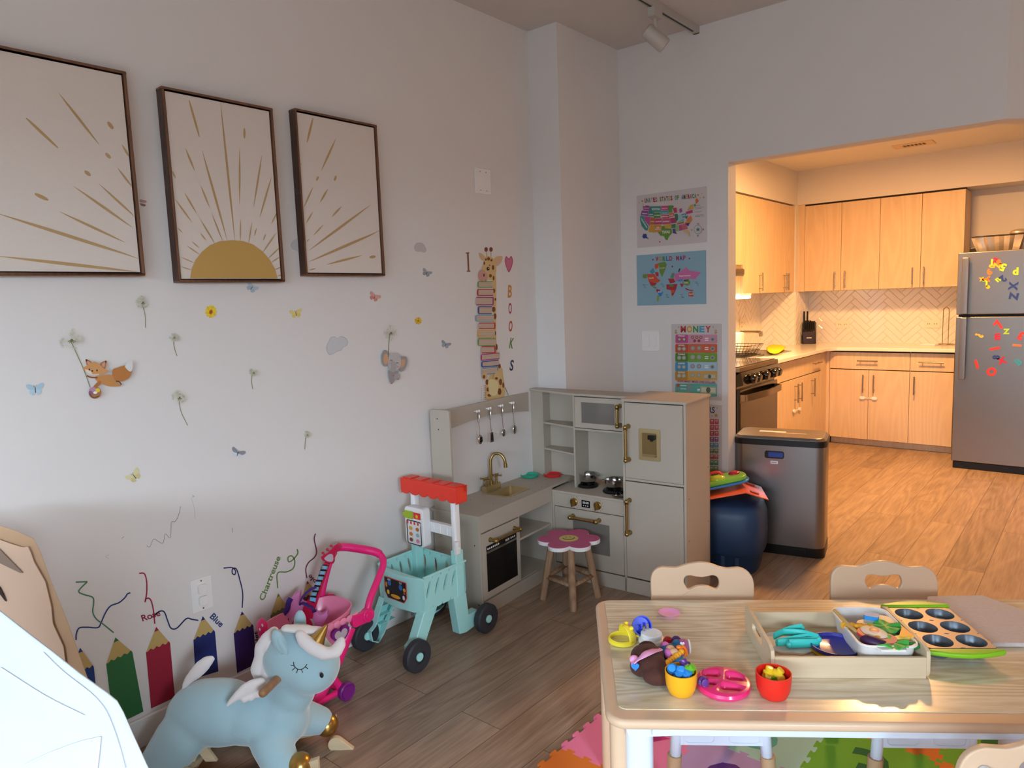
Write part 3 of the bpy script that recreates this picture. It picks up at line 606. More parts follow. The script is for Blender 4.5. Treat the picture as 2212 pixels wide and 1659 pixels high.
mat('canvas', 'dcd2c8', .9, bump=.35, bscale=500)
GOLD = 'b8986a'
Zf = Zc(0, 60, 2.572)
def frame(label, y0, y1, z0, z1, strokes, sun=None):
    r = thing('framed_print', label, 'picture', (0, (y0+y1)/2, z0)); w, h = y1-y0, z1-z0; b = MB(); L, D = .008, .0405
    for q in ((0, -w/2, 0, D, w/2, L), (0, -w/2, h-L, D, w/2, h), (0, -w/2, L, D, -w/2+L, h-L), (0, w/2-L, L, D, w/2, h-L)): b.box(*q, 'walnut')
    b.build('frame', r, bevel=.0008, seg=1)
    b = MB(); b.box(.001, -w/2+L, L, .012, w/2-L, h-L, 'black'); b.build('backing', r)
    g = .0045; b = MB(); b.box(.012, -w/2+L+g, L+g, .034, w/2-L-g, h-L-g, 'canvas'); cv = b.build('canvas', r)
    d = Dec('x', .034, Zf, off=.0004)
    Y0, Y1, Z0, Z1 = y0+L+g+.001, y1-L-g-.001, z0+L+g+.001, z1-L-g-.001
    for s_ in strokes:
        bl = len(s_) > 5; x0, y0_, x1, y1_, wd = s_[:5]
        d.lens(x0, y0_, x1, y1_, wd, GOLD if not bl else GOLD, bl)
    if sun: d.poly(sun, 'c09a55')
    for v in d.b.v: v.y = min(max(v.y, Y0), Y1); v.z = min(max(v.z, Z0), Z1)
    d.out('sun_print', None, None, parent=r)
frame('left framed print of gold rays, cut by the picture edge, largest of three', .60, 1.0221, 1.5577, 2.1863,
      [(325, 362, 553, 652, 14), (145, 502, 322, 668, 15, 1), (598, 523, 628, 562, 20, 1), (586, 697, 614, 725, 18, 1), (470, 795, 502, 822, 18, 1), (193, 922, 268, 958, 20, 1), (676, 648, 722, 725, 11), (652, 778, 738, 890, 11), (550, 868, 755, 1055, 11), (408, 880, 735, 1110, 13), (330, 1022, 692, 1192, 13), (-20, 1030, 778, 1283, 18), (-20, 1268, 770, 1357, 18)])
frame('middle framed print with a golden half sun and rays', 1.1285, 1.5288, 1.5365, 2.1653,
      [(1050, 403, 1108, 607, 12, 1), (1224, 410, 1305, 1185, 12), (1357, 558, 1358, 615, 12, 1), (1030, 670, 1082, 796, 11), (1123, 682, 1262, 1182, 12), (1331, 668, 1331, 980, 10), (1454, 710, 1408, 1000, 10), (1508, 828, 1442, 1055, 10), (1116, 880, 1164, 1000, 9), (1025, 918, 1092, 1032, 9), (955, 793, 976, 838, 8), (970, 950, 1068, 1084, 9), (1177, 1035, 1236, 1186, 7), (1112, 1065, 1192, 1198, 8), (985, 1110, 1014, 1140, 6), (1112, 1140, 1145, 1183, 7), (1065, 1188, 1106, 1223, 6), (1036, 1210, 1110, 1262, 6), (1005, 1274, 1080, 1308, 6), (1003, 1326, 1063, 1347, 6), (1335, 1065, 1333, 1186, 7), (1398, 1080, 1380, 1200, 7), (1424, 1112, 1412, 1158, 7), (1476, 1145, 1460, 1183, 7), (1534, 1140, 1455, 1252, 7), (1540, 1020, 1505, 1092, 7), (1558, 1215, 1486, 1284, 7), (1558, 1270, 1503, 1306, 6), (1565, 1327, 1525, 1345, 6), (1568, 1371, 1540, 1380, 6)],
      [(1055, 1392), (1063, 1340), (1085, 1290), (1120, 1245), (1165, 1208), (1220, 1186), (1290, 1181), (1350, 1186), (1405, 1205), (1455, 1242), (1497, 1290), (1525, 1340), (1540, 1392)])
frame('right framed print of gold rays, beside the half sun print', 1.6226, 2.0149, 1.5599, 2.1831,
      [(1738, 503, 1706, 637, 12, 1), (1866, 615, 1784, 796, 12), (1768, 826, 1758, 850, 11, 1), (1867, 822, 1858, 850, 13, 1), (1738, 885, 1688, 998, 9), (1821, 895, 1778, 970, 11), (1738, 1022, 1698, 1090, 8), (1897, 992, 1842, 1052, 11), (1797, 1093, 1740, 1155, 8), (1720, 1172, 1702, 1190, 5), (2058, 984, 1715, 1238, 13), (2114, 1127, 1716, 1300, 15), (2010, 1265, 1815, 1315, 12), (2052, 1275, 2086, 1271, 16, 1), (1755, 1337, 1716, 1347, 7), (1672, 752, 1668, 770, 5)])
DW = lambda z=None: Dec('x', 0.0, z)
BUT = {}
def butterfly(label, x, y, s, rot, c1, c2, body='3a3f45'):
    a = R(rot); q = lambda px, py: (x+s*(px*math.cos(a)-py*math.sin(a)), y+s*(px*math.sin(a)+py*math.cos(a)))
    d = DW()
    for k in (-1, 1):
        d.sm([q(0, 0), q(k*5, -9), q(k*16, -13), q(k*18, -7), q(k*12, -1)], c1); d.sm([q(0, 0), q(k*11, 0), q(k*12, 7), q(k*5, 11), q(k*1, 5)], c2)
    d.line([q(0, -4), q(0, 6)], 1.7*s, body); d.line([q(0, -4), q(-3, -10)], .6*s, body); d.line([q(0, -4), q(3, -10)], .6*s, body)
    d.out('butterfly_sticker', label, 'wall sticker', 'butterfly stickers on the left wall')
butterfly('pale blue butterfly sticker at the far left below the prints', 76, 842, 1.05, -5, 'a9c6d6', 'b3cfdc')
butterfly('pale yellow butterfly sticker low on the wall above the scribble', 290, 1029, .95, -40, 'd9cf9f', 'cfc48e')
butterfly('black and white butterfly sticker in the middle of the lower wall', 513, 980, .85, 20, '8d9299', 'd3d8df', '222222')
butterfly('grey blue butterfly sticker just under the half sun print', 543, 622, .75, 35, 'b3c3cd', 'a5b8c4')
butterfly('yellow butterfly sticker below and between the middle and right prints', 639, 678, .75, -10, 'e0cf83', 'dcc774')
butterfly('pink butterfly sticker below the right print', 808, 642, .7, 25, 'd9a49a', 'cf8c84', '8c3b34')
butterfly('small grey butterfly sticker below the small cloud', 921, 590, .6, 25, '9aa5ab', '8f9aa2')
butterfly('small grey butterfly sticker left of the giraffe book stack', 962, 745, .6, 20, '8f9da6', '9aa8b0')
d = DW(); d.sm([(302, 431), (316, 434), (314, 438), (303, 437)], 'b09089').sm([(303, 439), (314, 442), (312, 446), (304, 444)], '8a6a63').out('butterfly_sticker', 'brown butterfly sticker peeking out behind the left print', 'wall sticker')
random.seed(3)
def dandelion(d, x, y, rx, ry, stem, w=1.6, c='c9c9b0'):
    d.line(stem, w, '8d8f6e')
    for i in range(26):
        a = random.uniform(0, 6.283); t = math.sqrt(random.random())*.78
        cx, cy = x+rx*t*math.cos(a), y+ry*t*math.sin(a); q = rx*.26
        for k in range(5):
            b_ = a+R(-60+30*k); d.line([(cx, cy), (cx+q*math.cos(b_), cy+q*math.sin(b_)*ry/rx)], .45+rx*.012, random.choice((c, 'dddcc8', 'b5b592')), False)
    for k in range(18):
        a = 6.283*k/18; d.line([(x, y), (x+rx*math.cos(a), y+ry*math.sin(a))], .5, 'cfcfba', False)
    d.ell(x, y, rx*.10, ry*.10, '76784a')
    for k in range(5): a = R(30+30*k); d.line([(x, y), (x+rx*.35*math.cos(a), y+ry*.3*math.sin(a)+1)], 1.2*rx/20, '6f7343', False)
    return d
def dand(label, x, y, rx, ry, stem): dandelion(DW(), x, y, rx, ry, stem).out('dandelion_sticker', label, 'wall sticker', 'dandelion stickers on the left wall')
dand('dandelion sticker below the gap between left and middle prints', 306, 653, 15, 15, [(306, 655), (313, 680), (314, 708)])
dand('small dandelion sticker in the middle, right of the fox', 374, 728, 11, 11, [(374, 730), (376, 750), (382, 769)])
dand('dandelion sticker with the longest bent stem, right of the fox basket', 385, 858, 17, 16, [(385, 860), (391, 890), (405, 919)])
dand('small dandelion sticker with a straight stem, below the cloud', 545, 804, 9.5, 9.5, [(545, 805), (543, 825), (546, 841)])
dand('smallest dandelion sticker, lowest and right of the black and white butterfly', 661, 938, 7.5, 8, [(661, 939), (659, 955), (658, 971)])
d = DW()
for k in range(11):
    a = 6.283*k/11; d.ell(455+8*math.cos(a), 673+9*math.sin(a), 5, 3.2, ('f0d23a', 'e6c52c')[k % 2], math.degrees(a)+8)
d.ell(455, 674, 4, 5.5, 'c4741f', 20).ell(455, 674, 2.2, 3, '9a4a14').out('flower_sticker', 'yellow daisy sticker below the half sun print', 'wall sticker')
d = DW()
for k in range(9):
    a = 6.283*k/9; d.ell(903+5*math.cos(a), 693+5*math.sin(a), 3.2, 2, ('e6bd3a', 'd9ab2a')[k % 2], math.degrees(a))
d.ell(903, 693, 2, 2, 'a8741f').out('flower_sticker', 'small yellow daisy sticker above the little elephant, to its right', 'wall sticker')
def cloud(label, P, c='c9cacb'): DW().sm(P, 'b4b6b8').sm([(sum(p[0] for p in P)/len(P)+(p[0]-sum(q[0] for q in P)/len(P))*.93, sum(p[1] for p in P)/len(P)+(p[1]-sum(q[1] for q in P)/len(P))*.93) for p in P], c).out('cloud_sticker', label, 'wall sticker')
Z3 = Zc(600, 480, 3.687)
zz = lambda P: [Z3(*p) for p in P]
cloud('grey cloud sticker left of the elephant, largest of the clouds', zz([(385, 1010), (390, 975), (405, 945), (420, 918), (450, 910), (475, 922), (500, 908), (535, 918), (556, 945), (550, 980), (520, 1000), (505, 1020), (470, 1032), (440, 1050), (405, 1055)]))
cloud('small grey cloud sticker high, left of the giraffe', zz([(1086, 200), (1100, 170), (1125, 163), (1150, 166), (1170, 190), (1182, 225), (1165, 242), (1140, 235), (1115, 235), (1095, 225)]), 'c0bdba')
cloud('grey cloud sticker half hidden by the right print', zz([(103, 190), (110, 160), (130, 145), (160, 128), (168, 150), (168, 228), (140, 222), (115, 212)]))
# fox hanging on a dandelion
Z2 = Zc(0, 600, 3.318); d = DW(Z2)
dandelion(d, 505, 445, 95, 85, [(505, 450), (560, 570), (600, 660), (645, 785)], 7)
d.sm([(795, 690), (800, 655), (840, 640), (900, 620), (935, 592), (940, 650), (920, 710), (870, 740), (820, 735), (795, 715)], 'b9793f').sm([(888, 628), (935, 592), (940, 650), (925, 672), (900, 655)], 'dcdcda')
d.sm([(670, 715), (700, 700), (790, 695), (815, 740), (858, 772), (780, 778), (720, 760), (690, 745)], 'c48a50').sm([(715, 740), (690, 745), (655, 785), (672, 790), (710, 765)], 'b0703c').line([(612, 700), (640, 712), (690, 715)], 11, '8d4f2c').line([(820, 740), (845, 745), (860, 765)], 8, '6a3a22')
d.sm([(606, 583), (640, 598), (655, 625), (620, 635), (606, 605)], 'b3713c').sm([(752, 594), (720, 605), (705, 630), (740, 655), (752, 620)], 'b3713c').sm([(614, 596), (636, 606), (640, 620), (622, 622)], 'c99b88').sm([(742, 606), (724, 614), (722, 632), (738, 640)], 'c99b88')
d.sm([(582, 650), (625, 620), (665, 602), (700, 618), (735, 650), (772, 668), (735, 685), (690, 695), (650, 690), (610, 670)], 'd09860').sm([(600, 655), (640, 668), (655, 690), (700, 690), (690, 696), (650, 694), (612, 674)], 'ead6c2')
d.ell(630, 657, 5, 8, '2a1a14').ell(685, 663, 5, 8, '2a1a14').ell(651, 667, 7, 5, '2a1a14').sm([(606, 583), (618, 590), (608, 600)], '3a2018').sm([(752, 594), (742, 596), (750, 610)], '3a2018')
d.ell(670, 822, 46, 44, 'a5734c').ell(655, 805, 28, 22, 'b98aa6').ell(690, 805, 16, 15, 'e6c83c').ell(672, 822, 14, 9, 'f0ece4').ell(640, 825, 14, 16, '8b5f7a').line([(630, 830), (660, 858), (700, 845)], 5, '5a3a28')
d.out('fox_sticker', 'orange fox sticker flying with a dandelion and a flower basket', 'wall sticker')
# elephant
d = DW(Z3); dandelion(d, 890, 880, 56, 68, [(890, 885), (884, 960), (878, 1060)], 7, 'c9c59a')
d.sm([(868, 1080), (862, 1030), (835, 1018), (816, 1060), (818, 1110), (835, 1145), (865, 1140)], '9b9896').sm([(866, 1085), (855, 1048), (835, 1060), (830, 1110), (850, 1132), (864, 1110)], 'd0a27c')
d.sm([(960, 1090), (985, 1068), (1015, 1075), (1020, 1120), (1000, 1170), (970, 1190), (955, 1160)], '9b9896').sm([(966, 1110), (985, 1090), (1000, 1100), (995, 1135), (972, 1160), (965, 1140)], 'd0a27c')
d.sm([(868, 1180), (900, 1185), (940, 1180), (945, 1210), (920, 1240), (915, 1270), (890, 1286), (878, 1260), (870, 1220)], '9a9797').sm([(915, 1215), (940, 1205), (963, 1215), (958, 1245), (935, 1255), (912, 1240)], 'a8a5a4')
d.sm([(868, 1085), (880, 1050), (915, 1038), (955, 1055), (970, 1100), (958, 1160), (920, 1185), (880, 1170), (864, 1130)], 'bdbab8').sm([(885, 1115), (915, 1108), (935, 1135), (925, 1180), (900, 1195), (880, 1175), (890, 1150)], 'aaa7a6')
d.line([(880, 1104), (890, 1097), (900, 1106)], 4, '2c2a2a').line([(930, 1122), (940, 1117), (948, 1126)], 4, '2c2a2a').ell(876, 1125, 7, 7, 'd59a94').ell(944, 1150, 7, 7, 'd59a94').ell(893, 1282, 9, 5, 'b8705a').ell(945, 1248, 8, 5, 'b8705a').ell(908, 1222, 8, 6, 'b8705a')
d.out('elephant_sticker', 'baby elephant sticker hanging from a dandelion', 'wall sticker')
# giraffe with a stack of books
ZG = Zc(980, 500, 4.366); d = DW(ZG)
SK, BR_, PK = 'd3b47c', '7a4526', 'd3a894'
d.sm([(335, 400), (395, 400), (400, 700), (400, 1000), (420, 1200), (460, 1330), (475, 1560), (310, 1590), (300, 1450), (330, 1380), (370, 1200), (372, 800), (365, 500)], SK)
for (x, y, rx, ry) in ((378, 560, 12, 22), (392, 640, 9, 14), (375, 735, 17, 26), (388, 800, 14, 28), (390, 960, 9, 20), (403, 1090, 9, 30), (430, 1270, 12, 22), (312, 1420, 14, 26), (440, 1420, 14, 30), (465, 1450, 9, 26), (320, 1490, 13, 20), (430, 1510, 18, 32), (335, 1545, 20, 14), (400, 1515, 8, 12)): d.ell(x, y, rx, ry, BR_)
d.sm([(330, 1400), (400, 1400), (420, 1460), (400, 1540), (340, 1540), (325, 1460)], 'dfcf9a')
d.line([(310, 240), (306, 180)], 9, SK).line([(350, 235), (348, 180)], 9, SK).ell(303, 170, 16, 22, '7a3f28').ell(349, 170, 16, 22, '7a3f28')
d.sm([(290, 235), (262, 210), (236, 203), (245, 245), (265, 272), (285, 268)], SK).sm([(280, 240), (258, 222), (248, 225), (255, 250), (272, 262)], PK).sm([(375, 270), (400, 238), (455, 236), (445, 290), (410, 325), (385, 315)], SK).sm([(390, 290), (410, 255), (440, 255), (430, 295), (405, 312)], PK)
d.sm([(290, 250), (325, 232), (375, 262), (398, 330), (395, 400), (370, 455), (325, 450), (290, 400), (262, 360), (278, 300)], SK)
for (x, y, rx, ry) in ((300, 265, 9, 12), (325, 258, 14, 16), (352, 272, 10, 12), (285, 300, 8, 16), (367, 340, 12, 24), (343, 418, 14, 16), (372, 440, 9, 22), (335, 320, 5, 8)): d.ell(x, y, rx, ry, BR_)
d.ell(320, 352, 14, 18, '2c2118').ell(324, 348, 4, 5, 'e8e4dc').sm([(225, 400), (245, 365), (280, 365), (310, 400), (315, 450), (295, 485), (260, 490), (232, 450)], 'c8978a').ell(281, 412, 9, 16, '8a5448').ell(281, 414, 5, 10, '4a2a22').line([(255, 465), (285, 475), (300, 455)], 4, '8a4a40')
BK = [(220, 470, 365, 530, '6f9a4a', 0), (215, 542, 368, 608, 'b23a38', 0), (203, 618, 372, 696, '9a3a78', 1), (222, 706, 355, 780, '3f4f8a', 0), (198, 786, 372, 850, '7aa3b8', 0), (225, 860, 386, 918, 'b8322e', 1), (217, 928, 380, 1000, 'd8a933', 0), (218, 1008, 386, 1078, '6f9a4a', 0), (250, 1082, 386, 1148, 'b02f3c', 1), (245, 1150, 425, 1212, 'a8407c', 0), (250, 1218, 415, 1275, '3a4f96', 0), (255, 1280, 410, 1345, '6f9fb4', 1)]
for x0, y0, x1, y1, c, sd in BK:
    sk = -.10 if y0 > 1140 else 0; f = lambda x, y: (x, y+(x-330)*sk)
    d.poly([f(x0+8, y0), f(x1-3, y0), f(x1, y0+8), f(x1, y1-8), f(x1-3, y1), f(x0+8, y1), f(x0, y1-14), f(x0, y0+14)], c)
    a, e = (x0+13, x1+1) if not sd else (x0-1, x1-12)
    d.poly([f(a, y0+9), f(e, y0+9), f(e, y1-9), f(a, y1-9)], 'c9b39f')
    for k in range(1, 5): yy = y0+9+(y1-y0-18)*k/5; d.line([f(a+2, yy), f(e-6, yy)], 1.2, '8d7462', False)
d.sm([(262, 1340), (285, 1328), (305, 1345), (300, 1385), (275, 1398), (258, 1375)], SK).ell(275, 1370, 12, 18, BR_).sm([(370, 1350), (420, 1300), (450, 1300), (440, 1370), (400, 1410), (370, 1385)], SK).ell(392, 1385, 14, 12, BR_).line([(475, 1470), (505, 1545)], 5, '7a5a3a')
for k in range(9): d.line([(270+4*(k % 2), 1450+16*k), (295, 1455+16*k)], 4, '9a7a5a', False)
for k in range(8): d.line([(249, 1460+17*k), (249, 1468+17*k)], 4, '9a6a6a', False)
d.out('giraffe_sticker', 'tall giraffe sticker holding a stack of twelve colourful books', 'wall sticker')
DW(ZG).poly([(111, 198), (145, 196), (147, 206), (140, 208), (147, 368), (156, 370), (157, 379), (123, 380), (122, 371), (131, 369), (123, 209), (112, 209)], '8d5d48').out('letter_sticker', 'brown letter I sticker left of the giraffe head', 'wall sticker')
DW(ZG).sm([(519, 384), (492, 330), (481, 275), (495, 233), (519, 255), (540, 231), (557, 270), (548, 330)], 'b34d6e').sm([(519, 372), (497, 325), (488, 280), (498, 245), (519, 268), (538, 243), (549, 275), (541, 325)], 'c4708a').out('heart_sticker', 'pink heart sticker right of the giraffe head', 'wall sticker')
for t, x0, y0, x1, y1, c, l in (('B', 508, 620, 545, 622, 'c48a3a', 'ochre letter B sticker below the pink heart'), ('O', 515, 773, 547, 773, 'a8405a', 'dark pink letter O sticker, upper of the two'), ('O', 516, 940, 550, 942, 'b8483a', 'red letter O sticker, lower of the two'), ('K', 522, 1098, 556, 1103, '5a7a3a', 'green letter K sticker right of the giraffe'), ('S', 524, 1308, 558, 1312, '2c3a5a', 'dark blue letter S sticker, lowest letter beside the giraffe')):
    DW(ZG).text(t, x0, y0, x1, y1, 115 if t == 'B' else 98, c).out('letter_sticker', l, 'wall sticker')
# pencils
Z4 = Zc(0, 1050, 2.724); WD = 'bfa465'
def pencil(label, tip, sl, sr, bl, br_, c, hide=False, z=Z4):
    d = DW(z); n = 4; L, Rr, T = Vector(sl), Vector(sr), Vector(tip)
    d.poly([tip, sr, br_, bl, sl], '3c3020')
    q = lambda p, k: (T[0]+(p[0]-T[0])*k, T[1]+(p[1]-T[1])*k)
    d.poly([q(tip, 1), q(sr, .985), q(sl, .985)], WD); d.poly([q(tip, 1), q(sr, .2), q(sl, .2)], c)
    P = [sl]
    for i in range(1, 4*n):
        t = i/(4*n); P.append((sl[0]+(sr[0]-sl[0])*t, sl[1]+(sr[1]-sl[1])*t+7*math.sin(t*math.pi*2*n)-7-12*math.sin(t*math.pi)*0))
    P += [sr, br_, bl]; d.poly(P, c); return d.out('pencil_sticker', label, 'wall sticker', 'pencil stickers along the bottom of the left wall')
pencil('green pencil sticker, third from the left edge beside the white cloth', (678, 890), (624, 1048), (778, 975), (668, 1412), (843, 1326), '2f6b3a')
pencil('crimson pencil sticker between the green and navy ones', (918, 828), (858, 980), (1000, 922), (888, 1308), (1028, 1243), '9c1f38')
pencil('navy pencil sticker behind the unicorn back', (1192, 765), (1137, 906), (1264, 856), (1150, 1130), (1284, 1090), '1c2b6b')
pencil('dark purple pencil sticker left of the unicorn head', (1422, 736), (1374, 868), (1490, 822), (1394, 1100), (1508, 1045), '2e1a58')
pencil('navy pencil sticker half hidden behind the tents', (470, 950), (420, 1110), (551, 1063), (440, 1400), (580, 1330), '1f3a7a')
Z5 = Zc(300, 1130, 3.137)
pencil('olive pencil sticker behind the pink doll stroller', (943, 474), (890, 628), (1004, 568), (905, 800), (1020, 750), '6b7a3a', z=Z5)
pencil('plum pencil sticker behind the toy guitar', (1140, 390), (1100, 520), (1205, 470), (1110, 700), (1215, 650), '7a2f50', z=Z5)
d = DW(Z4); d.line([(445, 565), (513, 562)], 8, '4a7a55', False).line([(513, 562), (470, 605), (465, 625), (500, 640), (545, 655), (550, 690), (545, 740), (565, 780), (610, 815), (668, 862)], 8, '4a7a55'); d.out('squiggle_sticker', 'green squiggle sticker above the green pencil', 'wall sticker')
DW(Z4).line([(447, 905), (448, 870), (465, 835), (510, 830), (575, 832), (595, 800), (620, 745), (650, 705), (700, 685), (735, 655), (748, 635), (766, 627)], 8, '24386f').out('squiggle_sticker', 'blue squiggle sticker crossing the green one', 'wall sticker')
DW(Z4).line([(818, 513), (848, 515), (862, 560), (862, 630), (852, 682)], 8, '9c1f38').line([(852, 682), (862, 660), (885, 668), (900, 720), (910, 810)], 8, '9c1f38').out('squiggle_sticker', 'crimson squiggle sticker above the crimson pencil', 'wall sticker')
DW(Z4).line([(895, 772), (935, 738), (965, 740), (985, 790), (1005, 835), (1040, 835), (1095, 780), (1130, 784), (1166, 790)], 8, '1c2b58').out('squiggle_sticker', 'navy squiggle sticker running through the word Rose', 'wall sticker')
DW(Z4).line([(1314, 482), (1365, 480), (1385, 500), (1380, 520), (1366, 512), (1368, 488), (1390, 488), (1410, 550), (1427, 630), (1424, 716)], 7, '2b2058').out('squiggle_sticker', 'purple squiggle sticker with a small loop', 'wall sticker')
DW(Z5).line([(940, 440), (938, 340), (1000, 330), (1045, 305), (1055, 255), (1035, 222), (1010, 232), (1015, 262), (1045, 245), (1075, 205), (1072, 176)], 8, '66853f').out('squiggle_sticker', 'olive squiggle sticker with a loop above the stroller', 'wall sticker')
DW(Z5).line([(1195, 70), (1187, 110), (1203, 190), (1190, 230), (1150, 265), (1130, 310), (1137, 372)], 8, '6b2f48').out('squiggle_sticker', 'plum squiggle sticker left of the guitar head', 'wall sticker')
DW(Z4).text('Rose', 838, 795, 945, 760, 36, '8f1f3c').out('word_sticker', 'crimson word Rose sticker above the crimson pencil', 'wall sticker')
DW(Z4).text('Blue', 1232, 772, 1296, 832, 38, '24386f').out('word_sticker', 'blue word Blue sticker under the outlet', 'wall sticker')
DW(Z5).text('Chartreuse', 845, 528, 960, 232, 36, '66853f').out('word_sticker', 'green word Chartreuse sticker running up the wall', 'wall sticker')
DW(Z5).text('ple', 1205, 392, 1160, 345, 30, '6b2f48').out('word_sticker', 'plum word ending partly hidden by the guitar neck', 'wall sticker')
DW(Z5).text('Violet', 830, 880, 800, 730, 26, '2a2340').out('word_sticker', 'dark violet word sticker half hidden by the unicorn mane', 'wall sticker')
DW(Z4).line([(1062, 118), (1050, 170), (1030, 208), (1008, 212), (1005, 270), (998, 305), (972, 282), (958, 335), (930, 325), (903, 312), (880, 357), (862, 350)], 2.2, '6d4a4e').out('scribble', 'thin brown crayon scribble on the wall above the pencils', 'wall scribble')
DW(Z4).line([(1125, 70), (1140, 120), (1147, 190)], 1.3, '8d8c90').line([(1128, 66), (1142, 60), (1130, 52)], 2, '77777c').line([(1365, 245), (1368, 272)], 2, '55555a').line([(640, 402), (622, 415), (640, 428)], 1.5, '8f8c8c').line([(715, 308), (728, 297)], 3, '8a8785').out('wall_scuffs', 'small grey scuff marks on the lower left wall', 'wall mark')
# switch plates on the room walls
mat('plate_white', 'e9e7e4', .35)
r = thing('blank_wall_plate', 'blank white cover plate with four screws high on the left wall', 'wall plate', on('x', 0, 1042, 392)); b = MB(); b.box(0, -.058, -.062, .006, .058, .062, 'plate_white'); b.build('plate', r, bevel=.002)
for s_ in ((-.022, -.045), (.022, -.045), (-.022, .045), (.022, .045)): b = MB(); b.cyl((.005, *s_), (.0068, *s_), .003, 'nickel', seg=8); b.build('screw', r)
r = thing('outlet', 'white double outlet with two child safety covers beside the word Blue', 'electrical outlet', on('x', 0, 435, 1283)); b = MB(); b.box(0, -.038, -.06, .006, .038, .06, 'plate_white'); b.build('plate', r, bevel=.002)
for z in (-.021, .021): b = MB(); b.prism(rrect(.032, .033, .008), (.006, 0, z), (0, 1, 0), (0, 0, 1), (.012, 0, 0), 'plate_white'); b.build('safety_cover', r, bevel=.002)
for z in (-.05, .05): b = MB(); b.cyl((.005, 0, z), (.0068, 0, z), .003, 'nickel', seg=8); b.build('screw', r)
r = thing('light_switch', 'white double rocker light switch beside the money poster', 'light switch', on('y', 3.70, 1406, 736)); b = MB(); b.box(-.058, -.006, -.06, .058, 0, .06, 'plate_white'); b.build('plate', r, bevel=.002)
for x in (-.023, .023): b = MB(); b.box(x-.016, -.009, -.033, x+.016, -.005, .033, 'plate_white'); b.build('rocker', r, bevel=.0015)
# ================================================================ POSTERS
def poster(name, label, C, z, bg, draw):
    """C: four photo corners on the back wall"""
    P = [on('y', 3.6985, *p) for p in C]; c = sum(P, V(0, 0, 0))/4; r = thing(name, label, 'poster', c); b = MB()
    x0, x1 = (P[0].x+P[3].x)/2, (P[1].x+P[2].x)/2; z1, z0 = (P[0].z+P[1].z)/2, (P[2].z+P[3].z)/2
    b.box(x0-c.x, -.0006, z0-c.z, x1-c.x, .0006, z1-c.z, dm(bg)); b.build('sheet', r)
    d = Dec('y', 3.6985, z, nrm=-1, off=.0008); draw(d); d.out('print', None, None, parent=r)
RC = ['a52a3c', '3f7a4a', '2f4f86', 'c8952f', '8a2f5c', 'b24a2a', '2f7f86', '6a8a2f']
def mtext(d, t, x0, y0, x1, y1, h, cols=RC):
    n = len(t); BOLD[0] = .045
    for i, ch in enumerate(t):
        if ch == ' ': continue
        a, b_ = (i+.06)/n, (i+.92)/n
        if ch == 'I': a, b_ = (i+.3)/n, (i+.62)/n
        d.text(ch, x0+(x1-x0)*a, y0+(y1-y0)*a, x0+(x1-x0)*b_, y0+(y1-y0)*b_, h, cols[i % len(cols)])
    BOLD[0] = .022
def star(d, x, y, r_, c): d.poly([(x+(r_ if k % 2 == 0 else r_*.42)*math.sin(math.pi*k/5), y-(r_ if k % 2 == 0 else r_*.42)*math.cos(math.pi*k/5)) for k in range(10)], c)
ZM = Zc(1340, 380, 5.185)
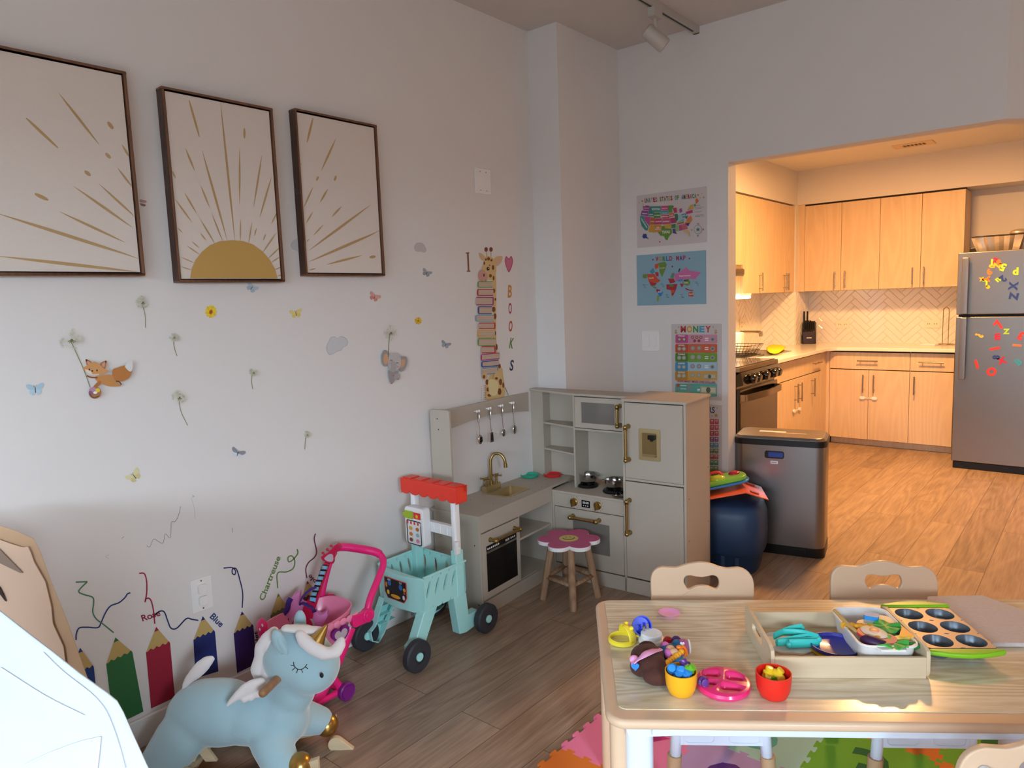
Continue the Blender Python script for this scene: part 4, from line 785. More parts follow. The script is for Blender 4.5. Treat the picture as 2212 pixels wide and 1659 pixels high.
def usa(d):
    mtext(d, 'UNITED STATES OF AMERICA', 272, 300, 856, 245, 46)
    for x, y, q in ((248, 283, 16), (215, 302, 8), (255, 317, 9), (873, 215, 17), (914, 203, 8), (897, 246, 8), (935, 241, 14)): star(d, x, y, q, 'b8863a')
    Q = [('9c3a7c', [(253, 335), (275, 345), (285, 332), (326, 334), (322, 388), (258, 378)]), ('8a4a8a', [(243, 388), (320, 392), (312, 452), (228, 440)]), ('3f8a86', [(226, 446), (272, 452), (268, 490), (318, 568), (308, 612), (282, 610), (240, 560), (222, 490)]),
         ('b84a86', [(276, 452), (338, 460), (330, 565), (272, 490)]), ('3a7a7c', [(332, 340), (345, 345), (352, 395), (380, 402), (376, 455), (316, 450)]), ('4a8f86', [(342, 340), (457, 338), (455, 405), (382, 408), (352, 392)]), ('4a8a3f', [(380, 412), (453, 410), (452, 470), (378, 472)]),
         ('b4602f', [(342, 462), (392, 472), (388, 545), (336, 545)]), ('b83a6a', [(394, 478), (468, 474), (472, 540), (390, 544)]), ('c9942f', [(334, 550), (384, 550), (384, 636), (318, 628)]), ('c8842f', [(388, 550), (462, 546), (460, 622), (388, 632)]), ('c0487c', [(460, 338), (538, 334), (542, 384), (460, 386)]),
         ('3f8f96', [(458, 392), (540, 388), (540, 430), (458, 434)]), ('c04058', [(458, 440), (545, 436), (556, 476), (476, 480)]), ('b83f6c', [(474, 486), (562, 480), (566, 536), (476, 540)]), ('c9a03a', [(468, 545), (570, 540), (572, 584), (506, 584), (500, 558)]), ('5f8a2f', [(466, 562), (498, 562), (504, 588), (576, 590), (582, 640), (540, 690), (532, 722), (510, 714), (490, 670), (455, 672), (420, 628), (464, 622)]),
         ('4f8a3f', [(540, 334), (590, 330), (606, 342), (582, 372), (588, 408), (546, 412)]), ('c4683a', [(546, 418), (604, 416), (612, 450), (560, 462)]), ('a8355a', [(564, 474), (616, 468), (632, 524), (572, 532)]), ('3f6f4f', [(576, 544), (622, 538), (620, 584), (578, 586)]), ('4a3f7c', [(588, 594), (618, 592), (622, 628), (642, 650), (590, 640)]),
         ('b8355c', [(590, 362), (632, 354), (640, 412), (606, 414)]), ('3f6f5c', [(612, 428), (646, 426), (650, 490), (630, 512), (616, 470)]), ('9a4a8a', [(664, 372), (690, 362), (700, 400), (668, 416)]), ('8ac0bc', [(650, 440), (682, 432), (688, 480), (655, 498)]), ('4a96a8', [(686, 432), (736, 418), (738, 456), (706, 474)]), ('6fb0a4', [(636, 520), (700, 486), (724, 478), (708, 506), (650, 524)]),
         ('a8683f', [(640, 530), (718, 510), (710, 532), (636, 546)]), ('7fae6a', [(626, 556), (654, 552), (656, 620), (624, 622)]), ('b04a70', [(660, 552), (694, 544), (704, 606), (664, 616)]), ('c05a6c', [(698, 544), (740, 534), (760, 592), (706, 604)]), ('3f2f6a', [(728, 534), (782, 526), (764, 566)]), ('c9842f', [(722, 524), (820, 480), (786, 524), (732, 532)]), ('d8702f', [(740, 504), (790, 440), (806, 476), (760, 504)]), ('4f5f4f', [(726, 470), (760, 440), (752, 482)]),
         ('b83f7c', [(738, 402), (812, 380), (816, 412), (742, 432)]), ('c9a24a', [(752, 384), (786, 330), (820, 318), (826, 372)]), ('d8602f', [(846, 262), (866, 252), (880, 280), (858, 312), (846, 296)]), ('6a9f6a', [(828, 320), (848, 305), (850, 340), (832, 346)]), ('c9a86a', [(706, 612), (760, 602), (790, 660), (782, 684), (756, 640), (710, 622)]), ('2f3f86', [(250, 680), (262, 650), (296, 650), (300, 684), (328, 708), (290, 698), (262, 702)]), ('b8355c', [(438, 728), (458, 738), (442, 750)])]
    for c, P in Q: d.poly(P, c)
    for t, x0, y0, x1, y1, h in (('MONTANA', 360, 382, 450, 380, 18), ('WYOMING', 385, 450, 450, 448, 14), ('NEBRASKA', 464, 464, 545, 462, 14), ('KANSAS', 482, 520, 555, 518, 18), ('COLORADO', 398, 520, 468, 516, 14), ('TEXAS', 472, 646, 560, 640, 30), ('OREGON', 246, 428, 306, 430, 14), ('IDAHO', 328, 440, 372, 438, 13), ('UTAH', 346, 518, 384, 518, 13), ('IOWA', 560, 450, 600, 446, 14), ('NEW', 410, 586, 445, 584, 14), ('MEXICO', 394, 606, 456, 603, 14), ('WASHINGTON', 262, 366, 322, 368, 10), ('OHIO', 692, 456, 732, 446, 12), ('DAKOTA', 470, 372, 534, 370, 11), ('DAKOTA', 470, 424, 534, 422, 11)): d.text(t, x0, y0, x1, y1, h, 'efe6e0')
    d.text('CALIFORNIA', 232, 478, 300, 588, 15, 'efe6e0')
    N_ = [(874+44*math.cos(R(a)), 601+48*math.sin(R(a))) for a in range(0, 361, 15)]; d.line(N_, 3, '4a5a70', False); star(d, 874, 601, 26, '3f7a7c')
    for t, x, y in (('N', 868, 545), ('S', 866, 680), ('W', 797, 616), ('E', 928, 608)): d.text(t, x, y, x+16, y, 18, '3a4658')
    for y in (330, 350, 366, 400, 436, 450): d.line([(838+(y % 7)*3, y+6), (900+(y % 11)*5, y-2)], 3, '5a5a66', False)
poster('map_poster', 'white map poster titled united states of america', [(1376, 421), (1528, 404), (1526, 524), (1376, 535)], ZM, 'c9c0be', usa)
def world(d):
    mtext(d, 'WORLD MAP', 396, 955, 738, 940, 48, ['a52a3c', 'b8862f', '3f7a4a', '2f6f96', 'a8335c', 'c8552f', '9c2f5c', '5a3a7c', 'a8406c'])
    for x, y in ((366, 938), (774, 925)): d.sm([(x, y+12), (x-10, y-2), (x-4, y-10), (x, y-5), (x+5, y-10), (x+10, y-2)], 'a8356c')
    Q = [('6a8a3a', [(430, 975), (500, 960), (522, 990), (500, 1060), (468, 1135), (440, 1070)]), ('c8502f', [(388, 990), (435, 978), (425, 1030), (395, 1046), (385, 1015)]), ('4a8aa8', [(330, 1070), (370, 1030), (388, 1070), (360, 1105)]), ('6a8a3a', [(255, 1105), (298, 1100), (300, 1145), (265, 1150), (250, 1135)]), ('c8502f', [(298, 1100), (385, 1098), (420, 1150), (450, 1170), (425, 1195), (322, 1190)]), ('b83040', [(388, 1078), (430, 1080), (432, 1125), (405, 1125)]),
         ('a82a38', [(326, 1190), (410, 1198), (392, 1228), (345, 1230)]), ('6a8a3a', [(345, 1230), (375, 1235), (420, 1258), (390, 1262)]), ('a82a38', [(402, 1268), (450, 1275), (440, 1300), (408, 1300)]), ('2f7fc0', [(428, 1288), (482, 1298), (462, 1345), (438, 1350), (420, 1305)]), ('8a9a3a', [(415, 1335), (440, 1345), (428, 1412), (412, 1400)]), ('5a8f6a', [(560, 1140), (580, 1090), (610, 1085), (596, 1150)]), ('c46a9c', [(600, 1100), (650, 1090), (740, 1022), (775, 1060), (905, 1080), (870, 1120), (840, 1160), (760, 1150), (625, 1180)]),
         ('a82a38', [(535, 1150), (600, 1150), (620, 1190), (560, 1205)]), ('4a8ac0', [(640, 1165), (700, 1152), (705, 1180), (650, 1185)]), ('2f3f2f', [(712, 1165), (770, 1158), (760, 1180), (715, 1182)]), ('6a8a3a', [(700, 1188), (775, 1165), (785, 1205), (755, 1230), (705, 1210)]), ('a82a38', [(668, 1205), (710, 1210), (692, 1252)]), ('a82a38', [(518, 1215), (640, 1210), (630, 1260), (598, 1330), (580, 1350), (568, 1280), (520, 1270)]), ('5a7a3a', [(545, 1215), (600, 1215), (595, 1245), (555, 1240)]), ('c8552f', [(570, 1280), (612, 1275), (600, 1310), (575, 1315)]),
         ('b8502f', [(762, 1310), (800, 1295), (832, 1325), (812, 1355), (768, 1345)]), ('a82a38', [(725, 1250), (780, 1275), (830, 1280), (800, 1290), (740, 1275)]), ('8a3f2f', [(570, 1010), (595, 1003), (590, 1030)]), ('2c2c2c', [(650, 1070), (660, 1042), (678, 1034), (662, 1078)])]
    for c, P in Q: d.poly(P, c)
    for t, x0, y0, x1, y1, h in (('Canada', 320, 1152, 376, 1148, 16), ('Russian Federation', 664, 1128, 788, 1122, 16), ('China', 712, 1204, 762, 1202, 18), ('Brazil', 428, 1306, 466, 1304, 13), ('Australia', 770, 1330, 828, 1328, 14), ('Greenland', 440, 1038, 500, 1034, 11)): d.text(t, x0, y0, x1, y1, h, 'e6e2da')
    for x, y in ((250, 1215), (455, 1208), (508, 1328), (675, 1330), (842, 1190)):
        for k in range(3): d.line([(x+k*8, y+16*k), (x+k*8+26, y+16*k-1)], 4, '3c4f5c', False)
poster('map_poster', 'light blue world map poster under the other map', [(1376, 551), (1526, 541), (1525, 657), (1376, 660)], ZM, '86a9b8', world)
Zm = Zc(1430, 680, 4.487)
def money(d):
    mtext(d, 'MONEY', 178, 168, 478, 168, 58, ['b23a30', 'c9942f', '3f8a4a', '4a96b8', 'b8382f'])
    for x, y, h in ((122, 180, 44), (156, 126, 20), (492, 126, 20), (508, 180, 46)): d.text('$', x, y, x+h*.6, y, h*.8, 'b08a4a')
    rows = [(192, 272, 'c88aa0', 'b8508a', 'PENNY', '8a4a3a'), (283, 362, 'c8603f', 'b84a2a', 'NICKEL', '8d9088'), (370, 452, '6f9a3a', '4f7a2a', 'DIME', '9a9d98'), (458, 544, 'a0bccc', '3f8ab0', 'QUARTER', '8a8d88'), (544, 630, 'c99a48', 'b0802f', 'HALF DOLLAR', '9a9a90')]
    for y0, y1, c1, c2, t, cc in rows:
        k = lambda x, w_, a, b_: [(p[0], p[1]) for p in rrect(w_, b_-a, 12, 4, x+w_/2, (a+b_)/2)]
        d.poly(k(132, 405, y0, y1+6), c1); d.poly(k(132, 122, y0, y1), c2); d.text(t, 160, y0+18, 225, y0+20, 13, 'eee4dc')
        for x in (170, 215): d.ell(x, y0+46, 20, 20, cc).ell(x, y0+46, 13, 13, 'b3b0a8')
        for i in range(2 if y0 > 200 else 3): d.ell(300+62*i if y0 > 200 else 298+40*i, y0+40 if y0 > 200 else y0+26, 22 if y0 > 200 else 15, 22 if y0 > 200 else 15, cc).ell(300+62*i if y0 > 200 else 298+40*i, y0+40 if y0 > 200 else y0+26, 12 if y0 > 200 else 8, 12 if y0 > 200 else 8, 'a8a49a')
        if y0 < 200:
            for x in (318, 360): d.ell(x, y0+60, 15, 15, cc)
        for yy in (y0+32, y0+50): d.line([(418, yy+4), (452, yy+4)], 9, 'efe8e4', False)
        if y0 < 500: d.ell(492, y0+46, 22, 22, '9a9d98').ell(492, y0+46, 12, 12, '6a6d68')
        else: d.poly([(408, 572), (522, 574), (522, 620), (408, 618)], 'b8b49c').ell(466, 597, 16, 18, '5a5f50').line([(412, 576), (518, 578), (518, 616), (412, 614), (412, 576)], 3, '6a6f5c', False)
    d.text('HOW MANY MAKE ONE DOLLAR?', 155, 650, 522, 666, 20, 'a03040')
    d.poly([(p[0], p[1]) for p in rrect(402, 125, 12, 4, 335, 728)], '5aa090')
    for x, y, q in ((163, 682, 16), (163, 716, 14), (268, 694, 22), (268, 746, 20)): d.ell(x, y, q, q, '8a8d88' if y != 682 else 'a05040')
    for y in (684, 716): d.line([(184, y), (240, y+2)], 6, 'dfe8e0', False)
    for y in (722, 736): d.line([(346, y), (374, y)], 7, 'efe8e4', False)
    d.poly([(380, 692), (528, 698), (528, 764), (380, 758)], 'c4c0a4').ell(454, 728, 22, 28, '5a5f50').line([(386, 698), (522, 704), (522, 758), (386, 752), (386, 698)], 4, '6a6f5c', False)
poster('money_poster', 'money chart poster with rows of coins above the play kitchen', [(1450, 700), (1560, 699), (1558, 864), (1452, 860)], Zm, 'c4bebb', money)
def nums(d):
    d.text('NUMBERS', 240, 950, 512, 950, 56, '2f3f5c'); star(d, 525, 975, 24, 'b8863a'); star(d, 535, 902, 9, 'b8863a'); star(d, 487, 978, 9, 'b8863a')
    cs = ['b83a48', 'b83a48', 'a8303c', '7a3f6a', '3f7a86', '5a6a3a', 'a04a3a', '3f7a4a', '5a7a3a', '2f4f7c']
    for r_ in range(10):
        for c in range(5):
            x0 = 512-44*c; y0 = 1012+56.5*r_; d.poly([(x0, y0), (x0+38, y0+1), (x0+38, y0+48), (x0, y0+47)], cs[r_])
            d.text(str(10*(r_+1)-c), x0+8, y0+24, x0+30, y0+24, 17, 'd8ccc8'); d.line([(x0+10, y0+36), (x0+28, y0+36)], 2.5, 'd8ccc8', False)
poster('number_poster', 'number chart poster mostly hidden behind the play fridge', [(1490, 872), (1560, 874), (1559, 1036), (1492, 1036)], Zm, 'c4bebb', nums)
# ================================================================ PLAY KITCHEN
mat('greige', 'b5ab9c', .5); mat('greige_in', 'a2988a', .55); mat('brass', 'a8905a', .3, 1); mat('brass_light', 'c2b084', .4, .8); mat('smoked', '77736c', .1, coat=.5)
mat('toy_steel', 'b8b6b2', .15, 1); mat('decal_black', '0c0c0d', .25); mat('decal_white', 'e6e6e6', .5); mat('screw_hole', '4a4540', .6); mat('white_knob', 'f4f4f2', .25, coat=.4)
PK = thing('play_kitchen', 'greige corner play kitchen with brass handles, toy oven, sink and fridge', 'play kitchen', (0.249, 2.871, 0), R(4))
t_ = .012
def pbox(name, qs, m='greige', par=None, bevel=.001):
    b = MB()
    for q in qs: b.box(*q, m)
    return b.build(name, par or PK, bevel=bevel, seg=1)
def phandle(par, p, q, n, rb=.006):
    p, q, n = Vector(p), Vector(q), Vector(n).normalized(); d = (q-p).normalized(); b = MB(); o = n*.035
    b.cyl(p+o+d*.012, q+o-d*.012, rb+.001, 'brass', seg=12)
    for c, s_ in ((p, 1), (q, -1)):
        b.lathe([(.012, 0), (.012, .003), (.007, .012), (.0085, .026), (0, .03)], c, 'brass', ax=n, seg=14); b.ell(c+o, .0115, 'brass'); b.cyl(c+o+d*s_*.010, c+o+d*s_*.016, .010, 'brass', seg=12)
    return b.build('handle', par)
H = .955; D = .30
# right block: carcass
pbox('side_panel', [(.718, 0, 0, .73, D, H-.012)]); pbox('side_panel', [(.41, 0, 0, .422, D, H-.012)]); pbox('top_panel', [(.41, -.008, H-.012, .735, D, H)])
pbox('back_panel', [(.41, D-.008, 0, .73, D, H-.012)]); pbox('back_panel', [(.0, .218, 0, .41, .226, .45)]); pbox('divider', [(.422, .002, .560, .718, D-.01, .572)]); pbox('kick_board', [(0, .0, 0, .73, .012, .072)])
d = pbox('upper_door', [(.424, -.002, .574, .716, .010, .938)])
d2 = pbox('lower_door', [(.424, -.002, .080, .716, .010, .556)])
phandle(d, (.445, -.002, .665), (.445, -.002, .825), (0, -1, 0)); phandle(d2, (.445, -.002, .305), (.445, -.002, .465), (0, -1, 0))
b = MB(); b.ringp(rrect(.108, .150, .006, 4), rrect(.074, .112, .003, 4), (.553, -.003, .745), (1, 0, 0), (0, 0, 1), (0, -.004, 0), 'brass_light')
b.prism(rrect(.074, .112, .003, 4), (.553, -.0035, .745), (1, 0, 0), (0, 0, 1), (0, -.0008, 0), mat('brass_deep', '9c8a5c', .3, .9)); ds = b.build('water_dispenser', d)
b = MB(); b.box(.55, -.02, .772, .585, -.004, .792, 'black'); b.cyl((.568, -.014, .772), (.568, -.014, .764), .007, 'black'); b.build('nozzle', ds, bevel=.002)
b = MB(); b.add([(.516, -.0045, .689), (.59, -.0045, .689), (.585, -.016, .689), (.521, -.016, .689), (.516, -.0045, .700), (.59, -.0045, .700)], [(0, 1, 2, 3), (3, 2, 5, 4)], 'brass_light'); b.build('drip_shelf', ds)
# stove block
pbox('stove_top', [(0, -.004, .448, .41, .218, .460)]); pbox('stove_side', [(0, 0, .07, .012, .218, .448)])
pbox('control_panel', [(.012, 0, .378, .41, .012, .447)]); b = MB(); b.ringp([(.014, .078), (.408, .078), (.408, .374), (.014, .374)], [(.12, .16), (.33, .16), (.33, .318), (.12, .318)], (0, 0, 0), (1, 0, 0), (0, 0, 1), (0, .012, 0), 'greige'); od = b.build('oven_door', PK, bevel=.001, seg=1)
b = MB(); b.box(.12, .004, .16, .33, .006, .318, 'smoked'); b.build('window', od)
b = MB(); b.box(.12, .007, .283, .33, .02, .288, 'greige'); b.build('rack', od)
phandle(od, (.125, 0, .338), (.275, 0, .338), (0, -1, 0))
for x in (.132, .268):
    b = MB(); b.lathe([(.021, 0), (.021, .006), (.017, .010), (.017, .012), (0, .012)], (x, 0, .412), 'brass', ax=(0, -1, 0)); b.box(x-.0035, -.028, .393, x+.0035, -.010, .431, 'brass'); b.build('knob', PK)
b = MB()
for x in (.132, .268):
    for k in range(9): a = R(150-30*k+0); b.cyl((x+.031*math.cos(a), -.0001, .412+.031*math.sin(a)), (x+.031*math.cos(a), -.0006, .412+.031*math.sin(a)), .0016, 'screw_hole', seg=8)
b.build('dial_marks', PK)
b = MB(); b.box(.176, -.0012, .392, .224, 0, .428, 'decal_black'); sc_ = b.build('clock_display', PK)
b = MB(); b.text('00:30', (.2, -.0016, .411), (1, 0, 0), (0, 0, 1), .011, 'decal_white')
for x in (.188, .2, .212): b.cyl((x, -.0013, .401), (x, -.0018, .401), .003, 'decal_white', seg=8)
b.build('digits', sc_)
# burners
for x, y, q in ((.130, .145, .054), (.300, .110, .054)):
    b = MB(); b.lathe([(q, 0), (q+.002, .006), (q-.004, .014), (.012, .016), (0, .016)], (x, y, .460), 'black')
    for k in range(4): a = R(45+90*k); b.box(x+.03*math.cos(a)-.006, y+.03*math.sin(a)-.006, .474, x+.03*math.cos(a)+.006, y+.03*math.sin(a)+.006, .484, 'black')
    b.build('burner', PK)
# upper block with microwave and shelves
yb = .226; YF = lambda x: .150-(x+.146)*.0  if x < -.146 else .150-(x+.146)*.228
def slab(name, pts, z0, z1, m='greige'):
    b = MB(); b.prism(pts, (0, 0, z0), (1, 0, 0), (0, 1, 0), (0, 0, z1-z0), m); return b.build(name, PK, bevel=.001, seg=1)
yu = .085
slab('back_panel', [(-.245, yb-.006), (.41, yb-.006), (.41, yb), (-.245, yb)], .482, H-.012)
slab('top_panel', [(-.245, .170), (-.140, .142), (.09, yu-.008), (.409, yu-.012), (.409, yb), (-.245, yb)], H-.012, H)
slab('upright', [(.084, yu+.002), (.096, yu), (.096, yb-.006), (.084, yb-.006)], .4605, H-.012)
slab('upright', [(-.152, .152), (-.140, .149), (-.140, yb-.006), (-.152, yb-.006)], .482, H-.012)
slab('plain_panel', [(-.245, .178), (-.152, .156), (-.152, .168), (-.245, .190)], .482, H-.012)
slab('left_post', [(-.245, .190), (-.233, .188), (-.233, yb-.006), (-.245, yb-.006)], .482, H-.012)
for z in (.770, .628): slab('shelf', [(-.140, .152), (.084, yu+.006), (.084, yb-.006), (-.140, yb-.006)], z, z+.011)
pbox('microwave_floor', [(.096, yu, .765, .41, yb-.006, .776)])
R4 = lambda x0, x1, z0, z1: [(x0, z0), (x1, z0), (x1, z1), (x0, z1)]
b = MB(); b.ringp(R4(.099, .408, .780, .938), R4(.138, .328, .806, .912), (0, yu-.004, 0), (1, 0, 0), (0, 0, 1), (0, .012, 0), 'greige'); md = b.build('microwave_door', PK, bevel=.001, seg=1)
b = MB(); b.box(.138, yu+.001, .806, .328, yu+.003, .912, 'smoked'); b.build('window', md)
phandle(md, (.360, yu-.004, .81), (.360, yu-.004, .905), (0, -1, 0))
# left block with the sink
b = MB(); b.ringp([(x, y) for x, y in rrect(.292, .840, .001, 5, -.141, -.194)], [(x, y) for x, y in rrect(.125, .185, .008, 5, -.128, -.20)], (0, 0, .469), (1, 0, 0), (0, 1, 0), (0, 0, .012), 'greige'); b.build('worktop', PK)
pbox('end_panel', [(-.275, -.608, 0, 0, -.596, .469)]); pbox('divider', [(-.275, -.300, .07, -.006, -.288, .395)]); pbox('end_panel', [(-.275, -.006, 0, -.001, .006, .469)])
pbox('front_rail', [(-.012, -.596, .397, 0, -.006, .468)]); pbox('kick_board', [(-.012, -.596, 0, 0, -.006, .070)]); pbox('floor_panel', [(-.275, -.596, .062, -.012, -.006, .072)]); pbox('shelf', [(-.26, -.288, .270, -.008, -.006, .281)]); pbox('back_panel', [(-.28, -.596, .07, -.272, .22, .469)])
dd = pbox('dishwasher_door', [(-.010, -.594, .078, .002, -.302, .392)])
b = MB(); b.box(.002, -.565, .112, .0035, -.330, .292, 'decal_black'); b.box(.002, -.565, .302, .0035, -.330, .328, 'decal_black'); b.box(.002, -.565, .293, .003, -.330, .301, 'toy_steel')
b.text('00:30', (.0042, -.405, .309), (0, 1, 0), (0, 0, 1), .010, 'decal_white')
for i in range(10):
    y = -.555+.0135*i if i < 7 else -.375+.015*(i-7); b.add([V(.0042, y+p[0], .314+p[1]) for p in rrect(.008, .009, .002, 2)], [tuple(range(12))], 'decal_white')
b.build('display_panel', dd)
phandle(dd, (.002, -.535, .352), (.002, -.345, .352), (1, 0, 0))
# brass sink basin and tap
b = MB(); A = rrect(.135, .195, .010, 5, -.128, -.20); B = rrect(.118, .178, .008, 5, -.128, -.20); b.ringp(A, B, (0, 0, .481), (1, 0, 0), (0, 1, 0), (0, 0, .0025), 'brass_light'); N_ = len(B); C_ = rrect(.08, .13, .02, 5, -.128, -.20)
b.add([(x, y, .483) for x, y in B]+[(x, y, .435) for x, y in C_], [(i, (i+1) % N_, N_+(i+1) % N_, N_+i) for i in range(N_)]+[tuple(range(N_, 2*N_))], 'brass_light', True); b.build('sink_basin', PK)
b = MB(); b.box(-.235, -.285, .481, -.205, -.165, .512, 'brass_light'); b.cyl((-.22, -.225, .512), (-.22, -.225, .53), .012, 'brass')
b.tube(catmull([(-.22, -.225, .52), (-.22, -.225, .60), (-.22, -.222, .64), (-.205, -.21, .668), (-.175, -.20, .668), (-.155, -.195, .645), (-.15, -.193, .615)], 6), .0075, 'brass', 12)
b.cyl((-.15, -.193, .618), (-.149, -.193, .60), .0095, 'brass'); f = b.build('faucet', PK)
for y in (-.268, -.182):
    b = MB(); b.cyl((-.22, y, .512), (-.22, y, .545), .006, 'brass'); b.ell((-.22, y, .55), .008, 'brass'); b.cyl((-.245, y-.008, .55), (-.195, y+.008, .55), .0038, 'brass')
    b.cyl((-.228, y+.024, .55), (-.212, y-.024, .55), .0038, 'brass'); 
    for c in ((-.245, y-.008), (-.195, y+.008), (-.228, y+.024), (-.212, y-.024)): b.ell((c[0], c[1], .55), .005, 'brass', seg=10, rings=6)
    b.build('tap_handle', f)
# end post and arched utensil rail
b = MB(); P = rrect(.118, .48, .014, 5, -.206, .712); b.prism(P, (0, -.608, 0), (1, 0, 0), (0, 0, 1), (0, .012, 0), 'greige'); b.build('post', PK, bevel=.0008, seg=1)
b = MB(); top = [(-.596, .938), (.150, .938)]; bot = [(-.596+.746*i/16, .832+.030*math.sin(math.pi*i/16)) for i in range(16, -1, -1)]
b.prism(top+bot, (-.245, 0, 0), (0, 1, 0), (0, 0, 1), (.012, 0, 0), 'greige'); rail = b.build('utensil_rail', PK)
HK = [(1027, 888), (1052, 882), (1078, 876), (1102, 870)]
lf = lambda p: Matrix.Rotation(-R(4), 3, 'Z') @ (Vector(p)-Vector(PK.location))
O4, N4 = PK.location+Matrix.Rotation(R(4), 3, 'Z') @ V(-.233, 0, 0), Matrix.Rotation(R(4), 3, 'Z') @ V(1, 0, 0)
hooks = []
for px, py in HK:
    p = lf(onp(O4, N4, px, py)); hooks.append(p)
    for s_ in (-1, 1):
        b = MB(); b.cyl(p+V(0, s_*.008, 0), p+V(.014, s_*.008, 0), .003, 'white_knob', seg=10); b.ell(p+V(.016, s_*.008, 0), (.006, .007, .007), 'white_knob'); b.build('knob', rail)
# screw holes on faces
for q in [(.731, .03, .50), (.731, .27, .60), (.731, .27, .33), (.731, .03, .30)]: b = MB(); b.cyl(q, (q[0]+.0006, q[1], q[2]), .003, 'screw_hole', seg=8); b.build('screw_cap', PK)
for x, z in ((-.22, .91), (-.215, .86)): b = MB(); b.cyl((x, -.6082, z), (x, -.609, z), .0035, 'screw_hole', seg=8); b.build('screw_cap', PK)
for x, z in ((-.03, .34), (-.02, .06)): b = MB(); b.cyl((x, -.6082, z), (x, -.609, z), .0035, 'screw_hole', seg=8); b.build('screw_cap', PK)
for x, y in ((-.06, -.42), (-.2, -.42), (-.03, -.05), (-.10, .0), (-.04, .02)): b = MB(); b.cyl((x, y, .481), (x, y, .4816), .003, 'screw_hole', seg=8); b.build('screw_cap', PK)
# utensils hanging from the white knobs
M4 = Matrix.Rotation(R(4), 3, 'Z')
kinds = [('slotted_spoon', 'toy slotted spoon', 'hanging nearest the end post'), ('spatula', 'toy slotted turner', 'hanging second from the end post'), ('pasta_server', 'toy pasta fork', 'hanging third from the end post'), ('ladle', 'toy ladle', 'hanging next to the tall shelf unit')]
for i, (nm, lb, wh) in enumerate(kinds):
    p = PK.location+M4@hooks[i]; r = thing(nm, 'small steel '+lb+', '+wh, 'utensil', p, R(4)); b = MB(); x = .0175
    b.tube([V(x, -.006, .002), V(x, -.007, -.05), V(x, 0, -.058), V(x, .007, -.05), V(x, .006, .002)], .0014, 'toy_steel', 6); b.tube([V(x, 0, -.056), V(x+.002, .002, -.12)], .0018, 'toy_steel', 6); b.build('handle', r)
    b = MB(); c = V(x+.003, .004, -.142)
    if nm == 'spatula': b.prism([(-.010, .02), (.010, .02), (.014, -.03), (-.014, -.03)], c, (0, 1, 0), (0, 0, 1), (.0015, 0, 0), 'toy_steel')
    else: b.ell(c, (.006, .016, .024 if nm != 'pasta_server' else .02), 'toy_steel')
    if nm == 'slotted_spoon':
        for k in range(5): b.box(c.x+.004, c.y-.008+.004*k, c.z-.012, c.x+.0068, c.y-.0065+.004*k, c.z+.012, 'decal_black')
    if nm == 'spatula':
        for k in range(3): b.box(c.x+.0014, c.y-.008+.006*k, c.z-.022, c.x+.0018, c.y-.0055+.006*k, c.z+.012, 'decal_black')
    b.build('bowl' if nm != 'spatula' else 'blade', r)
# plates, pots
mat('green_plastic', '1fae8a', .35); mat('red_plastic', 'd8262a', .35)
for m, c, lb in (('green_plastic', (1144, 1028), 'green toy plate with a rim on the play worktop'), ('red_plastic', (1193.5, 1027), 'red toy plate on the play worktop next to the green one')):
    P = on('z', .485, *c); b = MB(); b.lathe([(0, .0), (.04, 0), (.048, .008), (.0495, .008), (.046, -.003), (0, -.003)], (0, 0, .0035), m); tag(b.build('toy_plate', loc=(P.x, P.y, .4825)), lb, 'toy plate', 'toy plates on the play worktop')
def pot(label, c, z, k=1, s_=1):
    P = PK.location+M4@V(*c, z); r = thing('toy_pot', label, 'toy pot', P, R(20)); b = MB(); b.lathe([(0, 0), (.036*k, 0), (.043*k, .008), (.045*k, .040), (.048*k, .042), (.044*k, .039), (.042*k, .01), (.035*k, .003), (0, .003)], (0, 0, 0), 'toy_steel', 28); b.build('bowl', r)
    for s_ in (-1, 1): b = MB(); b.tube(catmull([(s_*.045*k, -.014, .032), (s_*.062*k, -.012, .034), (s_*.062*k, .012, .034), (s_*.045*k, .014, .032)], 4), .0018, 'toy_steel', 6); b.build('handle', r)
    return r
pot('small steel toy pot on the rear burner, in full view', (.130, .145), .4845); pot('small steel toy pot on the front burner, partly behind the play fridge', (.300, .110), .4845, .95)
b = MB(); b.lathe([(.030, 0), (.032, .004), (.022, .010), (0, .012)], (0, 0, 0), 'toy_steel'); b.tube(catmull([(-.012, 0, .011), (-.008, 0, .022), (.008, 0, .022), (.012, 0, .011)], 4), .002, 'black', 6)
tag(b.build('pot_lid', loc=PK.location+M4@V(.365, .035, .461)), 'small steel pot lid with black grip lying on the play stove edge', 'pot lid')

# ---- pink flower stool
woodmat('raw_wood', 'b89878', '8d6c50', .7, 'z', 24, 1.6, 8); mat('stool_pink', 'c8608c', .55); mat('smile_yellow', 'dccb7a', .6)
r = thing('flower_stool', 'small wooden stool with a pink flower seat and a smiley face', 'stool', (.478, 2.69, 0), R(22))
def flower(q, N_=6, off=15): 
    P = []
    for i in range(144):
        a = 2*math.pi*i/144; k = abs(math.cos(N_*(a-R(off))/2))**.75; P.append((q*(.70+.30*k)*math.cos(a), q*(.70+.30*k)*math.sin(a)))
    return P
b = MB(); b.prism(flower(.150), (0, 0, .274), (1, 0, 0), (0, 1, 0), (0, 0, .0185), 'white'); st = b.build('seat', r, bevel=.0015)
b = MB(); b.prism(flower(.149), (0, 0, .2925), (1, 0, 0), (0, 1, 0), (0, 0, .0012), 'stool_pink'); b.build('pink_top', st)
b = MB(); b.cyl((0, 0, .2937), (0, 0, .2944), .046, 'smile_yellow', seg=40); A_ = YAW-R(22)
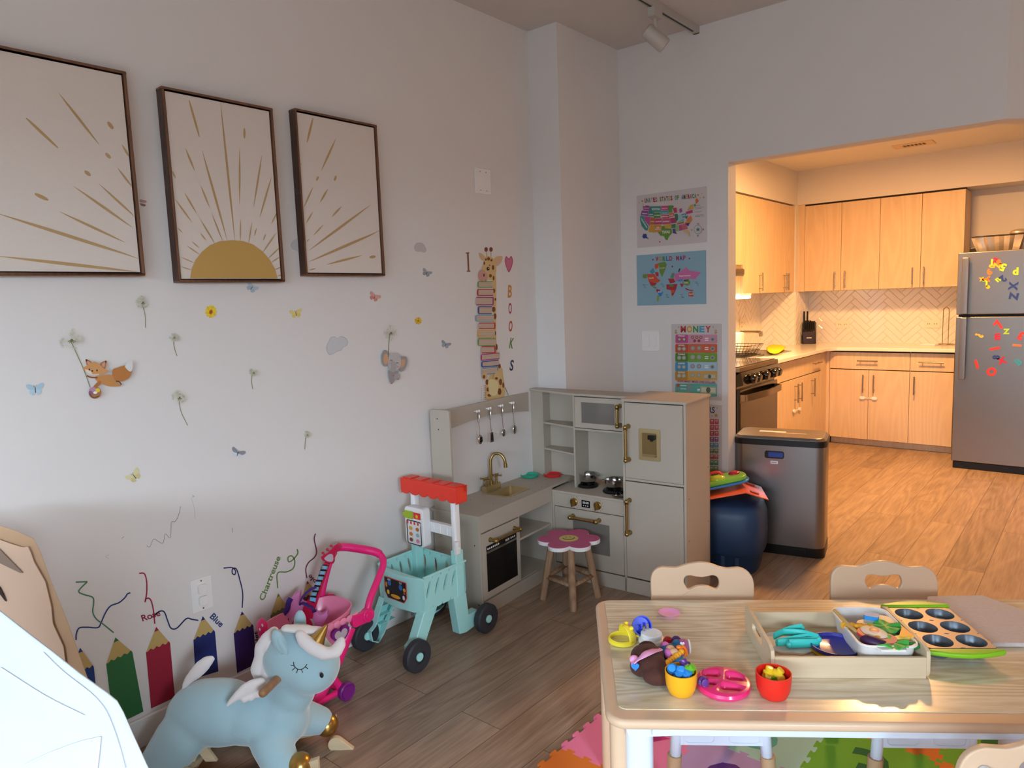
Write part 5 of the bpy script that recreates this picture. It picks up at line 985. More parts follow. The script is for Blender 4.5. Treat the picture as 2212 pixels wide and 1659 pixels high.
rr = lambda x, y: (x*math.cos(A_)-y*math.sin(A_), x*math.sin(A_)+y*math.cos(A_))
b.tube([V(*rr(.027*math.cos(t), .004+.024*math.sin(t)), .2946) for t in [R(190+185*i/16) for i in range(17)]], .0016, 'stitch_dark' if 0 else 'decal_black', 6)
for x in (-.010, .010): b.ell((*rr(x-.002, .016), .2945), (.004, .0032, .0006), 'decal_black')
b.build('smiley', st)
feet = [V(-.082, -.118, 0), V(.108, -.085, 0), V(.135, .052, 0), V(-.055, .155, 0)]
Rm = Matrix.Rotation(-R(22), 3, 'Z'); feet = [Rm @ (V(*q, 0)-V(.478, 2.69, 0)) for q in ((.385, 2.592), (.583, 2.566), (.588, 2.765), (.372, 2.800))]
tops = [q*.62+V(0, 0, .274) for q in feet]
for q, t in zip(feet, tops): b = MB(); b.tube([q, q*.5+t*.5, t], [.0165, .0175, .0165], 'raw_wood', 10); b.build('leg', r)
for i in range(4):
    p, q = feet[i]*.60+tops[i]*.40, feet[(i+1) % 4]*.60+tops[(i+1) % 4]*.40; b = MB(); b.tube([p, q], .0125, 'raw_wood', 4); b.build('stretcher', r)
# ================================================================ TOYS ON THE FLOOR
FH = V(-math.sin(YAW), math.cos(YAW), 0); RH = V(math.cos(YAW), math.sin(YAW), 0)
def pxp(b, P, o, n, th, m, top=None):
    """plate with an outline read off the photograph, standing in the plane o,n and th thick (away from the viewer)"""
    n = Vector(n).normalized(); W_ = [onp(o, n, *p) for p in P]; u = V(-n.y, n.x, 0).normalized() if abs(n.z) < .99 else V(1, 0, 0); v = n.cross(u)
    O = Vector(o); return b.prism([((q-O).dot(u), (q-O).dot(v)) for q in W_], O, u, v, n*th, m, top=top)
def shift(b, o): b.v = [v-Vector(o) for v in b.v]; return b
mat('teal_plastic', 'abe6e2', .35, sss=.05); mat('teal_in', '92dad5', .4); mat('tire', '33343a', .6); mat('red_shiny', 'e23a2a', .3); mat('lime', 'a8c030', .4)
# ---- shopping cart / food stand walker
C0 = V(.235, 1.97, 0); r = thing('toy_shopping_cart', 'mint toy shopping cart with black wheels, white posts and a red scalloped awning', 'toy cart', C0)
L = lambda x, y, z: V(x, y, z)-C0
x0, x1, y0, y1, z0, z1 = .085, .365, 1.85, 2.09, .205, .345
def wall(p, q, z0, z1, th, m, slots=0, tilt=.35, name='basket_side', nrm=None):
    p, q = L(*p, 0), L(*q, 0); d = q-p; W_ = d.length; u = d.normalized(); n = V(-u.y, u.x, 0)*th; b = MB(); h = z1-z0; O = p+V(0, 0, z0)
    if not slots: b.prism([(0, 0), (W_, 0), (W_, h), (0, h)], O, u, (0, 0, 1), n, m); return b.build(name, r, bevel=.003)
    k = W_/slots; a = .55*h; zc = h*.62; sw, sh = k*.30, h*.24
    for i in range(slots):
        cx = k*(i+.5); N_ = 24; A, B = [], []
        for j in range(N_):
            t = 2*math.pi*(j+.5)/N_; c, s_ = math.cos(t), math.sin(t); e = 1/max(abs(c), abs(s_)); A.append((cx+c*e*k/2, h/2+s_*e*h/2))
            bx, bz = sw*.5*c, sh*s_ + (0); B.append((cx+bx+tilt*(s_*sh), zc+bz))
        b.ringp(A, B, O, u, (0, 0, 1), n, m)
    return b.build(name, r)
wall((x1, y0), (x1, y1), z0, z1, .008, 'teal_plastic', 5); wall((x0, y1), (x0, y0), z0, z1, .008, 'teal_plastic', 5, .2); wall((x1, y1), (x0, y1), z0, z1, .008, 'teal_plastic', 4, 0)
b = MB(); fp = [(0, 0), (.03, -.004), (.05, -.018), (.14, -.028), (.23, -.018), (.25, -.004), (.28, 0)]; P = [(x0+a, y0+c) for a, c in fp]+[(x1, y0+.008), (x0, y0+.008)]
b.prism([(L(x, y, 0).x, L(x, y, 0).y) for x, y in P], (0, 0, z0-.01), (1, 0, 0), (0, 1, 0), (0, 0, z1-z0+.005), 'teal_plastic'); b.build('basket_front', r, bevel=.004)
b = MB(); b.box(x0-C0.x+.004, y0-C0.y+.004, z0, x1-C0.x-.004, y1-C0.y-.004, z0+.01, 'teal_in'); b.build('basket_floor', r)
b = MB(); b.tube([L(x0, y0, z1), L(x0, y1, z1), L(x1, y1, z1), L(x1, y0, z1)], .006, 'teal_plastic', 8); b.build('basket_rim', r)
# sticker panel: dark board with food shapes and letters
b = MB(); mat('board_dark', '1f242c', .4); Cp = L(x0+.14, y0-.029, .275)
pn = [(-.068, .045), (.068, .045), (.068, -.02), (.05, -.045), (-.05, -.045), (-.068, -.02)]; k = lambda P, q, o: b.prism([(x*q, z*q) for x, z in P], Cp+V(0, o, 0), (1, 0, 0), (0, 0, 1), (0, -.0012, 0), ('red_shiny', 'board_dark')[q < 1])
k(pn, 1, .0); k(pn, .94, -.001)
for x, z, rx, rz, c in ((-.055, .012, .006, .012, 'e0803a'), (-.035, .022, .011, .011, '2f6fb8'), (.034, .018, .011, .012, '2f6fb8'), (.056, .012, .008, .008, 'd8a03a'), (-.045, -.018, .008, .010, 'e8c03a'), (.05, -.022, .007, .010, 'dfe4e8'), (.0, -.028, .03, .008, 'e0a02a'), (.055, -.002, .006, .005, 'c4602f')):
    b.add([Cp+V(x+rx*math.cos(t), -.0025, z+rz*math.sin(t)) for t in [2*math.pi*i/14 for i in range(14)]], [tuple(range(14))], dm(c))
b.text('ABC', Cp+V(-.036, -.0026, .033), (1, 0, 0), (0, 0, 1), .008, 'decal_white'); b.text('123', Cp+V(.034, -.0026, .033), (1, 0, 0), (0, 0, 1), .008, 'decal_white')
b.build('front_panel', r, weld=False)
# legs and wheels
wr, ww = .064, .036
for (lx, ly, wx, wy, s_) in ((.350, 1.875, .395, 1.768, 1), (.098, 1.875, .085, 1.760, -1), (.350, 2.06, .392, 2.178, 1), (.098, 2.06, .085, 2.170, -1)):
    fr = wy < 1.9; b = MB(); k = -1 if fr else 1
    pr = [(-.035, .205), (.035, .205), (k*.10 if fr else .05, .08), (k*.085, .04), (k*.05 if fr else -.01, .05)] if not fr else [(-.03, .205), (.045, .205), (-.045, .055), (-.075, .028), (-.105, .045), (-.11, .085), (-.085, .10)]
    if not fr: pr = [(-.045, .205), (.03, .205), (.04, .10), (.10, .10), (.125, .085), (.125, .05), (.10, .04), (.02, .028), (-.02, .035)]
    if s_ > 0: b.prism(pr, L(lx-.030, ly, 0), (0, 1, 0), (0, 0, 1), (.045, 0, 0), 'teal_plastic')
    else:
        b.prism(pr, L(lx-.012, ly, 0), (0, 1, 0), (0, 0, 1), (.006, 0, 0), 'teal_in')
        n_ = len(pr)
        for i in range(n_):
            p, q = pr[i], pr[(i+1) % n_]
            if i == 0: continue
            pp, qq = L(lx-.010, ly+p[0], p[1]), L(lx-.010, ly+q[0], q[1]); d = (qq-pp).normalized(); nn = V(0, -d.z, d.y)*.004; b.add([pp, qq, qq+V(.034, 0, 0), pp+V(.034, 0, 0), pp+nn, qq+nn, qq+nn+V(.034, 0, 0), pp+nn+V(.034, 0, 0)], [(0, 1, 2, 3), (4, 7, 6, 5), (0, 4, 5, 1), (3, 2, 6, 7), (0, 3, 7, 4), (1, 5, 6, 2)], 'teal_plastic')
        a0, a1 = L(lx+.0, ly-.01, .17), L(lx+.0, ly-.03, .13)
        for zz in (.17, .13, .095): b.box(a0.x-.008, a0.y-.045 if fr else a0.y-.02, zz, a0.x+.02, a0.y+.035, zz+.003, 'teal_plastic')
    b.build('leg', r, bevel=.004 if s_ > 0 else .001)
    c = L(wx, wy, wr); b = MB(); a = (1, 0, 0)
    b.lathe([(.02, -ww/2-.004), (wr-.006, -ww/2), (wr, -ww/2+.006), (wr, ww/2-.006), (wr-.006, ww/2), (.026, ww/2+.001), (.026, ww/2-.004), (0, ww/2-.004)], c, 'tire', 40, ax=a); w_ = b.build('wheel', r)
    b = MB(); b.cyl(c+V(-.03, 0, 0), c+V(ww/2+.002, 0, 0), .017, 'teal_plastic', seg=20); b.build('hub_cap', w_, bevel=.002)
# posts, bar, menu, awning
for x in (.105, .352):
    b = MB(); b.box(x-.016-C0.x, 2.035-C0.y, .20, x+.016-C0.x, 2.080-C0.y, .400, 'teal_plastic'); b.build('post_socket', r, bevel=.004)
    b = MB(); b.box(x-.013-C0.x, 2.040-C0.y, .38, x+.013-C0.x, 2.075-C0.y, .645, 'white'); b.build('post', r, bevel=.008, seg=3)
b = MB(); b.box(.12-C0.x, 2.050-C0.y, .455, .345-C0.x, 2.066-C0.y, .500, 'white'); b.box(.19-C0.x, 2.046-C0.y, .493, .345-C0.x, 2.07-C0.y, .502, 'white')
for i in range(3): x = .225+.04*i-C0.x; b.box(x, 2.046-C0.y, .457, x+.003, 2.052-C0.y, .495, 'white')
b.build('cross_bar', r, bevel=.002)
b = MB(); b.prism(rrect(.118, .172, .018, 5, .150-C0.x, .478), (0, 2.005-C0.y, 0), (1, 0, 0), (0, 0, 1), (0, .045, 0), 'white'); mn = b.build('menu_box', r, bevel=.005)
b = MB(); mx, my, mz = .150-C0.x, 2.004-C0.y, .478
b.box(mx-.05, my-.006, mz+.035, mx-.002, my, mz+.068, 'lime'); b.box(mx-.062, my-.006, mz+.044, mx-.05, my, mz+.058, 'lime'); b.box(mx+.002, my-.0012, mz+.038, mx+.045, my, mz+.066, 'red_shiny')
b.ringp(rrect(.092, .108, .01, 4, mx, mz-.026), rrect(.084, .100, .008, 4, mx, mz-.026), (0, my-.001, 0), (1, 0, 0), (0, 0, 1), (0, .001, 0), 'board_dark')
for i in range(8): b.box(mx-.044+.011*i, my-.0012, mz+.010, mx-.033+.011*i, my-.0002, mz+.022, ('red_shiny', 'white')[i % 2])
for i, c in enumerate(('e0a83a', 'c87830', 'd8803a', '9fc0d0', '8a4a28', 'e08aa0')):
    cx, cz = mx+(-.02, .022)[i % 2], mz-.008-.026*(i//2); b.add([V(cx+.011*math.cos(t), my-.0012, cz+.009*math.sin(t)) for t in [2*math.pi*j/12 for j in range(12)]], [tuple(range(12))], dm(c))
b.ell((mx+.022, my-.0012, mz+.050), (.008, .001, .008), dm('e8b83a')); b.build('menu_sticker', mn, weld=False)
b = MB(); AX0, AX1 = .060-C0.x, .400-C0.x; n_ = 6
top_ = [(AX0, .680), (AX1, .680)]; sc = []
for i in range(n_):
    for k in range(9): t = math.pi*k/8; xc = AX1-(AX1-AX0)*(i+.5)/n_; sc.append((xc+(AX1-AX0)/n_/2*math.cos(t), .632-.018*math.sin(t)))
b.prism(top_+sc, (0, 2.018-C0.y, 0), (1, 0, 0), (0, 0, 1), (0, .006, 0), 'red_shiny'); b.box(AX0, 2.02-C0.y, .676, AX1, 2.085-C0.y, .682, 'red_shiny'); b.box(AX1-.006, 2.02-C0.y, .612, AX1, 2.085-C0.y, .68, 'red_shiny'); b.box(AX0, 2.02-C0.y, .615, AX0+.006, 2.085-C0.y, .68, 'red_shiny')
b.box(AX0, 2.080-C0.y, .630, AX1, 2.085-C0.y, .68, 'red_shiny')
for i in range(5): x = AX0+(AX1-AX0)*(i+.5)/5; b.box(x-.025, 2.025-C0.y, .681, x+.025, 2.08-C0.y, .686, 'red_shiny')
b.build('awning', r, bevel=.002)
b = MB(); b.prism(rrect(.02, .034, .008, 4), L(.372, 2.03, .405), (1, 0, 0), (0, 0, 1), (0, .02, 0), 'white'); b.box(L(.364, 2.03, .43).x, L(0, 2.03, 0).y, .42, L(.38, 0, 0).x, L(0, 2.045, 0).y, .445, 'white'); b.build('price_tag', r, bevel=.002)
# ---- pink doll stroller
mat('pink_light', 'f08cb0', .35, coat=.2); mat('hot_pink', 'f0247c', .3, coat=.2); mat('purple_plastic', '7a1f7c', .35); mat('dark_purple', '3f2478', .7); mat('silver_print', 'b8aab0', .4)
C1 = V(.2, 1.44, 0); r = thing('doll_stroller', 'pink doll stroller with a hot pink handle, behind the unicorn', 'doll stroller', C1); L = lambda x, y, z: V(x, y, z)-C1
b = MB(); rows = []
for q, z in ((.62, .165), (.84, .21), (1.0, .30), (.96, .30), (.80, .215), (.58, .175)):
    rows.append([L(.195+.115*q*c, 1.425+.165*q*s_, z+(.015*max(0, s_) if z > .29 else 0)) for c, s_ in [((abs(math.cos(t))**.7)*math.copysign(1, math.cos(t)), (abs(math.sin(t))**.8)*math.copysign(1, math.sin(t))) for t in [2*math.pi*i/32 for i in range(32)]]])
F_ = [(j*32+i, j*32+(i+1) % 32, (j+1)*32+(i+1) % 32, (j+1)*32+i) for j in range(5) for i in range(32)]+[tuple(range(32)), tuple(range(160, 192))]
b.add([p for q in rows for p in q], F_, 'pink_light', True); b.build('basket', r)
b = MB()
for i in range(10): a = L(.31, 1.30+.028*i, .287-.0*i); b.ell(a, (.006, .016, .014), 'pink_light', seg=10, rings=6)
b.build('scalloped_edge', r)
Hn = catmull([L(.315, 1.60, .28), L(.305, 1.63, .33), L(.285, 1.69, .385), L(.27, 1.73, .43), L(.24, 1.73, .462), L(.19, 1.69, .480), L(.125, 1.65, .488), L(.095, 1.63, .475), L(.085, 1.60, .41), L(.08, 1.57, .32), L(.08, 1.56, .27)], 5)
b = MB(); b.tube(Hn, .0135, 'hot_pink', 12); h = b.build('handle', r)
b = MB(); b.tube([Hn[i] for i in range(19, 34)], .0165, 'hot_pink', 12); b.build('grip', h)
for x in (.315, .08):
    b = MB(); b.cyl(L(x-.012, 1.60, .275), L(x+.014, 1.60, .275), .026, 'hot_pink', seg=20); b.cyl(L(x+.014, 1.60, .275), L(x+.018, 1.60, .275), .017, 'hot_pink', seg=20); b.prism(rrect(.075, .045, .015, 4), L(x-.010, 1.565, .272), (0, 1, 0), (0, 0, 1), (.02, 0, 0), 'hot_pink'); b.build('hinge', r, bevel=.002)
for x in (.315, .075):
    b = MB(); b.tube([L(x, 1.53, .25), L(x, 1.46, .15), L(x, 1.38, .06), L(x, 1.30, .035)], [.016, .020, .020, .016], 'hot_pink', 10, flat=.6); b.tube([L(x, 1.38, .21), L(x, 1.42, .12), L(x+.0, 1.47, .03)], .014, 'hot_pink', 10); b.tube([L(x, 1.20, .03), L(x, 1.47, .035)], .012, 'hot_pink', 10); b.build('frame_side', r)
b = MB(); b.cyl(L(.06, 1.46, .034), L(.33, 1.46, .034), .008, 'hot_pink'); b.box(L(.09, 0, 0).x, L(0, 1.28, 0).y, .03, L(.30, 0, 0).x, L(0, 1.42, 0).y, .05, 'hot_pink'); b.build('footrest', r, bevel=.006)
for x, y in ((.335, 1.472), (.055, 1.472), (.325, 1.33), (.062, 1.33)):
    b = MB(); q = .034 if y > 1.4 else .024; b.lathe([(.010, -.014), (q-.004, -.012), (q, -.008), (q, .008), (q-.004, .012), (q*.75, .010), (q*.72, .013), (.008, .013), (0, .012)], L(x, y, q), 'purple_plastic', 28, ax=(1, 0, 0)); b.build('wheel', r)
def heart(s_): return [(s_*16*math.sin(t)**3/17, s_*(13*math.cos(t)-5*math.cos(2*t)-2*math.cos(3*t)-math.cos(4*t))/17) for t in [2*math.pi*i/36 for i in range(36)]]
b = MB(); o = L(.3125, 1.475, .245); b.prism(heart(.042), o, (0, 1, 0), (0, 0, 1), (.008, 0, 0), 'purple_plastic'); b.prism(heart(.030), o+V(.008, 0, 0), (0, 1, 0), (0, 0, 1), (.0015, 0, 0), 'silver_print'); b.build('heart_badge', r, bevel=.001)
b = MB(); c = onp((.16, 1.28, .27), FH, 568, 1372)-C1; 
for s_ in (-1, 1): b.ell(c+V(0, 0, .028*s_-.0), (.024, .018, .034), 'hot_pink')
b.ell(c, .014, 'hot_pink')
for p in ((-.2, .03), (.5, .045), (0, -.03), (.6, -.02)): b.ell(c+RH*(.014*p[0])-FH*.0175+V(0, 0, p[1]), (.006, .002, .006), 'white', seg=10, rings=6)
b.build('polka_dot_bow', r)
# ---- toy guitar resting in the stroller
O_ = V(.17, 1.47, .35); n_ = FH.copy(); r = thing('toy_guitar', 'pink and red toy guitar leaning in the doll stroller', 'toy guitar', O_); G = Zc(540, 1150, 6.143)
mat('guitar_pink', 'd886c0', .35); mat('guitar_red', 'c01848', .3); mat('key_grey', '8d8f9a', .4); mat('key_blue', '6fb4dc', .25)
def gp(P, m, off, th, name, par=None, bevel=.002):
    b = MB(); pxp(b, [G(*p) for p in P], O_+n_*off, n_, th, m); shift(b, O_); return b.build(name, par or r, bevel=bevel)
sm2 = lambda P, n=4: [tuple(p[:2]) for p in catmull([(x, y, 0) for x, y in P], n, True)]
body = gp(sm2([(660, 800), (655, 870), (690, 940), (760, 960), (850, 1010), (870, 1060), (920, 1100), (980, 1080), (1020, 1040), (1025, 1120), (980, 1210), (920, 1280), (900, 1400), (600, 1420), (420, 1380), (420, 1240), (470, 1140), (500, 1050), (500, 960), (560, 850), (610, 815)]), 'guitar_pink', 0, .028, 'body')
neck = gp([(985, 400), (1062, 425), (880, 960), (845, 1060), (700, 1010), (790, 860)], 'guitar_red', -.012, .02, 'neck')
gp([(1015, 432), (1040, 440), (850, 940), (780, 900), (960, 430)], 'black', -.0135, .001, 'fretboard', neck, 0)
for i in range(6):
    cx, cy = 1000-29*i, 470+70*i
    gp([(cx-45, cy-28), (cx+35, cy-22), (cx+22, cy+26), (cx-55, cy+20)], 'key_grey', -.016, .003, 'fret_key', neck, .001); gp([(cx-32, cy-18), (cx+18, cy-14), (cx+10, cy+16), (cx-38, cy+12)], 'key_blue', -.018, .003, 'key_light', neck, .001)
gp([(800, 860), (875, 872), (868, 925), (790, 905)], 'key_blue', -.0155, .002, 'print_panel', neck, 0)
gp(sm2([(945, 345), (975, 380), (1100, 420), (1115, 350), (1145, 300), (1130, 275), (1210, 220), (1165, 158), (1120, 180), (1020, 280), (950, 320)], 3), 'guitar_red', -.012, .02, 'head')
gp(sm2([(985, 350), (1030, 385), (1095, 385), (1105, 330), (1090, 290), (1050, 290), (1010, 320)], 3), 'silver_print', -.0135, .001, 'head_print', None, 0)
for cx, cy in ((1078, 180), (1025, 225), (968, 272)):
    b = MB(); p = onp(O_, n_, *G(cx, cy)); q = onp(O_, n_, *G(cx+45, cy+40)); b.ell(p-O_, (.006, .0055, .005), 'guitar_red', seg=12, rings=8); b.ell(p-O_, (.0075, .004, .0045), 'guitar_red', seg=12, rings=8); b.cyl(p-O_, q-O_, .0025, 'guitar_red'); b.build('tuning_peg', r)
dk = lambda k: [(690+165*k*math.cos(t), 1240+150*k*math.sin(t)) for t in [2*math.pi*i/28 for i in range(28)]]
gp(dk(1.05), 'silver_print', -.002, .003, 'sound_ring', None, 0); sd = gp(dk(.84), 'guitar_red', -.004, .003, 'sound_disc', None, 0)
gp([(705, 1000), (845, 1040), (830, 1150), (760, 1150), (700, 1060)], 'guitar_red', -.016, .006, 'neck_joint')
gp([(430, 1220), (455, 1210), (515, 1135), (512, 1190), (480, 1235)], 'black', -.001, .001, 'lettering', None, 0)
b = MB(); b.tube([p-O_ for p in catmull([onp(O_, n_, *G(*q))-n_*k for q, k in (((895, 700), .016), ((800, 740), .028), ((710, 840), .032), ((690, 910), .028), ((730, 900), .028), ((800, 925), .030), ((870, 975), .026), ((865, 1040), .012))], 5)], .0085, 'dark_purple', 8, flat=.25, up=(.2, -.2, 1)); b.build('strap', r)
b = MB(); b.tube([p-O_ for p in catmull([onp(O_, n_, *G(*q))-n_*.004 for q in ((545, 870), (515, 930), (500, 1010), (440, 1090), (380, 1200), (330, 1290))], 5)], .010, 'dark_purple', 8, flat=.25, up=(.6, -.5, .2)); b.build('strap', r)
# ---- unicorn rocker
mat('plush_blue', 'a2c3cd', .9, sheen=.6, bump=.3, bscale=90, var=.08, vscale=7); mat('plush_white', 'e4dedd', .9, sheen=.5, bump=.3, bscale=90); mat('gold_fabric', 'b8904c', .28, .9, bump=.2, bscale=40)
woodmat('plywood', 'c4ab86', 'dcc8a6', .5, 'x', 12, 1.5, 8); woodmat('dowel', '8d6444', 'a87c58', .5, 'x', 20, 1.5, 8); mat('stitch_black', '141518', .6)
UO = V(.385, 1.06, 0); r = thing('unicorn_rocker', 'pale blue plush unicorn rocker with a gold horn, white wings and closed eyes', 'ride-on toy', UO, YAW)
UM = Matrix.Rotation(YAW, 3, 'Z').transposed()
def uq(px, py, y=0):
    """photo point at depth y of the toy, in its own frame"""
    n = FH; return UM @ (onp(UO+n*y, n, px, py)-UO)
def plush(name, parts, m, vox=.006, sm=6, par=None):
    b = MB()
    for q in parts:
        if q[0] == 'e': b.ell(q[1], q[2], m, rot=Matrix.Rotation(R(q[3]), 3, 'Y') if len(q) > 3 else None, seg=24, rings=14)
        else: b.tube(catmull(q[1], 4), [t for t in q[2]] if isinstance(q[2], list) else q[2], m, 14)
    o = b.build(name, par or r, weld=False); md = o.modifiers.new('r', 'REMESH'); md.mode = 'VOXEL'; md.voxel_size = vox; md.use_smooth_shade = True
    md = o.modifiers.new('s', 'SMOOTH'); md.factor = .8; md.iterations = sm; return o
def chain(P, n=4):
    """P: (point, radii) pairs joined by in-between ellipsoids"""
    out = []
    for i in range(len(P)-1):
        (a, ra), (b_, rb) = P[i], P[i+1]
        for k in range(n): t = k/n; out.append(('e', a.lerp(b_, t), tuple(x+(y-x)*t for x, y in zip(ra, rb))))
    out.append(('e', *P[-1])); return out
def cap(p, q, r0, r1, n=5):
    p, q = Vector(p), Vector(q); return [('e', p+(q-p)*i/n, (r0+(r1-r0)*i/n,)*3) for i in range(n+1)]
body = plush('body', [('e', (-.085, 0, .178), (.145, .105, .100), 8), ('e', (-.13, 0, .180), (.12, .108, .098)), ('e', (.02, 0, .165), (.13, .095, .090)), ('e', (.105, 0, .155), (.09, .085, .095)), ('e', (.135, 0, .215), (.065, .065, .09))]
    + cap((.15, 0, .24), (.17, 0, .31), .07, .075) + [('e', (.170, 0, .355), (.105, .095, .098)), ('e', (.205, -.005, .315), (.095, .088, .075), 10), ('e', (.235, -.005, .325), (.070, .075, .072))]
    + cap((-.19, -.055, .13), (-.255, -.09, .045), .078, .064) + cap((-.19, .055, .13), (-.255, .09, .045), .078, .064)
    + cap((.09, -.06, .11), (.145, -.105, .03), .062, .052) + cap((.15, .05, .12), (.200, .085, .085), .058, .045), 'plush_blue', .007, 8)
for p, s_ in ((tuple(uq(648, 1652, -.105)), 1), ((.222, .090, .066), 1)): b = MB(); b.ell(p, (.038, .040, .036), 'gold_fabric'); b.build('hoof', r)
b = MB(); b.ell((-.275, -.09, .028), (.035, .05, .03), mat('brown_sole', '4a3626', .8)); b.build('hoof', r)
for px, py, y in ((604, 1388, -.075), (648, 1345, .075)):
    c = uq(px, py, y); b = MB(); b.ell(c, (.020, .014, .042), 'plush_blue', rot=Matrix.Rotation(R(-18 if y < 0 else 5), 3, 'Y')); e_ = b.build('ear', r)
    if y < 0: b = MB(); b.ell(c+V(.010, -.008, -.006), (.010, .008, .032), 'plush_blue', rot=Matrix.Rotation(R(-24), 3, 'Y')); b.build('ear_fold', e_)
c = uq(680, 1392, -.062); t_ = uq(706, 1350, -.062); b = MB(); d_ = (t_-c); b.cyl(c, t_, .029, 'gold_fabric', .004, seg=20); b.build('horn', r)
fl = [(648, 1370, .016, -.070), (660, 1386, .025, -.078), (680, 1402, .027, -.084), (700, 1412, .026, -.084), (722, 1410, .024, -.075), (733, 1394, .020, -.060), (737, 1382, .013, -.05)]
plush('forelock', chain([(uq(a, c_, y), (q, q*.7, q*.72)) for a, c_, q, y in fl])+chain([(uq(690, 1362, -.03), (.014, .02, .010)), (uq(655, 1360, -.04), (.022, .02, .012)), (uq(618, 1357, -.045), (.016, .018, .010))]), 'plush_white', .004, 6)
plush('mane', chain([(uq(a, c_, -.02), (q, q*.8, q)) for a, c_, q in ((592, 1364, .016), (578, 1380, .022), (568, 1400, .026), (566, 1420, .024), (560, 1445, .027), (566, 1468, .022), (572, 1488, .016))])+chain([(uq(590, 1400, -.02), (.03, .03, .03)), (uq(585, 1450, -.02), (.03, .03, .03))]), 'plush_white', .004, 4)
plush('tail', chain([(uq(a, c_, 0), (q, q*.7, q*.9)) for a, c_, q in ((456, 1423, .012), (447, 1429, .019), (436, 1440, .023), (424, 1453, .021), (411, 1465, .016), (401, 1478, .011), (396, 1489, .006))]), 'plush_white', .004, 5)
plush('wing', chain([(uq(a, c_, y), (q, .012, q)) for a, c_, q, y in ((563, 1476, .018, -.084), (546, 1482, .021, -.090), (530, 1490, .019, -.095), (515, 1501, .014, -.100), (501, 1513, .009, -.104), (493, 1521, .005, -.105))])+[('e', uq(a, c_, y), (q, .011, q)) for a, c_, q, y in ((556, 1499, .013, -.092), (542, 1506, .012, -.095), (528, 1511, .010, -.099))], 'plush_white', .004, 3)
b = MB(); p, q = uq(603, 1463, -.075), uq(568, 1497, -.155); b.cyl(p+(p-q)*.5, q, .0125, 'dowel', seg=18); b.ell(q, .0125, 'dowel'); b.build('handle_peg', r)
def face(P, w_, name):
    b = MB(); Q = [uq(*p, -.093) for p in P]; b.tube(Q, w_, 'stitch_black', 6); o = b.build(name, r)
    md = o.modifiers.new('w', 'SHRINKWRAP'); md.target = body; md.wrap_method = 'PROJECT'; md.use_project_x = False; md.use_project_y = True; md.use_project_z = False; md.use_negative_direction = True; md.use_positive_direction = True; md.project_limit = .12; md.offset = .001
    return o
e5 = lambda P: [Z5(*p) for p in P]
face([tuple(p[:2]) for p in catmull([(x, y, 0) for x, y in e5([(1045, 945), (1052, 970), (1068, 988), (1090, 998), (1115, 990), (1130, 972)])], 4)], .0014, 'eye_line')
for a in ([(1048, 968), (1028, 966)], [(1056, 982), (1040, 998)], [(1074, 994), (1068, 1018)], [(1098, 998), (1106, 1020)], [(1120, 986), (1138, 1002)]): face(e5(a), .0012, 'eyelash')
b = MB(); b.ell(uq(695, 1459, -.088), (.006, .004, .008), 'stitch_black'); o = b.build('nostril', r)
# wooden rockers
for y in (-.11, .11):
    b = MB(); top, bot = [], []
    for i in range(17):
        x = -.28+.53*i/16; z = .30*((x-.01)/.62)**2*.9; top.append((x, z+.045)); bot.append((x, z+.002))
    b.prism(bot+top[::-1], (0, y-.009, 0), (1, 0, 0), (0, 0, 1), (0, .018, 0), 'plywood'); b.build('rocker', r, bevel=.002)
for x in (-.16, .10): b = MB(); b.box(x-.02, -.11, .035, x+.02, .11, .053, 'plywood'); b.build('cross_slat', r, bevel=.002)
b = MB(); b.prism(rrect(.10, .05, .024, 6), uq(738, 1620, .05), V(.75, .0, -.66).normalized(), V(.66, 0, .75), (0, .018, 0), 'plywood'); b.build('foot_rest', r, bevel=.002)
for x, k in ((-.17, .05), (-.10, -.06), (.08, .03)): b = MB(); b.prism([(-.018, 0), (.018, 0), (.018+k, .10), (-.018+k, .10)], (x, -.06, .05), (1, 0, 0), (0, 0, 1), (0, .012, 0), 'plywood'); b.build('brace', r, bevel=.001)
# ---- fabric tents at the lower left
mat('tent_white', 'bcc3c9', .85, bump=.25, bscale=5, sheen=.2); mat('tent_seam', 'c4cbd1', .9)
for n_ in MATS['tent_white'].node_tree.nodes:
    if n_.type == 'BUMP': n_.inputs['Distance'].default_value = .04; n_.inputs['Strength'].default_value = .5
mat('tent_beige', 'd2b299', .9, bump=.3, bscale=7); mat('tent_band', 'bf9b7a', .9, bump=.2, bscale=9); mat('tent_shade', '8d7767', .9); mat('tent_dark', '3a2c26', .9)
def tent(name, label, dist, P, ex, m, seams, th=.004, extra=()):
    E0 = V(EYE.x, EYE.y, 0)+FH*dist; r = thing(name, label, 'play tent', E0); b = MB(); W_ = [onp(E0, FH, *p) for p in P]
    last = W_[-1].copy(); first = W_[0].copy(); slope = (W_[-1]-W_[-2]); k = -last.z/slope.z; last2 = last+slope*k; first2 = V(first.x, first.y, 0)
    N_ = len(W_)+2; Q = [first2]+W_+[last2]; ex = RH*ex[0]+FH*ex[1]+V(0, 0, ex[2])
    # gentle folds across the cloth
    b.add([q-E0 for q in Q]+[q+ex-E0 for q in Q], [tuple(range(N_)), tuple(range(N_, 2*N_))]+[(i, (i+1) % N_, N_+(i+1) % N_, N_+i) for i in range(N_)], m)
    o = b.build('cover', r, bevel=.012, seg=3)
    for s_, w_, mm in seams:
        b = MB(); b.tube([onp(E0-FH*.002, FH, p[0], p[1])-E0 for p in catmull([(x, y, 0) for x, y in s_], 4)], w_, mm, 6, flat=.5, up=FH); b.build('seam', o)
    for P_, mm, nm, of in extra:
        b = MB(); pxp(b, P_, E0-FH*of, FH, .002, mm); shift(b, E0); b.build(nm, o)
    return r
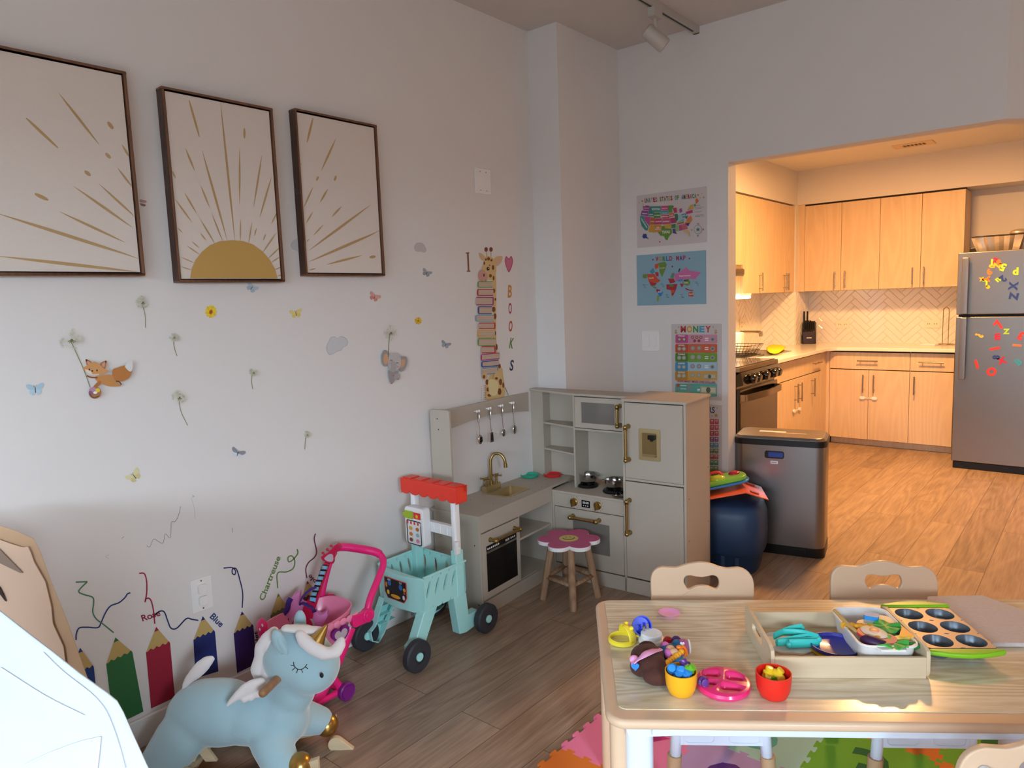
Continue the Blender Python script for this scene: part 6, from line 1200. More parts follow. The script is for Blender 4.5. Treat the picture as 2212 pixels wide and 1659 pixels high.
T4 = Zc(0, 1120, 3.0765)
tent('play_tent', 'white fabric play tent filling the lower left corner', 1.0,
     [(-60, 1265), (0, 1311), (60, 1358), (120, 1404), (180, 1452), (240, 1495), (262, 1513), (276, 1538), (300, 1593), (330, 1659)], (-.55, .25, -.02), 'tent_white',
     [([T4(285, 890), T4(420, 1020), T4(600, 1160), T4(690, 1260), T4(740, 1365), T4(790, 1510), T4(830, 1659)], .0010, 'tent_seam'), ([T4(0, 990), T4(300, 1180), T4(560, 1310)], .0010, 'tent_seam'), ([T4(665, 1450), T4(655, 1560), T4(640, 1680)], .0016, mat('seam_pink', 'd8c8cc', .8)), ([T4(160, 1640), T4(330, 1560), T4(520, 1490), T4(660, 1455)], .0014, 'tent_seam')])
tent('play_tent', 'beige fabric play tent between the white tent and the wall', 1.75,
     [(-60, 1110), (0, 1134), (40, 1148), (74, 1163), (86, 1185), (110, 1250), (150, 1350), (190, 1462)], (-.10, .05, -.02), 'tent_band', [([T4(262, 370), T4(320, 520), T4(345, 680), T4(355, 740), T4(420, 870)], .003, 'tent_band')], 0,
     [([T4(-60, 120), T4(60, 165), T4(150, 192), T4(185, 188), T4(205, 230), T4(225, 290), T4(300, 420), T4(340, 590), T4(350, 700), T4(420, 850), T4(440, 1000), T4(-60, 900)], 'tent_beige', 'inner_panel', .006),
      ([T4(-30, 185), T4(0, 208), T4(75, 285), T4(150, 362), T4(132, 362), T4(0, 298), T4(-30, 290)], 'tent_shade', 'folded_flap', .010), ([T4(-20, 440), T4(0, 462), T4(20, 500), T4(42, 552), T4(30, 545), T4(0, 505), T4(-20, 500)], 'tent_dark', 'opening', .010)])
# ---- blue toy base with activity trays behind the play fridge
mat('navy_plastic', '1d3a5c', .45); mat('orange_plastic', 'f0602a', .3, coat=.3); mat('green_toy', '7fc03a', .3, coat=.3); mat('blue_toy', '2f7fc0', .3, coat=.3); mat('yellow_clear', 'c8d83a', .15, coat=.4)
NB = V(.925, 3.525, 0); r = thing('toy_tub', 'navy blue moulded plastic toy tub between play fridge and trash can', 'toy tub', NB, R(14))
b = MB(); rows = []
for q, z in ((.80, .0), (.86, .02), (.90, .09), (.96, .105), (1.0, .12), (1.02, .2), (1.0, .30), (.92, .345), (.80, .36)): rows.append([V(.185*q*c, .175*q*s_, z) for c, s_ in [((abs(math.cos(t))**.6)*math.copysign(1, math.cos(t)), (abs(math.sin(t))**.6)*math.copysign(1, math.sin(t))) for t in [2*math.pi*i/36 for i in range(36)]]])
b.add([p for q in rows for p in q], [(j*36+i, j*36+(i+1) % 36, (j+1)*36+(i+1) % 36, (j+1)*36+i) for j in range(8) for i in range(36)]+[tuple(range(36)), tuple(range(288, 324))], 'navy_plastic', True); b.build('tub', r)
b = MB(); b.box(.05, -.165, 0, .075, -.13, .10, 'navy_plastic'); b.box(-.02, -.165, 0, .005, -.13, .10, 'navy_plastic'); b.build('ribs', r, bevel=.005)
TO = V(.905, 3.50, .400); r = thing('activity_tray', 'orange toy tray with two square holes lying on the navy base', 'toy tray', TO, rot=(R(-3), R(-12), R(28)))
b = MB(); pr = [(-.20, -.012), (-.10, .012), (.10, .012), (.20, -.045), (.20, -.052), (.10, .003), (-.10, .003), (-.20, -.020)]; b.prism([(x, z) for x, z in pr], (0, -.15, 0), (1, 0, 0), (0, 0, 1), (0, .30, 0), 'orange_plastic'); b.build('tray', r, bevel=.003)
for y in (-.10, .10): b = MB(); b.prism(rrect(.045, .035, .006), (.145, y, -.0105), V(.87, 0, -.5).normalized(), (0, 1, 0), V(.5, 0, .87)*.004, mat('orange_deep', 'b03a1c', .4)); b.build('square_hole', r)
TO = V(.865, 3.47, .434); r = thing('activity_toy', 'green and blue baby activity toy piled on the orange tray', 'baby toy', TO, rot=(R(0), R(-10), R(40)))
b = MB(); b.prism(rrect(.36, .15, .06, 6), (0, 0, 0), (1, 0, 0), (0, 1, 0), (0, 0, .012), 'blue_toy'); b.build('base', r, bevel=.003)
b = MB(); b.prism(rrect(.34, .13, .055, 6), (0, 0, .012), (1, 0, 0), (0, 1, 0), (0, 0, .022), 'green_toy'); b.build('top', r, bevel=.006)
b = MB(); b.cyl((-.07, -.02, .034), (-.07, -.02, .055), .028, 'orange_plastic', seg=24); b.build('dial', r, bevel=.003)
b = MB(); b.ell((.02, -.02, .036), (.04, .03, .018), 'yellow_clear'); b.build('light_dome', r)
b = MB(); b.tube(catmull([(-.02, .02, .036), (.0, .03, .055), (.04, .03, .055), (.06, .02, .036)]), .008, 'red_shiny'); b.ell((.12, .02, .036), (.03, .03, .012), mat('red_clear', 'b02030', .15, coat=.4)); b.build('rattle', r)
# ================================================================ TABLE, CHAIRS, FOAM MAT
TR = R(35.5); TH = .52; TO_ = V(1.25, 1.75, 0); TM = Matrix.Rotation(TR, 3, 'Z')
def T(x, y, z=TH): return TO_+TM @ V(x, y, z)
def tloc(px, py, z=TH):
    p = TM.transposed() @ (on('z', z, px, py)-TO_); return (p.x, p.y)
mat('beige_plastic', 'd8b797', .42, coat=.15); mat('leg_white', 'd6dce8', .35); mat('foot_beige', 'b89570', .5)
woodmat('table_wood', 'f3ebd5', 'c6b18a', .22, 'x', 26, 1.6, 9, coat=.5, bump=.03)
r = thing('play_table', 'low wood patterned play table with beige rounded rim and white frame', 'table', TO_, TR)
b = MB(); b.prism(rrect(1.27, .637, .045, 8, .635, -.3185), (0, 0, TH-.025), (1, 0, 0), (0, 1, 0), (0, 0, .023), 'beige_plastic'); b.build('rim', r, bevel=.010, seg=4)
b = MB(); b.prism(rrect(1.212, .578, .02, 6, .635, -.303), (0, 0, TH-.01), (1, 0, 0), (0, 1, 0), (0, 0, .0098), 'table_wood'); b.build('tabletop', r)
b = MB()
for q in ((.10, -.618, 1.17, -.594), (.10, -.05, 1.17, -.025)): b.box(q[0], q[1], TH-.048, q[2], q[3], TH-.025, 'leg_white')
for q in ((.03, -.58, .055, -.07), (1.215, -.58, 1.24, -.07)): b.box(q[0], q[1], TH-.048, q[2], q[3], TH-.025, 'leg_white')
b.build('apron', r, bevel=.003)
for x, y in ((.075, -.575), (1.195, -.575), (.075, -.07), (1.195, -.07)):
    b = MB(); b.prism(rrect(.062, .062, .02, 5, x, y), (0, 0, .0125), (1, 0, 0), (0, 1, 0), (0, 0, TH-.0375), 'leg_white', smooth=True); s_ = 1 if x < .5 else -1
    b.prism([(x-.035*s_, TH-.025), (x+.085*s_, TH-.025), (x+.085*s_, TH-.052), (x+.0*s_, TH-.056), (x-.025*s_, TH-.055)], (0, y-.034 if y < -.3 else y+.004, 0), (1, 0, 0), (0, 0, 1), (0, .03, 0), 'leg_white'); l = b.build('leg', r)
    b = MB(); b.cyl((x-.045*s_, y-.0, .0125), (x-.045*s_, y-.0, TH-.025), .021, 'beige_plastic', seg=20); b.build('corner_tube', l)
# chairs
CB = [(525, 435), (523, 350), (525, 280), (545, 225), (590, 187), (640, 180), (700, 188), (750, 184), (830, 158), (930, 142), (1020, 155), (1100, 185), (1170, 198), (1250, 190), (1320, 218), (1365, 275), (1380, 350), (1380, 435)]
HO = [(795, 320), (797, 285), (815, 262), (850, 257), (895, 268), (945, 273), (990, 265), (1030, 257), (1065, 270), (1083, 305), (1083, 345), (1066, 375), (1040, 374), (1000, 356), (945, 347), (890, 354), (845, 378), (822, 372)]
def chair(label, group=None):
    r = thing('toddler_chair', label, 'chair', (0, 0, 0), 0, group); k = .000372; Hh = .592
    o = [((x-952)*k, Hh-(y-142)*k) for x, y in CB]; lo = [((-.158), .31), (.158, .31)]
    o = [tuple(p[:2]) for p in catmull([(x, z, 0) for x, z in o], 3)]+[(.158, .36), (.13, .33), (0, .325), (-.13, .33), (-.158, .36)]
    i_ = [tuple(p[:2]) for p in catmull([((x-945)*k, Hh-(y-142)*k, 0) for x, y in HO], 4, True)]; c = (0, Hh-(318-142)*k)
    # resample both loops by angle round the hole
    def rs(P, N_=96):
        out = []
        for j in range(N_):
            a = 2*math.pi*j/N_; d = (math.cos(a), math.sin(a)); best = None
            for m in range(len(P)):
                p, q = P[m], P[(m+1) % len(P)]; ex, ey = q[0]-p[0], q[1]-p[1]; px, py = p[0]-c[0], p[1]-c[1]; D = d[0]*-ey+d[1]*ex
                if abs(D) < 1e-12: continue
                t = (px*-ey+py*ex)/D; u = (d[0]*py-d[1]*px)/D; u = (d[1]*px-d[0]*py)/D*-1
                if t > 0 and -1e-6 <= u <= 1+1e-6 and (best is None or t < best): best = t
            best = best or .05; out.append((c[0]+d[0]*best, c[1]+d[1]*best))
        return out
    b = MB(); b.ringp(rs(o), rs(i_), (0, 0, 0), (1, 0, 0), (0, 0, 1), (0, .016, 0), 'beige_plastic'); b.build('backrest', r, bevel=.004, seg=2)
    b = MB(); b.prism(rrect(.30, .27, .03, 6, 0, -.145), (0, 0, .288), (1, 0, 0), (0, 1, 0), (0, 0, .018), 'beige_plastic'); b.build('seat', r, bevel=.005)
    for x in (-.115, .115):
        b = MB(); b.tube([V(x, .022, .47), V(x, .022, .33), V(x*1.05, .03, .12), V(x*1.12, .045, .06)], .014, 'leg_white', 8); l = b.build('leg', r)
        b = MB(); b.prism(rrect(.022, .15, .009, 3), (x, .018, .465), (1, 0, 0), (0, 0, 1), (0, .018, 0), 'leg_white'); b.cyl((x, .036, .51), (x, .0366, .51), .004, 'black', seg=8); b.build('bracket', l, bevel=.002)
        b = MB(); b.cyl((x*1.12-.013, .048, .022), (x*1.12+.013, .048, .022), .022, 'black', seg=20); b.build('roller', l)
        b = MB(); b.tube([V(x, -.262, .29), V(x*1.12, -.268, .10)], .0165, 'leg_white', 8); l = b.build('leg', r)
        b = MB(); b.cyl((x*1.12, -.268, .13), (x*1.18, -.270, .0), .0205, 'foot_beige', .019, seg=16); b.build('foot', l)
    b = MB(); b.box(-.122, -.278, .165, .122, -.266, .215, 'leg_white')
    for s_ in (-1, 1):
        A, B = rrect(.085, .036, .012, 4, s_*.062, .190), rrect(.081, .032, .011, 4, s_*.062, .190); b.ringp(A, B, (0, -.2805, 0), (1, 0, 0), (0, 0, 1), (0, .003, 0), 'leg_white')
    b.build('front_rail', r)
    return r
c1 = chair('beige toddler chair tucked behind the table, nearer the play kitchen'); c1.location = T(.338, .075, .012); c1.rotation_euler = (0, 0, TR)
c2 = copytree(c1, T(.888, .075, .012), TR, 'beige toddler chair tucked behind the table in front of the fridge'); c3 = copytree(c1, T(.80, -.80, .012), TR+math.pi, 'beige toddler chair seen from behind at the lower right corner')
for c in (c1, c2, c3): c['group'] = 'toddler chairs round the play table'
# foam mat: interlocking tiles
def tile_loop(x0, y0, s_, edges):
    """square with knob edges; edges: flat (0), outward (1) or inward (-1) knobs for bottom,right,top,left"""
    P = []; n = 5
    for e, ((ax, ay), (bx, by)) in enumerate((((x0, y0), (x0+s_, y0)), ((x0+s_, y0), (x0+s_, y0+s_)), ((x0+s_, y0+s_), (x0, y0+s_)), ((x0, y0+s_), (x0, y0)))):
        dx, dy = (bx-ax)/s_, (by-ay)/s_; nx, ny = dy, -dx; k = edges[e]; P.append((ax, ay))
        if k:
            for i in range(n):
                c = s_*(i+.5)/n; w_ = s_/n*.27; hgt = .014
                for u, h in ((-.75, 0), (-.6, .25), (-1.0, .7), (-.75, 1), (.75, 1), (1.0, .7), (.6, .25), (.75, 0)):
                    P.append((ax+dx*(c+u*w_)+nx*h*hgt*k, ay+dy*(c+u*w_)+ny*h*hgt*k))
    return P
FC = dict(pink='ec7fa6', orange='dd7a2a', salmon='e8747a', lilac='b99ac4', mint='a9d3c0', green='6fae2e', red='d8442a', yellow='eebb3a', blue='6a9fd8', white='e6e3df')
FI = dict(pink='d13a72', orange='f0c862', salmon='b83048', lilac='5a2c7a', mint='5fb09c', green='1f6a34', red='8a1f1a', yellow='e8742a', blue='2f4fa0', white='6f9a4a')
for k_ in FC: mat('foam_'+k_, FC[k_], .85, bump=.15, bscale=300); mat('foam_ink_'+k_, FI[k_], .85)
sz = .313; X0, Y0 = 1.143, 1.385; grid = {(0, 0): 'orange', (0, 1): 'pink', (1, 0): 'salmon', (1, 1): 'lilac', (1, 2): 'mint', (2, 1): 'mint', (2, 2): 'green', (3, 2): 'orange', (3, 3): 'green', (2, 3): 'orange', (3, 1): 'yellow', (4, 2): 'red', (4, 3): 'orange', (2, 0): 'lilac', (3, 0): 'green', (4, 1): 'blue', (0, -1): 'yellow', (1, -1): 'mint', (4, 4): 'yellow', (3, 4): 'red'}
NM = {'orange': 'orange', 'pink': 'pink'}
ords = {}
for (i, j), c in sorted(grid.items()):
    x, y = X0+sz*i, Y0+sz*j; ed = []
    for di, dj, own in ((0, -1, -1), (1, 0, 1), (0, 1, 1), (-1, 0, -1)):
        ed.append(own if (i+di, j+dj) in grid else 1)
    P = tile_loop(0, 0, sz, ed); where = {(0, 1): 'at the far left corner of the mat', (0, 0): 'at the left edge of the mat, nearest the camera', (1, 1): 'under the left end of the table', (1, 2): 'under the first chair', (2, 2): 'between the two chairs under the table'}.get((i, j), 'in row %s and column %s of the mat under the table' % (('one', 'two', 'three', 'four', 'five', 'six')[j+1], ('one', 'two', 'three', 'four', 'five')[i]))
    r = thing('foam_tile', '%s foam puzzle tile %s' % (c, where), 'foam mat tile', (x, y, 0), 0, 'interlocking foam tiles')
    b = MB(); b.prism(P, (0, 0, .0005), (1, 0, 0), (0, 1, 0), (0, 0, .0105), 'foam_'+c); b.build('tile', r)
    b = MB(); b.text('1476923508'[(i*3+j*5) % 10] if (i, j) != (0, 1) else 'Y', (sz/2, sz*.18, .0112), (1, 0, 0), (0, 1, 0), sz*.62, 'foam_ink_'+c); b.build('inlay', r)
# ================================================================ THINGS ON THE TABLE
woodmat('birch', 'e2d0b2', 'cdb795', .5, 'x', 9, 1.2, 8); Z0 = TH+.0002
def tthing(name, label, cat, x, y, z=0, rz=0, group=None): return thing(name, label, cat, T(x, y, Z0+z), TR+rz, group)
# wooden tray
tx0, tx1, ty0, ty1 = .40, .765, -.457, -.205; r = tthing('wooden_tray', 'pale plywood tray with cut-out handles in the middle of the table', 'tray', tx0, ty0); w_, d_ = tx1-tx0, ty1-ty0
b = MB(); b.box(.008, .006, .002, w_-.008, d_-.006, .008, 'birch'); b.build('tray_floor', r)
for y in (0, d_-.008): b = MB(); b.box(.009, y, 0, w_-.009, y+.008, .052, 'birch'); b.build('long_side', r, bevel=.001)
for x in (0, w_-.009):
    b = MB(); A = []; N_ = 64; oc = (d_/2, .036); P = rrect(d_, .074, .016, 6, d_/2, .037); B = rrect(.095, .022, .011, 8, d_/2, .048)
    def ray_rs(P, c, N_):
        out = []
        for j in range(N_):
            a = 2*math.pi*(j+.5)/N_; dd = (math.cos(a), math.sin(a)); bt = 1e9
            for m in range(len(P)):
                p, q = P[m], P[(m+1) % len(P)]; ex, ey = q[0]-p[0], q[1]-p[1]; den = dd[0]*ey-dd[1]*ex
                if abs(den) < 1e-12: continue
                t = ((p[0]-c[0])*ey-(p[1]-c[1])*ex)/den; s2 = ((p[0]-c[0])*dd[1]-(p[1]-c[1])*dd[0])/den
                if t > 0 and -1e-6 <= s2 <= 1+1e-6: bt = min(bt, t)
            out.append((c[0]+dd[0]*bt, c[1]+dd[1]*bt))
        return out
    c = (d_/2, .048); b.ringp(ray_rs(P, c, N_), ray_rs(B, c, N_), (x, 0, 0), (0, 1, 0), (0, 0, 1), (.009, 0, 0), 'birch'); b.build('handle_side', r, bevel=.001)
# speckled tub with play food
mat('speckle_white', 'e9e5e0', .4, var=.06, vscale=60)
bx, by, bw, bd, brz = .684, -.332, .138, .215, R(-1)
r = tthing('food_tub', 'white speckled plastic tub full of felt play food inside the tray', 'plastic tub', bx, by, .0085, brz)
b = MB(); rr_ = lambda w, d, r_: rrect(w, d, r_, 6); L0, L1, L2, L3 = rr_(bw-.025, bd-.03, .02), rr_(bw-.004, bd-.004, .028), rr_(bw-.010, bd-.010, .026), rr_(bw-.031, bd-.036, .018); N_ = len(L0)
V_ = [V(*p, 0) for p in L0]+[V(*p, .062) for p in L1]+[V(*p, .062) for p in L2]+[V(*p, .004) for p in L3]
b.add(V_, [(k*N_+i, k*N_+(i+1) % N_, (k+1)*N_+(i+1) % N_, (k+1)*N_+i) for k in range(3) for i in range(N_)]+[tuple(range(N_)), tuple(range(3*N_, 4*N_))], 'speckle_white', True); b.build('tub', r)
b = MB(); b.ringp(rr_(bw+.004, bd+.004, .030), rr_(bw-.006, bd-.006, .026), (0, 0, .058), (1, 0, 0), (0, 1, 0), (0, 0, .006), 'speckle_white'); b.build('rim', r, bevel=.0015)
for s_ in (-1, 1): b = MB(); b.prism([(-.035, 0), (.035, 0), (.028, .016), (-.028, .016)], (0, s_*(bd/2), .056), (1, 0, 0), (0, s_, 0), (0, 0, .006), 'speckle_white'); b.build('lug', r, bevel=.001)
for i in range(9):
    pass
FOOD = [('eggplant', 'dark purple toy eggplant at the near end of the tub', '3a1c44', 'egg'), ('fried_egg', 'white toy fried egg on top of the food pile', 'efe3d0', 'egg2'), ('lettuce_leaf', 'bright green toy lettuce leaf at the far end of the tub', '3fae4a', 'leaf'), ('lettuce_leaf', 'green toy lettuce leaf at the near end beside the eggplant', '4cb84f', 'leaf'),
        ('salami_slice', 'dull red toy salami slice near the front of the tub', 'a8405a', 'disc'), ('tomato_slice', 'red toy tomato slice under the fried egg', 'c8303a', 'disc'), ('bread_slice', 'cream toy bread slice at the far end behind the lettuce', 'e6d4b0', 'disc'), ('cheese_slice', 'orange yellow toy cheese slice at the right side of the tub', 'f0a83a', 'tri'), ('pasta_ribbon', 'wavy yellow toy pasta ribbon at the far left of the tub', 'e8a82a', 'wave'), ('toy_block', 'blue toy block at the far end of the tub', '2f8fd8', 'block'), ('corn_stick', 'pale yellow toy stick at the right side of the tub', 'e8d870', 'box'), ('cucumber_slice', 'dark green ring shaped toy pepper slice in the tub', '2a5a3a', 'ring'), ('toy_pickle', 'dark green toy pickle at the near right corner of the tub', '2f7a3f', 'egg3'), ('bread_slice', 'cream half round toy bread slice left of the fried egg', 'e8d6b0', 'half'), ('wooden_stick', 'long tan stick leaning out at the far left corner of the tub', 'c8a060', 'stick'), ('peanut', 'small tan toy peanut in front of the fried egg', 'd89a4a', 'pea')]
FP = {0: (1890, 1390), 1: (1888, 1366), 2: (1912, 1355), 3: (1925, 1390), 4: (1908, 1383), 5: (1880, 1372), 6: (1907, 1345), 7: (1948, 1370), 8: (1853, 1357), 9: (1882, 1344), 10: (1946, 1385), 11: (1928, 1373), 12: (1965, 1394), 13: (1876, 1356), 14: (1835, 1352), 15: (1889, 1379)}
def leaf(b, m, s_=1):
    N_ = 20; V_ = [V(0, 0, .003)]
    for q in (.5, 1): V_ += [V(.034*q*s_*math.cos(t)*(1+.08*math.sin(7*t)), .026*q*s_*math.sin(t)*(1+.1*math.cos(5*t)), .003+.004*math.sin(5*t)*q) for t in [2*math.pi*i/N_ for i in range(N_)]]
    b.add(V_+[p-V(0, 0, .003) for p in V_], [(0, 1+i, 1+(i+1) % N_) for i in range(N_)]+[(1+i, 1+N_+i, 1+N_+(i+1) % N_, 1+(i+1) % N_) for i in range(N_)]+[(2*N_+1, 2*N_+2+(i+1) % N_, 2*N_+2+i) for i in range(N_)]+[(2*N_+2+i, 2*N_+2+(i+1) % N_, 3*N_+2+(i+1) % N_, 3*N_+2+i) for i in range(N_)]+[(1+N_+i, 3*N_+2+i, 3*N_+2+(i+1) % N_, 1+N_+(i+1) % N_) for i in range(N_)], m, True)
for i, (nm, lb, col, kd) in enumerate(FOOD):
    m = mat('food_'+col, col, .45); z = .050+{0: .006, 1: .016, 15: .016, 4: .010, 5: .010, 14: .018, 2: .013, 3: .012, 6: .004, 7: .010, 8: .010}.get(i, .004); x, y = tloc(*FP[i], Z0+.0085+z)
    b = MB(); rz = (i*47 % 60-30)
    if kd == 'egg': b.tube(catmull([(-.035, .008, 0), (-.015, 0, .004), (.01, -.004, .003), (.035, -.004, 0)], 4), [.006, .010, .013, .015, .016, .016, .0155, .015, .014, .014, .013, .010, .004], m, 14)
    elif kd == 'egg2': b.lathe([(.036, 0), (.038, .002), (.030, .005), (0, .005)], (0, 0, 0), m, sy=.75); b.lathe([(.012, .004), (.011, .008), (0, .010)], (0, 0, 0), mat('yolk', 'e8a070', .4))
    elif kd == 'leaf': leaf(b, m)
    elif kd == 'disc': b.lathe([(.026, 0), (.028, .003), (.026, .006), (0, .006)], (0, 0, 0), m)
    elif kd == 'half': b.prism([(.024*math.cos(t), .024*math.sin(t)) for t in [math.pi*k/12 for k in range(13)]], (0, 0, 0), (1, 0, 0), (0, 1, 0), (0, 0, .008), m)
    elif kd == 'tri': b.prism([(-.015, -.022), (.015, -.022), (.010, .022)], (0, 0, 0), (1, 0, 0), (0, 1, 0), (0, 0, .008), m)
    elif kd == 'wave': b.tube([V(-.028+.056*k/20, .005*math.sin(k*1.3), .002) for k in range(21)], .008, m, 8)
    elif kd == 'block': b.prism(rrect(.030, .022, .005), (0, 0, 0), (1, 0, 0), (0, 1, 0), (0, 0, .018), m)
    elif kd == 'box': b.box(-.026, -.007, 0, .026, .007, .010, m)
    elif kd == 'ring': b.tube([V(.018*math.cos(t), .014*math.sin(t), .003) for t in [2*math.pi*k/24 for k in range(24)]], .0045, m, 8, closed=True)
    elif kd == 'egg3': b.ell((0, 0, 0), (.022, .010, .009), m)
    elif kd == 'pea': b.ell((-.007, 0, 0), (.008, .006, .005), m); b.ell((.007, 0, 0), (.008, .006, .005), m)
    elif kd == 'stick': b.tube([V(-.014, .065, .012), V(0, .0, .0), V(.022, -.06, -.012)], .0045, m, 8)
    b.v = [v*{'stick': 1, 'egg': .9, 'leaf': 1.15, 'egg2': .95}.get(kd, 1.15) for v in b.v]
    tag(b.build(nm, loc=T(x, y, Z0+.0085+z), rot=(0, 0, TR+R(rz if kd != 'stick' else 0))), lb, 'play food', 'play food in the speckled tub')
# turquoise tongs and white plate in the tray
mat('turquoise', '3cc7c0', .4)
x, y = tloc(1712, 1385, .53); r0_ = tthing('wavy_plate', 'white wavy edged plate under the turquoise strips in the tray', 'plate', x-.01, y-.012, .0085)
b = MB(); A = [(.075*(1+.05*math.cos(9*t))*math.cos(t), .058*(1+.05*math.cos(9*t))*math.sin(t)) for t in [2*math.pi*i/72 for i in range(72)]]; b.prism(A, (0, 0, 0), (1, 0, 0), (0, 1, 0), (0, 0, .006), 'speckle_white'); b.build('plate', r0_, bevel=.001)
def tong(label, P, z): 
    b = MB(); Q = [TM.transposed() @ (on('z', zz, *p)-TO_) for p, zz in zip(P, z)]; c = sum(Q, V(0, 0, 0))/len(Q); Q = [q-c for q in Q]
    S_ = catmull(Q, 5); b.tube(S_, [.0095+.003*abs(math.cos(math.pi*i/(len(S_)-1)))**6 for i in range(len(S_))], 'turquoise', 8, flat=.35, up=(0, 0, 1) if 0 else None)
    for e in (Q[0], Q[-1]):
        for k in (-1, 0, 1): b.ell(e+V(.0, .005*k, .0), (.007, .0045, .008), 'turquoise', seg=8, rings=6)
    o = b.build('tong', loc=TO_+TM @ c, rot=(0, 0, TR)); tag(o, label, 'toy tongs', 'turquoise tongs in the wooden tray')
tong('turquoise paw ended tongs, farther pair in the tray', [(1732, 1357), (1700, 1362), (1672, 1375), (1690, 1366), (1730, 1368), (1768, 1380)], [.556]*6)
tong('turquoise paw ended tongs, nearer pair in the tray', [(1748, 1377), (1700, 1384), (1680, 1388), (1755, 1384), (1765, 1388), (1704, 1391)], [.550]*6)
# blue lid on yellow plate
x, y = tloc(1804, 1403, .535); mat('lid_blue', '2a2f9c', .3, coat=.3)
b = MB(); b.lathe([(.045, 0), (.058, .004), (.060, .010), (.057, .010), (.0, .008)], (0, 0, 0), mat('plate_yellow', 'e0a82a', .35)); tag(b.build('toy_plate', loc=T(x, y, Z0+.0085)), 'yellow orange plate under the dark blue plate in the tray', 'toy plate')
b = MB(); b.lathe([(.048, .0), (.0585, .004), (.061, .013), (.0585, .013), (.055, .006), (.046, .003), (0, .003)], (0, 0, 0), 'lid_blue', 48); tag(b.build('toy_plate', loc=T(x, y, Z0+.0190)), 'dark blue round plate at the front of the tray', 'toy plate')
# muffin tin
mat('tin_bronze', 'a3958a', .42, .35); mat('tin_grey', '66707a', .3, .4); mat('lime_rubber', '86c41f', .35)
mx, my = .880, -.262; r = tthing('muffin_tin', 'six cup bronze muffin tin with lime green grips beside the tray', 'muffin tin', mx, my, 0, R(0))
mw, md_ = .155, .250; cups = [(x, y) for y in (.076, 0, -.076) for x in (-.040, .040)]
b = MB()
# plate made of six ringed cells
for cx, cy in cups:
    N_ = 40; c = (cx, cy); P = [(cx-.0400, cy-.0380), (cx+.0400, cy-.0380), (cx+.0400, cy+.0380), (cx-.0400, cy+.0380)]; A = ray_rs(P, c, N_); B = [(cx+.034*math.cos(2*math.pi*(j+.5)/N_), cy+.034*math.sin(2*math.pi*(j+.5)/N_)) for j in range(N_)]
    b.ringp(A, B, (0, 0, .032), (1, 0, 0), (0, 1, 0), (0, 0, .003), 'tin_bronze')
b.build('tin_plate', r)
for cx, cy in cups: b = MB(); b.lathe([(.034, .0345), (.033, .033), (.025, .004), (.0, .003)], (cx, cy, 0), 'tin_grey', 32, caps=False); b.lathe([(.0345, .034), (.026, .001), (0, .0)], (cx, cy, 0), 'tin_grey', 32, caps=False); b.build('cup', r)
for s_ in (-1, 1):
    b = MB(); P = [(-.094, .0), (-.085, s_*.008), (-.04, s_*.022), (0, s_*.026), (.04, s_*.022), (.085, s_*.008), (.094, 0), (.08, -s_*.006), (-.08, -s_*.006)]; b.prism(P, (0, s_*.128, .026), (1, 0, 0), (0, 1, 0), (0, 0, .013), 'lime_rubber'); b.build('grip', r, bevel=.005, seg=3)
# felt mat
mat('felt', 'd0c3be', .95, bump=.6, bscale=150, var=.08, vscale=90); F0 = [(2003, 1288), (2122, 1285), (2225, 1322), (2300, 1390), (2126, 1389), (2113, 1384), (2000, 1330)]
P = [T(*tloc(px, py, TH+.012), TH+.0005) for px, py in F0]; c = sum(P, V(0, 0, 0))/len(P); b = MB(); b.prism([((p-c).x, (p-c).y) for p in P], (0, 0, 0), (1, 0, 0), (0, 1, 0), (0, 0, .012), 'felt'); tag(b.build('felt_board', loc=c, bevel=.003), 'large pinkish grey felt board lying on the right end of the table', 'felt board')
# cups with beads
mat('yellow_cup', 'f7b01e', .35); mat('red_cup', 'e62a1c', .35)
def cup(label, px, py, m, rr=.036, h=.066):
    x, y = tloc(px, py, TH+h); b = MB(); b.lathe([(0, 0), (rr*.55, .0), (rr*.78, .006), (rr*.94, .022), (rr, .040), (rr*1.02, h), (rr*.96, h), (rr*.93, .040), (rr*.86, .022), (rr*.6, .006), (0, .005)], (0, 0, 0), m, 40); tag(b.build('toy_cup', loc=T(x, y, Z0)), label, 'toy cup'); return x, y
cy1 = cup('yellow toy cup filled with blue, green and purple beads', 1471, 1448, 'yellow_cup', .036, .058); cy2 = cup('red toy cup holding yellow and green beads', 1671, 1452, 'red_cup', .0385, .060)
def bead(label, x, y, z, c, tilt, group=None):
    m = mat('bead_'+c, c, .25, coat=.4); b = MB(); b.lathe([(0, -.011), (.009, -.010), (.013, -.003), (.0125, .002), (.008, .005), (.009, .008), (.0085, .013), (.0, .014)], (0, 0, 0), m, 20)
    tag(b.build('pop_bead', loc=T(x, y, Z0+z), rot=(R(tilt[0]), R(tilt[1]), TR)), label, 'pop bead', group)
BL, GR_, PU, YE, RE = '2f8fdc', '6ab82a', '5a2c82', 'f0cc2a', 'c84a2a'
def pin(c, px, py, z):
    p = tloc(px, py, Z0+z); dx, dy = p[0]-c[0], p[1]-c[1]; d = math.hypot(dx, dy); k = min(1, .0195/d) if d > 0 else 1; return (c[0]+dx*k, c[1]+dy*k)
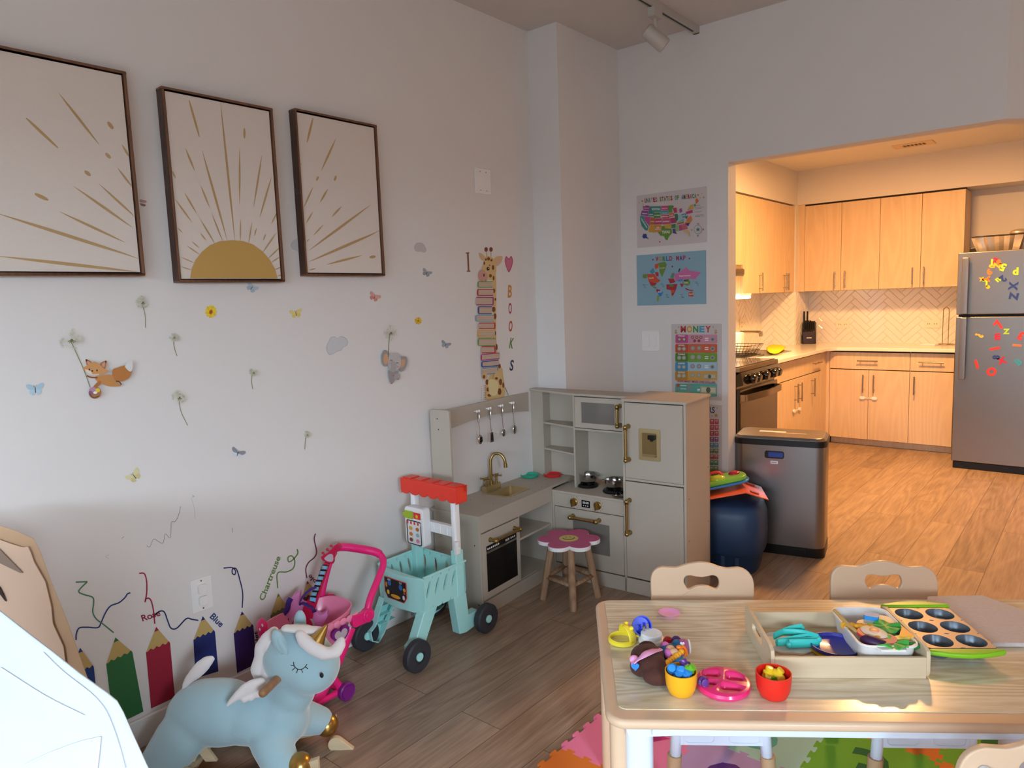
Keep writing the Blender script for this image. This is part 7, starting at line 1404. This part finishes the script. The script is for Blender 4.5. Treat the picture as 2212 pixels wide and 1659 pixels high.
for lb, px, py, z, c, tl in (('blue bead at the left in the yellow cup', 1452, 1445, 0.057, BL, (50, -20)), ('blue bead in the middle of the yellow cup', 1471, 1449, 0.057, BL, (150, 10)), ('blue bead at the right front of the yellow cup', 1484, 1459, 0.051, BL, (10, 20)), ('blue bead lowest at the front of the yellow cup', 1466, 1464, 0.045, BL, (20, 0)), ('green bead at the right in the yellow cup', 1490, 1446, 0.061, GR_, (20, 40)), ('purple bead sticking out at the back of the yellow cup', 1482, 1435, 0.063, PU, (-20, -30)), ('orange red bead deep in the yellow cup', 1456, 1461, 0.039, RE, (0, 0))):
    bead(lb, *pin(cy1, px, py, z), z, c, tl, 'beads in the yellow cup')
for lb, px, py, z, c, tl in (('yellow bead standing at the left in the red cup', 1659, 1451, 0.049, YE, (0, 10)), ('yellow bead tilted at the right in the red cup', 1683, 1453, 0.049, YE, (10, 35)), ('yellow bead at the front left of the red cup', 1657, 1461, 0.039, YE, (60, 0)), ('yellow bead at the front right of the red cup', 1690, 1463, 0.039, YE, (60, 0)), ('green bead at the front of the red cup', 1671, 1464, 0.039, GR_, (90, 0))):
    bead(lb, *pin(cy2, px, py, z), z, c, tl, 'beads in the red cup')
bead('purple bead lying on the pink divided plate', *tloc(1519, 1475, TH+.02), .022, PU, (70, 40)); bead('red bead on the table behind the doll', *tloc(1443, 1387, TH+.01), .012, 'c01c28', (80, 0)); bead('dark purple bead behind the doll leg', *tloc(1461, 1386, TH+.01), .012, PU, (80, 20))
# pink divided plate
mat('plate_pink', 'f0307c', .25, coat=.4); x, y = tloc(1562, 1478, TH+.008); r = tthing('divided_plate', 'hot pink divided toy plate between the yellow and red cups', 'toy plate', x, y, 0, R(-8))
b = MB(); b.lathe([(0, 0), (.062, 0), (.068, .004), (.070, .010), (.067, .016), (.060, .018), (0, .018)], (0, 0, 0), 'plate_pink', 56, sy=.9); pl = b.build('plate', r)
def carve(o, cutters):
    """cut real hollows into a mesh and keep the result as plain mesh"""
    for c in cutters: md = o.modifiers.new('c', 'BOOLEAN'); md.object = c; md.operation = 'DIFFERENCE'; md.solver = 'EXACT'
    bpy.context.view_layer.update(); dg = bpy.context.evaluated_depsgraph_get(); me = bpy.data.meshes.new_from_object(o.evaluated_get(dg)); o.modifiers.clear(); o.data = me
    for c in cutters: bpy.data.objects.remove(c)
cut_ = []
for (cx, cy, w2, h2) in ((-.026, .026, .048, .032), (.028, .020, .048, .038), (.016, -.028, .052, .034), (-.034, -.012, .044, .032)):
    b = MB(); b.prism(rrect(w2-.012, h2-.010, .009, 6, cx, cy), (0, 0, .006), (1, 0, 0), (0, 1, 0), (0, 0, .0125), 'plate_pink', top=1.28, smooth=True); cut_.append(b.build('cutter', r))
carve(pl, cut_)
# pink saucer
x, y = tloc(1446, 1326, TH+.004); b = MB(); b.lathe([(0, 0), (.016, 0), (.019, .003), (.030, .008), (.031, .0088), (.029, .0088), (.017, .0045), (0, .004)], (0, 0, 0), mat('saucer_pink', 'f8a8d8', .25, coat=.4), 40); tag(b.build('toy_saucer', loc=T(x, y, Z0)), 'small pink saucer alone at the far left of the table', 'toy plate')
# yellow ring lid (toy bird hood), blue lid, plug disc
x, y = tloc(1344, 1385, TH); r = tthing('yellow_toy_shell', 'hollow yellow plastic toy shell at the left edge of the table', 'toy', x, y, 0, R(20)); mat('soft_yellow', 'f5df3a', .4)
b = MB(); b.lathe([(.034, 0), (.037, .001), (.037, .010), (.033, .013), (.031, .011), (.033, .002), (.034, 0)], (0, 0, 0), 'soft_yellow', 40, caps=False); b.build('ring', r)
b = MB(); N_, M_ = 14, 8; Vv = []
for j in range(M_+1):
    for i in range(N_+1): a = R(-80+160*i/N_); e = R(88*j/M_); Vv.append(V(.036*math.cos(e)*math.cos(a), .036*math.cos(e)*math.sin(a), .008+.036*math.sin(e)))
b.add(Vv, [(j*(N_+1)+i, j*(N_+1)+i+1, (j+1)*(N_+1)+i+1, (j+1)*(N_+1)+i) for j in range(M_) for i in range(N_)], 'soft_yellow', True); b.build('hood', r, solid=.003)
for q in ((.020, .016, .040), (.020, -.016, .040)): b = MB(); b.ell(q, (.006, .006, .005), 'soft_yellow'); b.build('eye_bump', r)
b = MB(); b.ell((.040, -.004, .012), (.007, .010, .003), 'soft_yellow'); b.build('beak', r)
x, y = tloc(1384, 1372, TH+.0); mat('royal_blue', '2340c8', .3); b = MB(); b.lathe([(.0, 0), (.022, 0), (.025, .003), (.0265, .020), (.0235, .020), (.0225, .004), (.0, .003)], (0, 0, 0), 'royal_blue', 36); b.lathe([(.004, .003), (.003, .008), (0, .008)], (0, 0, 0), 'royal_blue', 12)
tag(b.build('blue_cap', loc=T(x, y, Z0+.026), rot=(R(62), R(20), TR)), 'royal blue round cap propped up behind the white plug disc', 'toy')
x, y = tloc(1407, 1380, TH+.008); r = tthing('plug_disc', 'white round plug-in light with metal prongs lying face down', 'plug', x, y, 0); mat('plug_white', 'e9eef0', .3)
b = MB(); b.lathe([(0, 0), (.033, 0), (.035, .004), (.034, .010), (.028, .013), (.028, .024), (.026, .026), (0, .026)], (0, 0, 0), 'plug_white', 44); b.build('disc', r)
for s_ in (0, .011): b = MB(); b.box(-.022+s_, .006+s_, .026, -.0155+s_, .0075+s_, .042, 'toy_steel'); b.build('prong', r)
for q in ((-.014, -.014), (.018, -.004), (.002, .020)): b = MB(); b.cyl((*q, .0255), (*q, .0266), .0025, 'white', seg=10); b.build('screw', r)
# doll
x, y = tloc(1405, 1440, TH+.02); r = tthing('rag_doll', 'brown haired rag doll with a pink headband lying face down', 'doll', x, y, 0); DO = V(x, y, Z0)
mat('doll_hair', '4c281d', .9, sheen=.05, bump=.5, bscale=60); mat('doll_skin', 'd8ab88', .7); mat('doll_denim', '2f74a4', .8, bump=.2); mat('doll_pink', 'e07ac8', .8, bump=.2); mat('band_pink', 'e8a0c8', .85, bump=.6, bscale=90); mat('shoe_pink', 'b0608c', .7)
def dp(px, py, z): q = TM.transposed() @ (on('z', Z0+z, px, py)-TO_); return q-DO
pp = lambda L_: [('e', dp(a, b_, z), rr) for a, b_, z, rr in L_]
hair = plush('hair', pp([(1400, 1420, .034, (.040, .036, .032)), (1388, 1418, .03, (.03, .03, .028)), (1410, 1440, .030, (.036, .036, .030)), (1418, 1460, .024, (.034, .026, .022)), (1438, 1462, .022, (.030, .022, .020)), (1385, 1440, .022, (.028, .030, .022)), (1398, 1402, .03, (.026, .016, .022))]), 'doll_hair', .004, 6, r)
plush('torso', pp([(1442, 1412, .024, (.024, .028, .021)), (1456, 1420, .022, (.022, .024, .019)), (1468, 1400, .024, (.018, .018, .016)), (1448, 1402, .030, (.014, .016, .014))]), 'doll_denim', .003, 4, r)
plush('shirt_sleeve', pp([(1437, 1398, .034, (.013, .016, .014)), (1443, 1412, .038, (.010, .018, .012))]), 'doll_pink', .003, 4, r)
plush('arm', pp([(1448, 1402, .042, (.012, .012, .010)), (1456, 1409, .042, (.013, .012, .010)), (1463, 1414, .040, (.010, .009, .008))]), 'doll_skin', .0025, 4, r)
plush('leg', pp([(1462, 1392, .028, (.014, .014, .013)), (1472, 1396, .028, (.016, .016, .014))]), 'doll_denim', .003, 4, r)
sh = plush('shoe', pp([(1478, 1396, .028, (.013, .020, .018)), (1474, 1390, .034, (.010, .014, .012))]), 'shoe_pink', .003, 4, r); plush('sole', pp([(1488, 1397, .026, (.005, .022, .019))]), 'white', .0025, 3, sh); plush('shoe', pp([(1470, 1411, .010, (.012, .010, .009))]), 'shoe_pink', .003, 3, r)
b = MB(); b.prism(heart(.006), dp(1474, 1391, .047), (1, 0, 0), (0, .7, .7), V(0, -.7, .7)*.001, 'white'); b.build('heart_patch', sh)
b = MB(); b.tube([p for p in catmull([dp(1424, 1402, .052), dp(1405, 1408, .066), dp(1388, 1417, .062), dp(1372, 1430, .044)], 5)], .0105, 'band_pink', 10, flat=.3, up=(0, 0, 1)); hb = b.build('headband', r)
b = MB(); b.ell(dp(1370, 1424, .044), (.012, .009, .010), 'band_pink'); b.ell(dp(1370, 1436, .034), (.008, .012, .010), 'band_pink'); b.build('knot', hb)
b = MB(); b.prism(heart(.010), dp(1372, 1441, .036), (1, 0, 0), (0, .6, .8), V(0, -.8, .6)*.005, mat('heart_blue', '2f86d8', .3)); b.build('heart_charm', hb, bevel=.001)
# yellow bead string with an orange bow
BS = [dp(1432+5.0*i, 1441-3.7*i, .034+.0008*i) for i in range(9)]; bo = sum(BS, V(0, 0, 0))/9+DO; r = tthing('bead_bracelet', 'string of shiny yellow beads with an orange clasp leaning on the doll', 'bead string', bo.x, bo.y, 0)
bz = V(bo.x, bo.y, Z0)-DO
for i, p in enumerate(BS): b = MB(); b.ell(p-bz+V(0, 0, .004), (.0068, .0068, .0062) if i < 8 else (.008, .007, .007), mat('bead_gold', 'f0a820', .3, coat=.3)); b.build('bead', r)
b = MB(); e_ = BS[-1]-bz; b.tube(catmull([e_+V(-.004, .006, .006), e_+V(.006, .014, .010), e_+V(.012, .004, .004), e_+V(.010, -.008, .0)], 5), .004, mat('clasp_orange', 'ee7a1e', .35), 8); b.ell(e_+V(-.004, .012, .010), (.007, .006, .005), 'clasp_orange'); b.build('clasp', r)
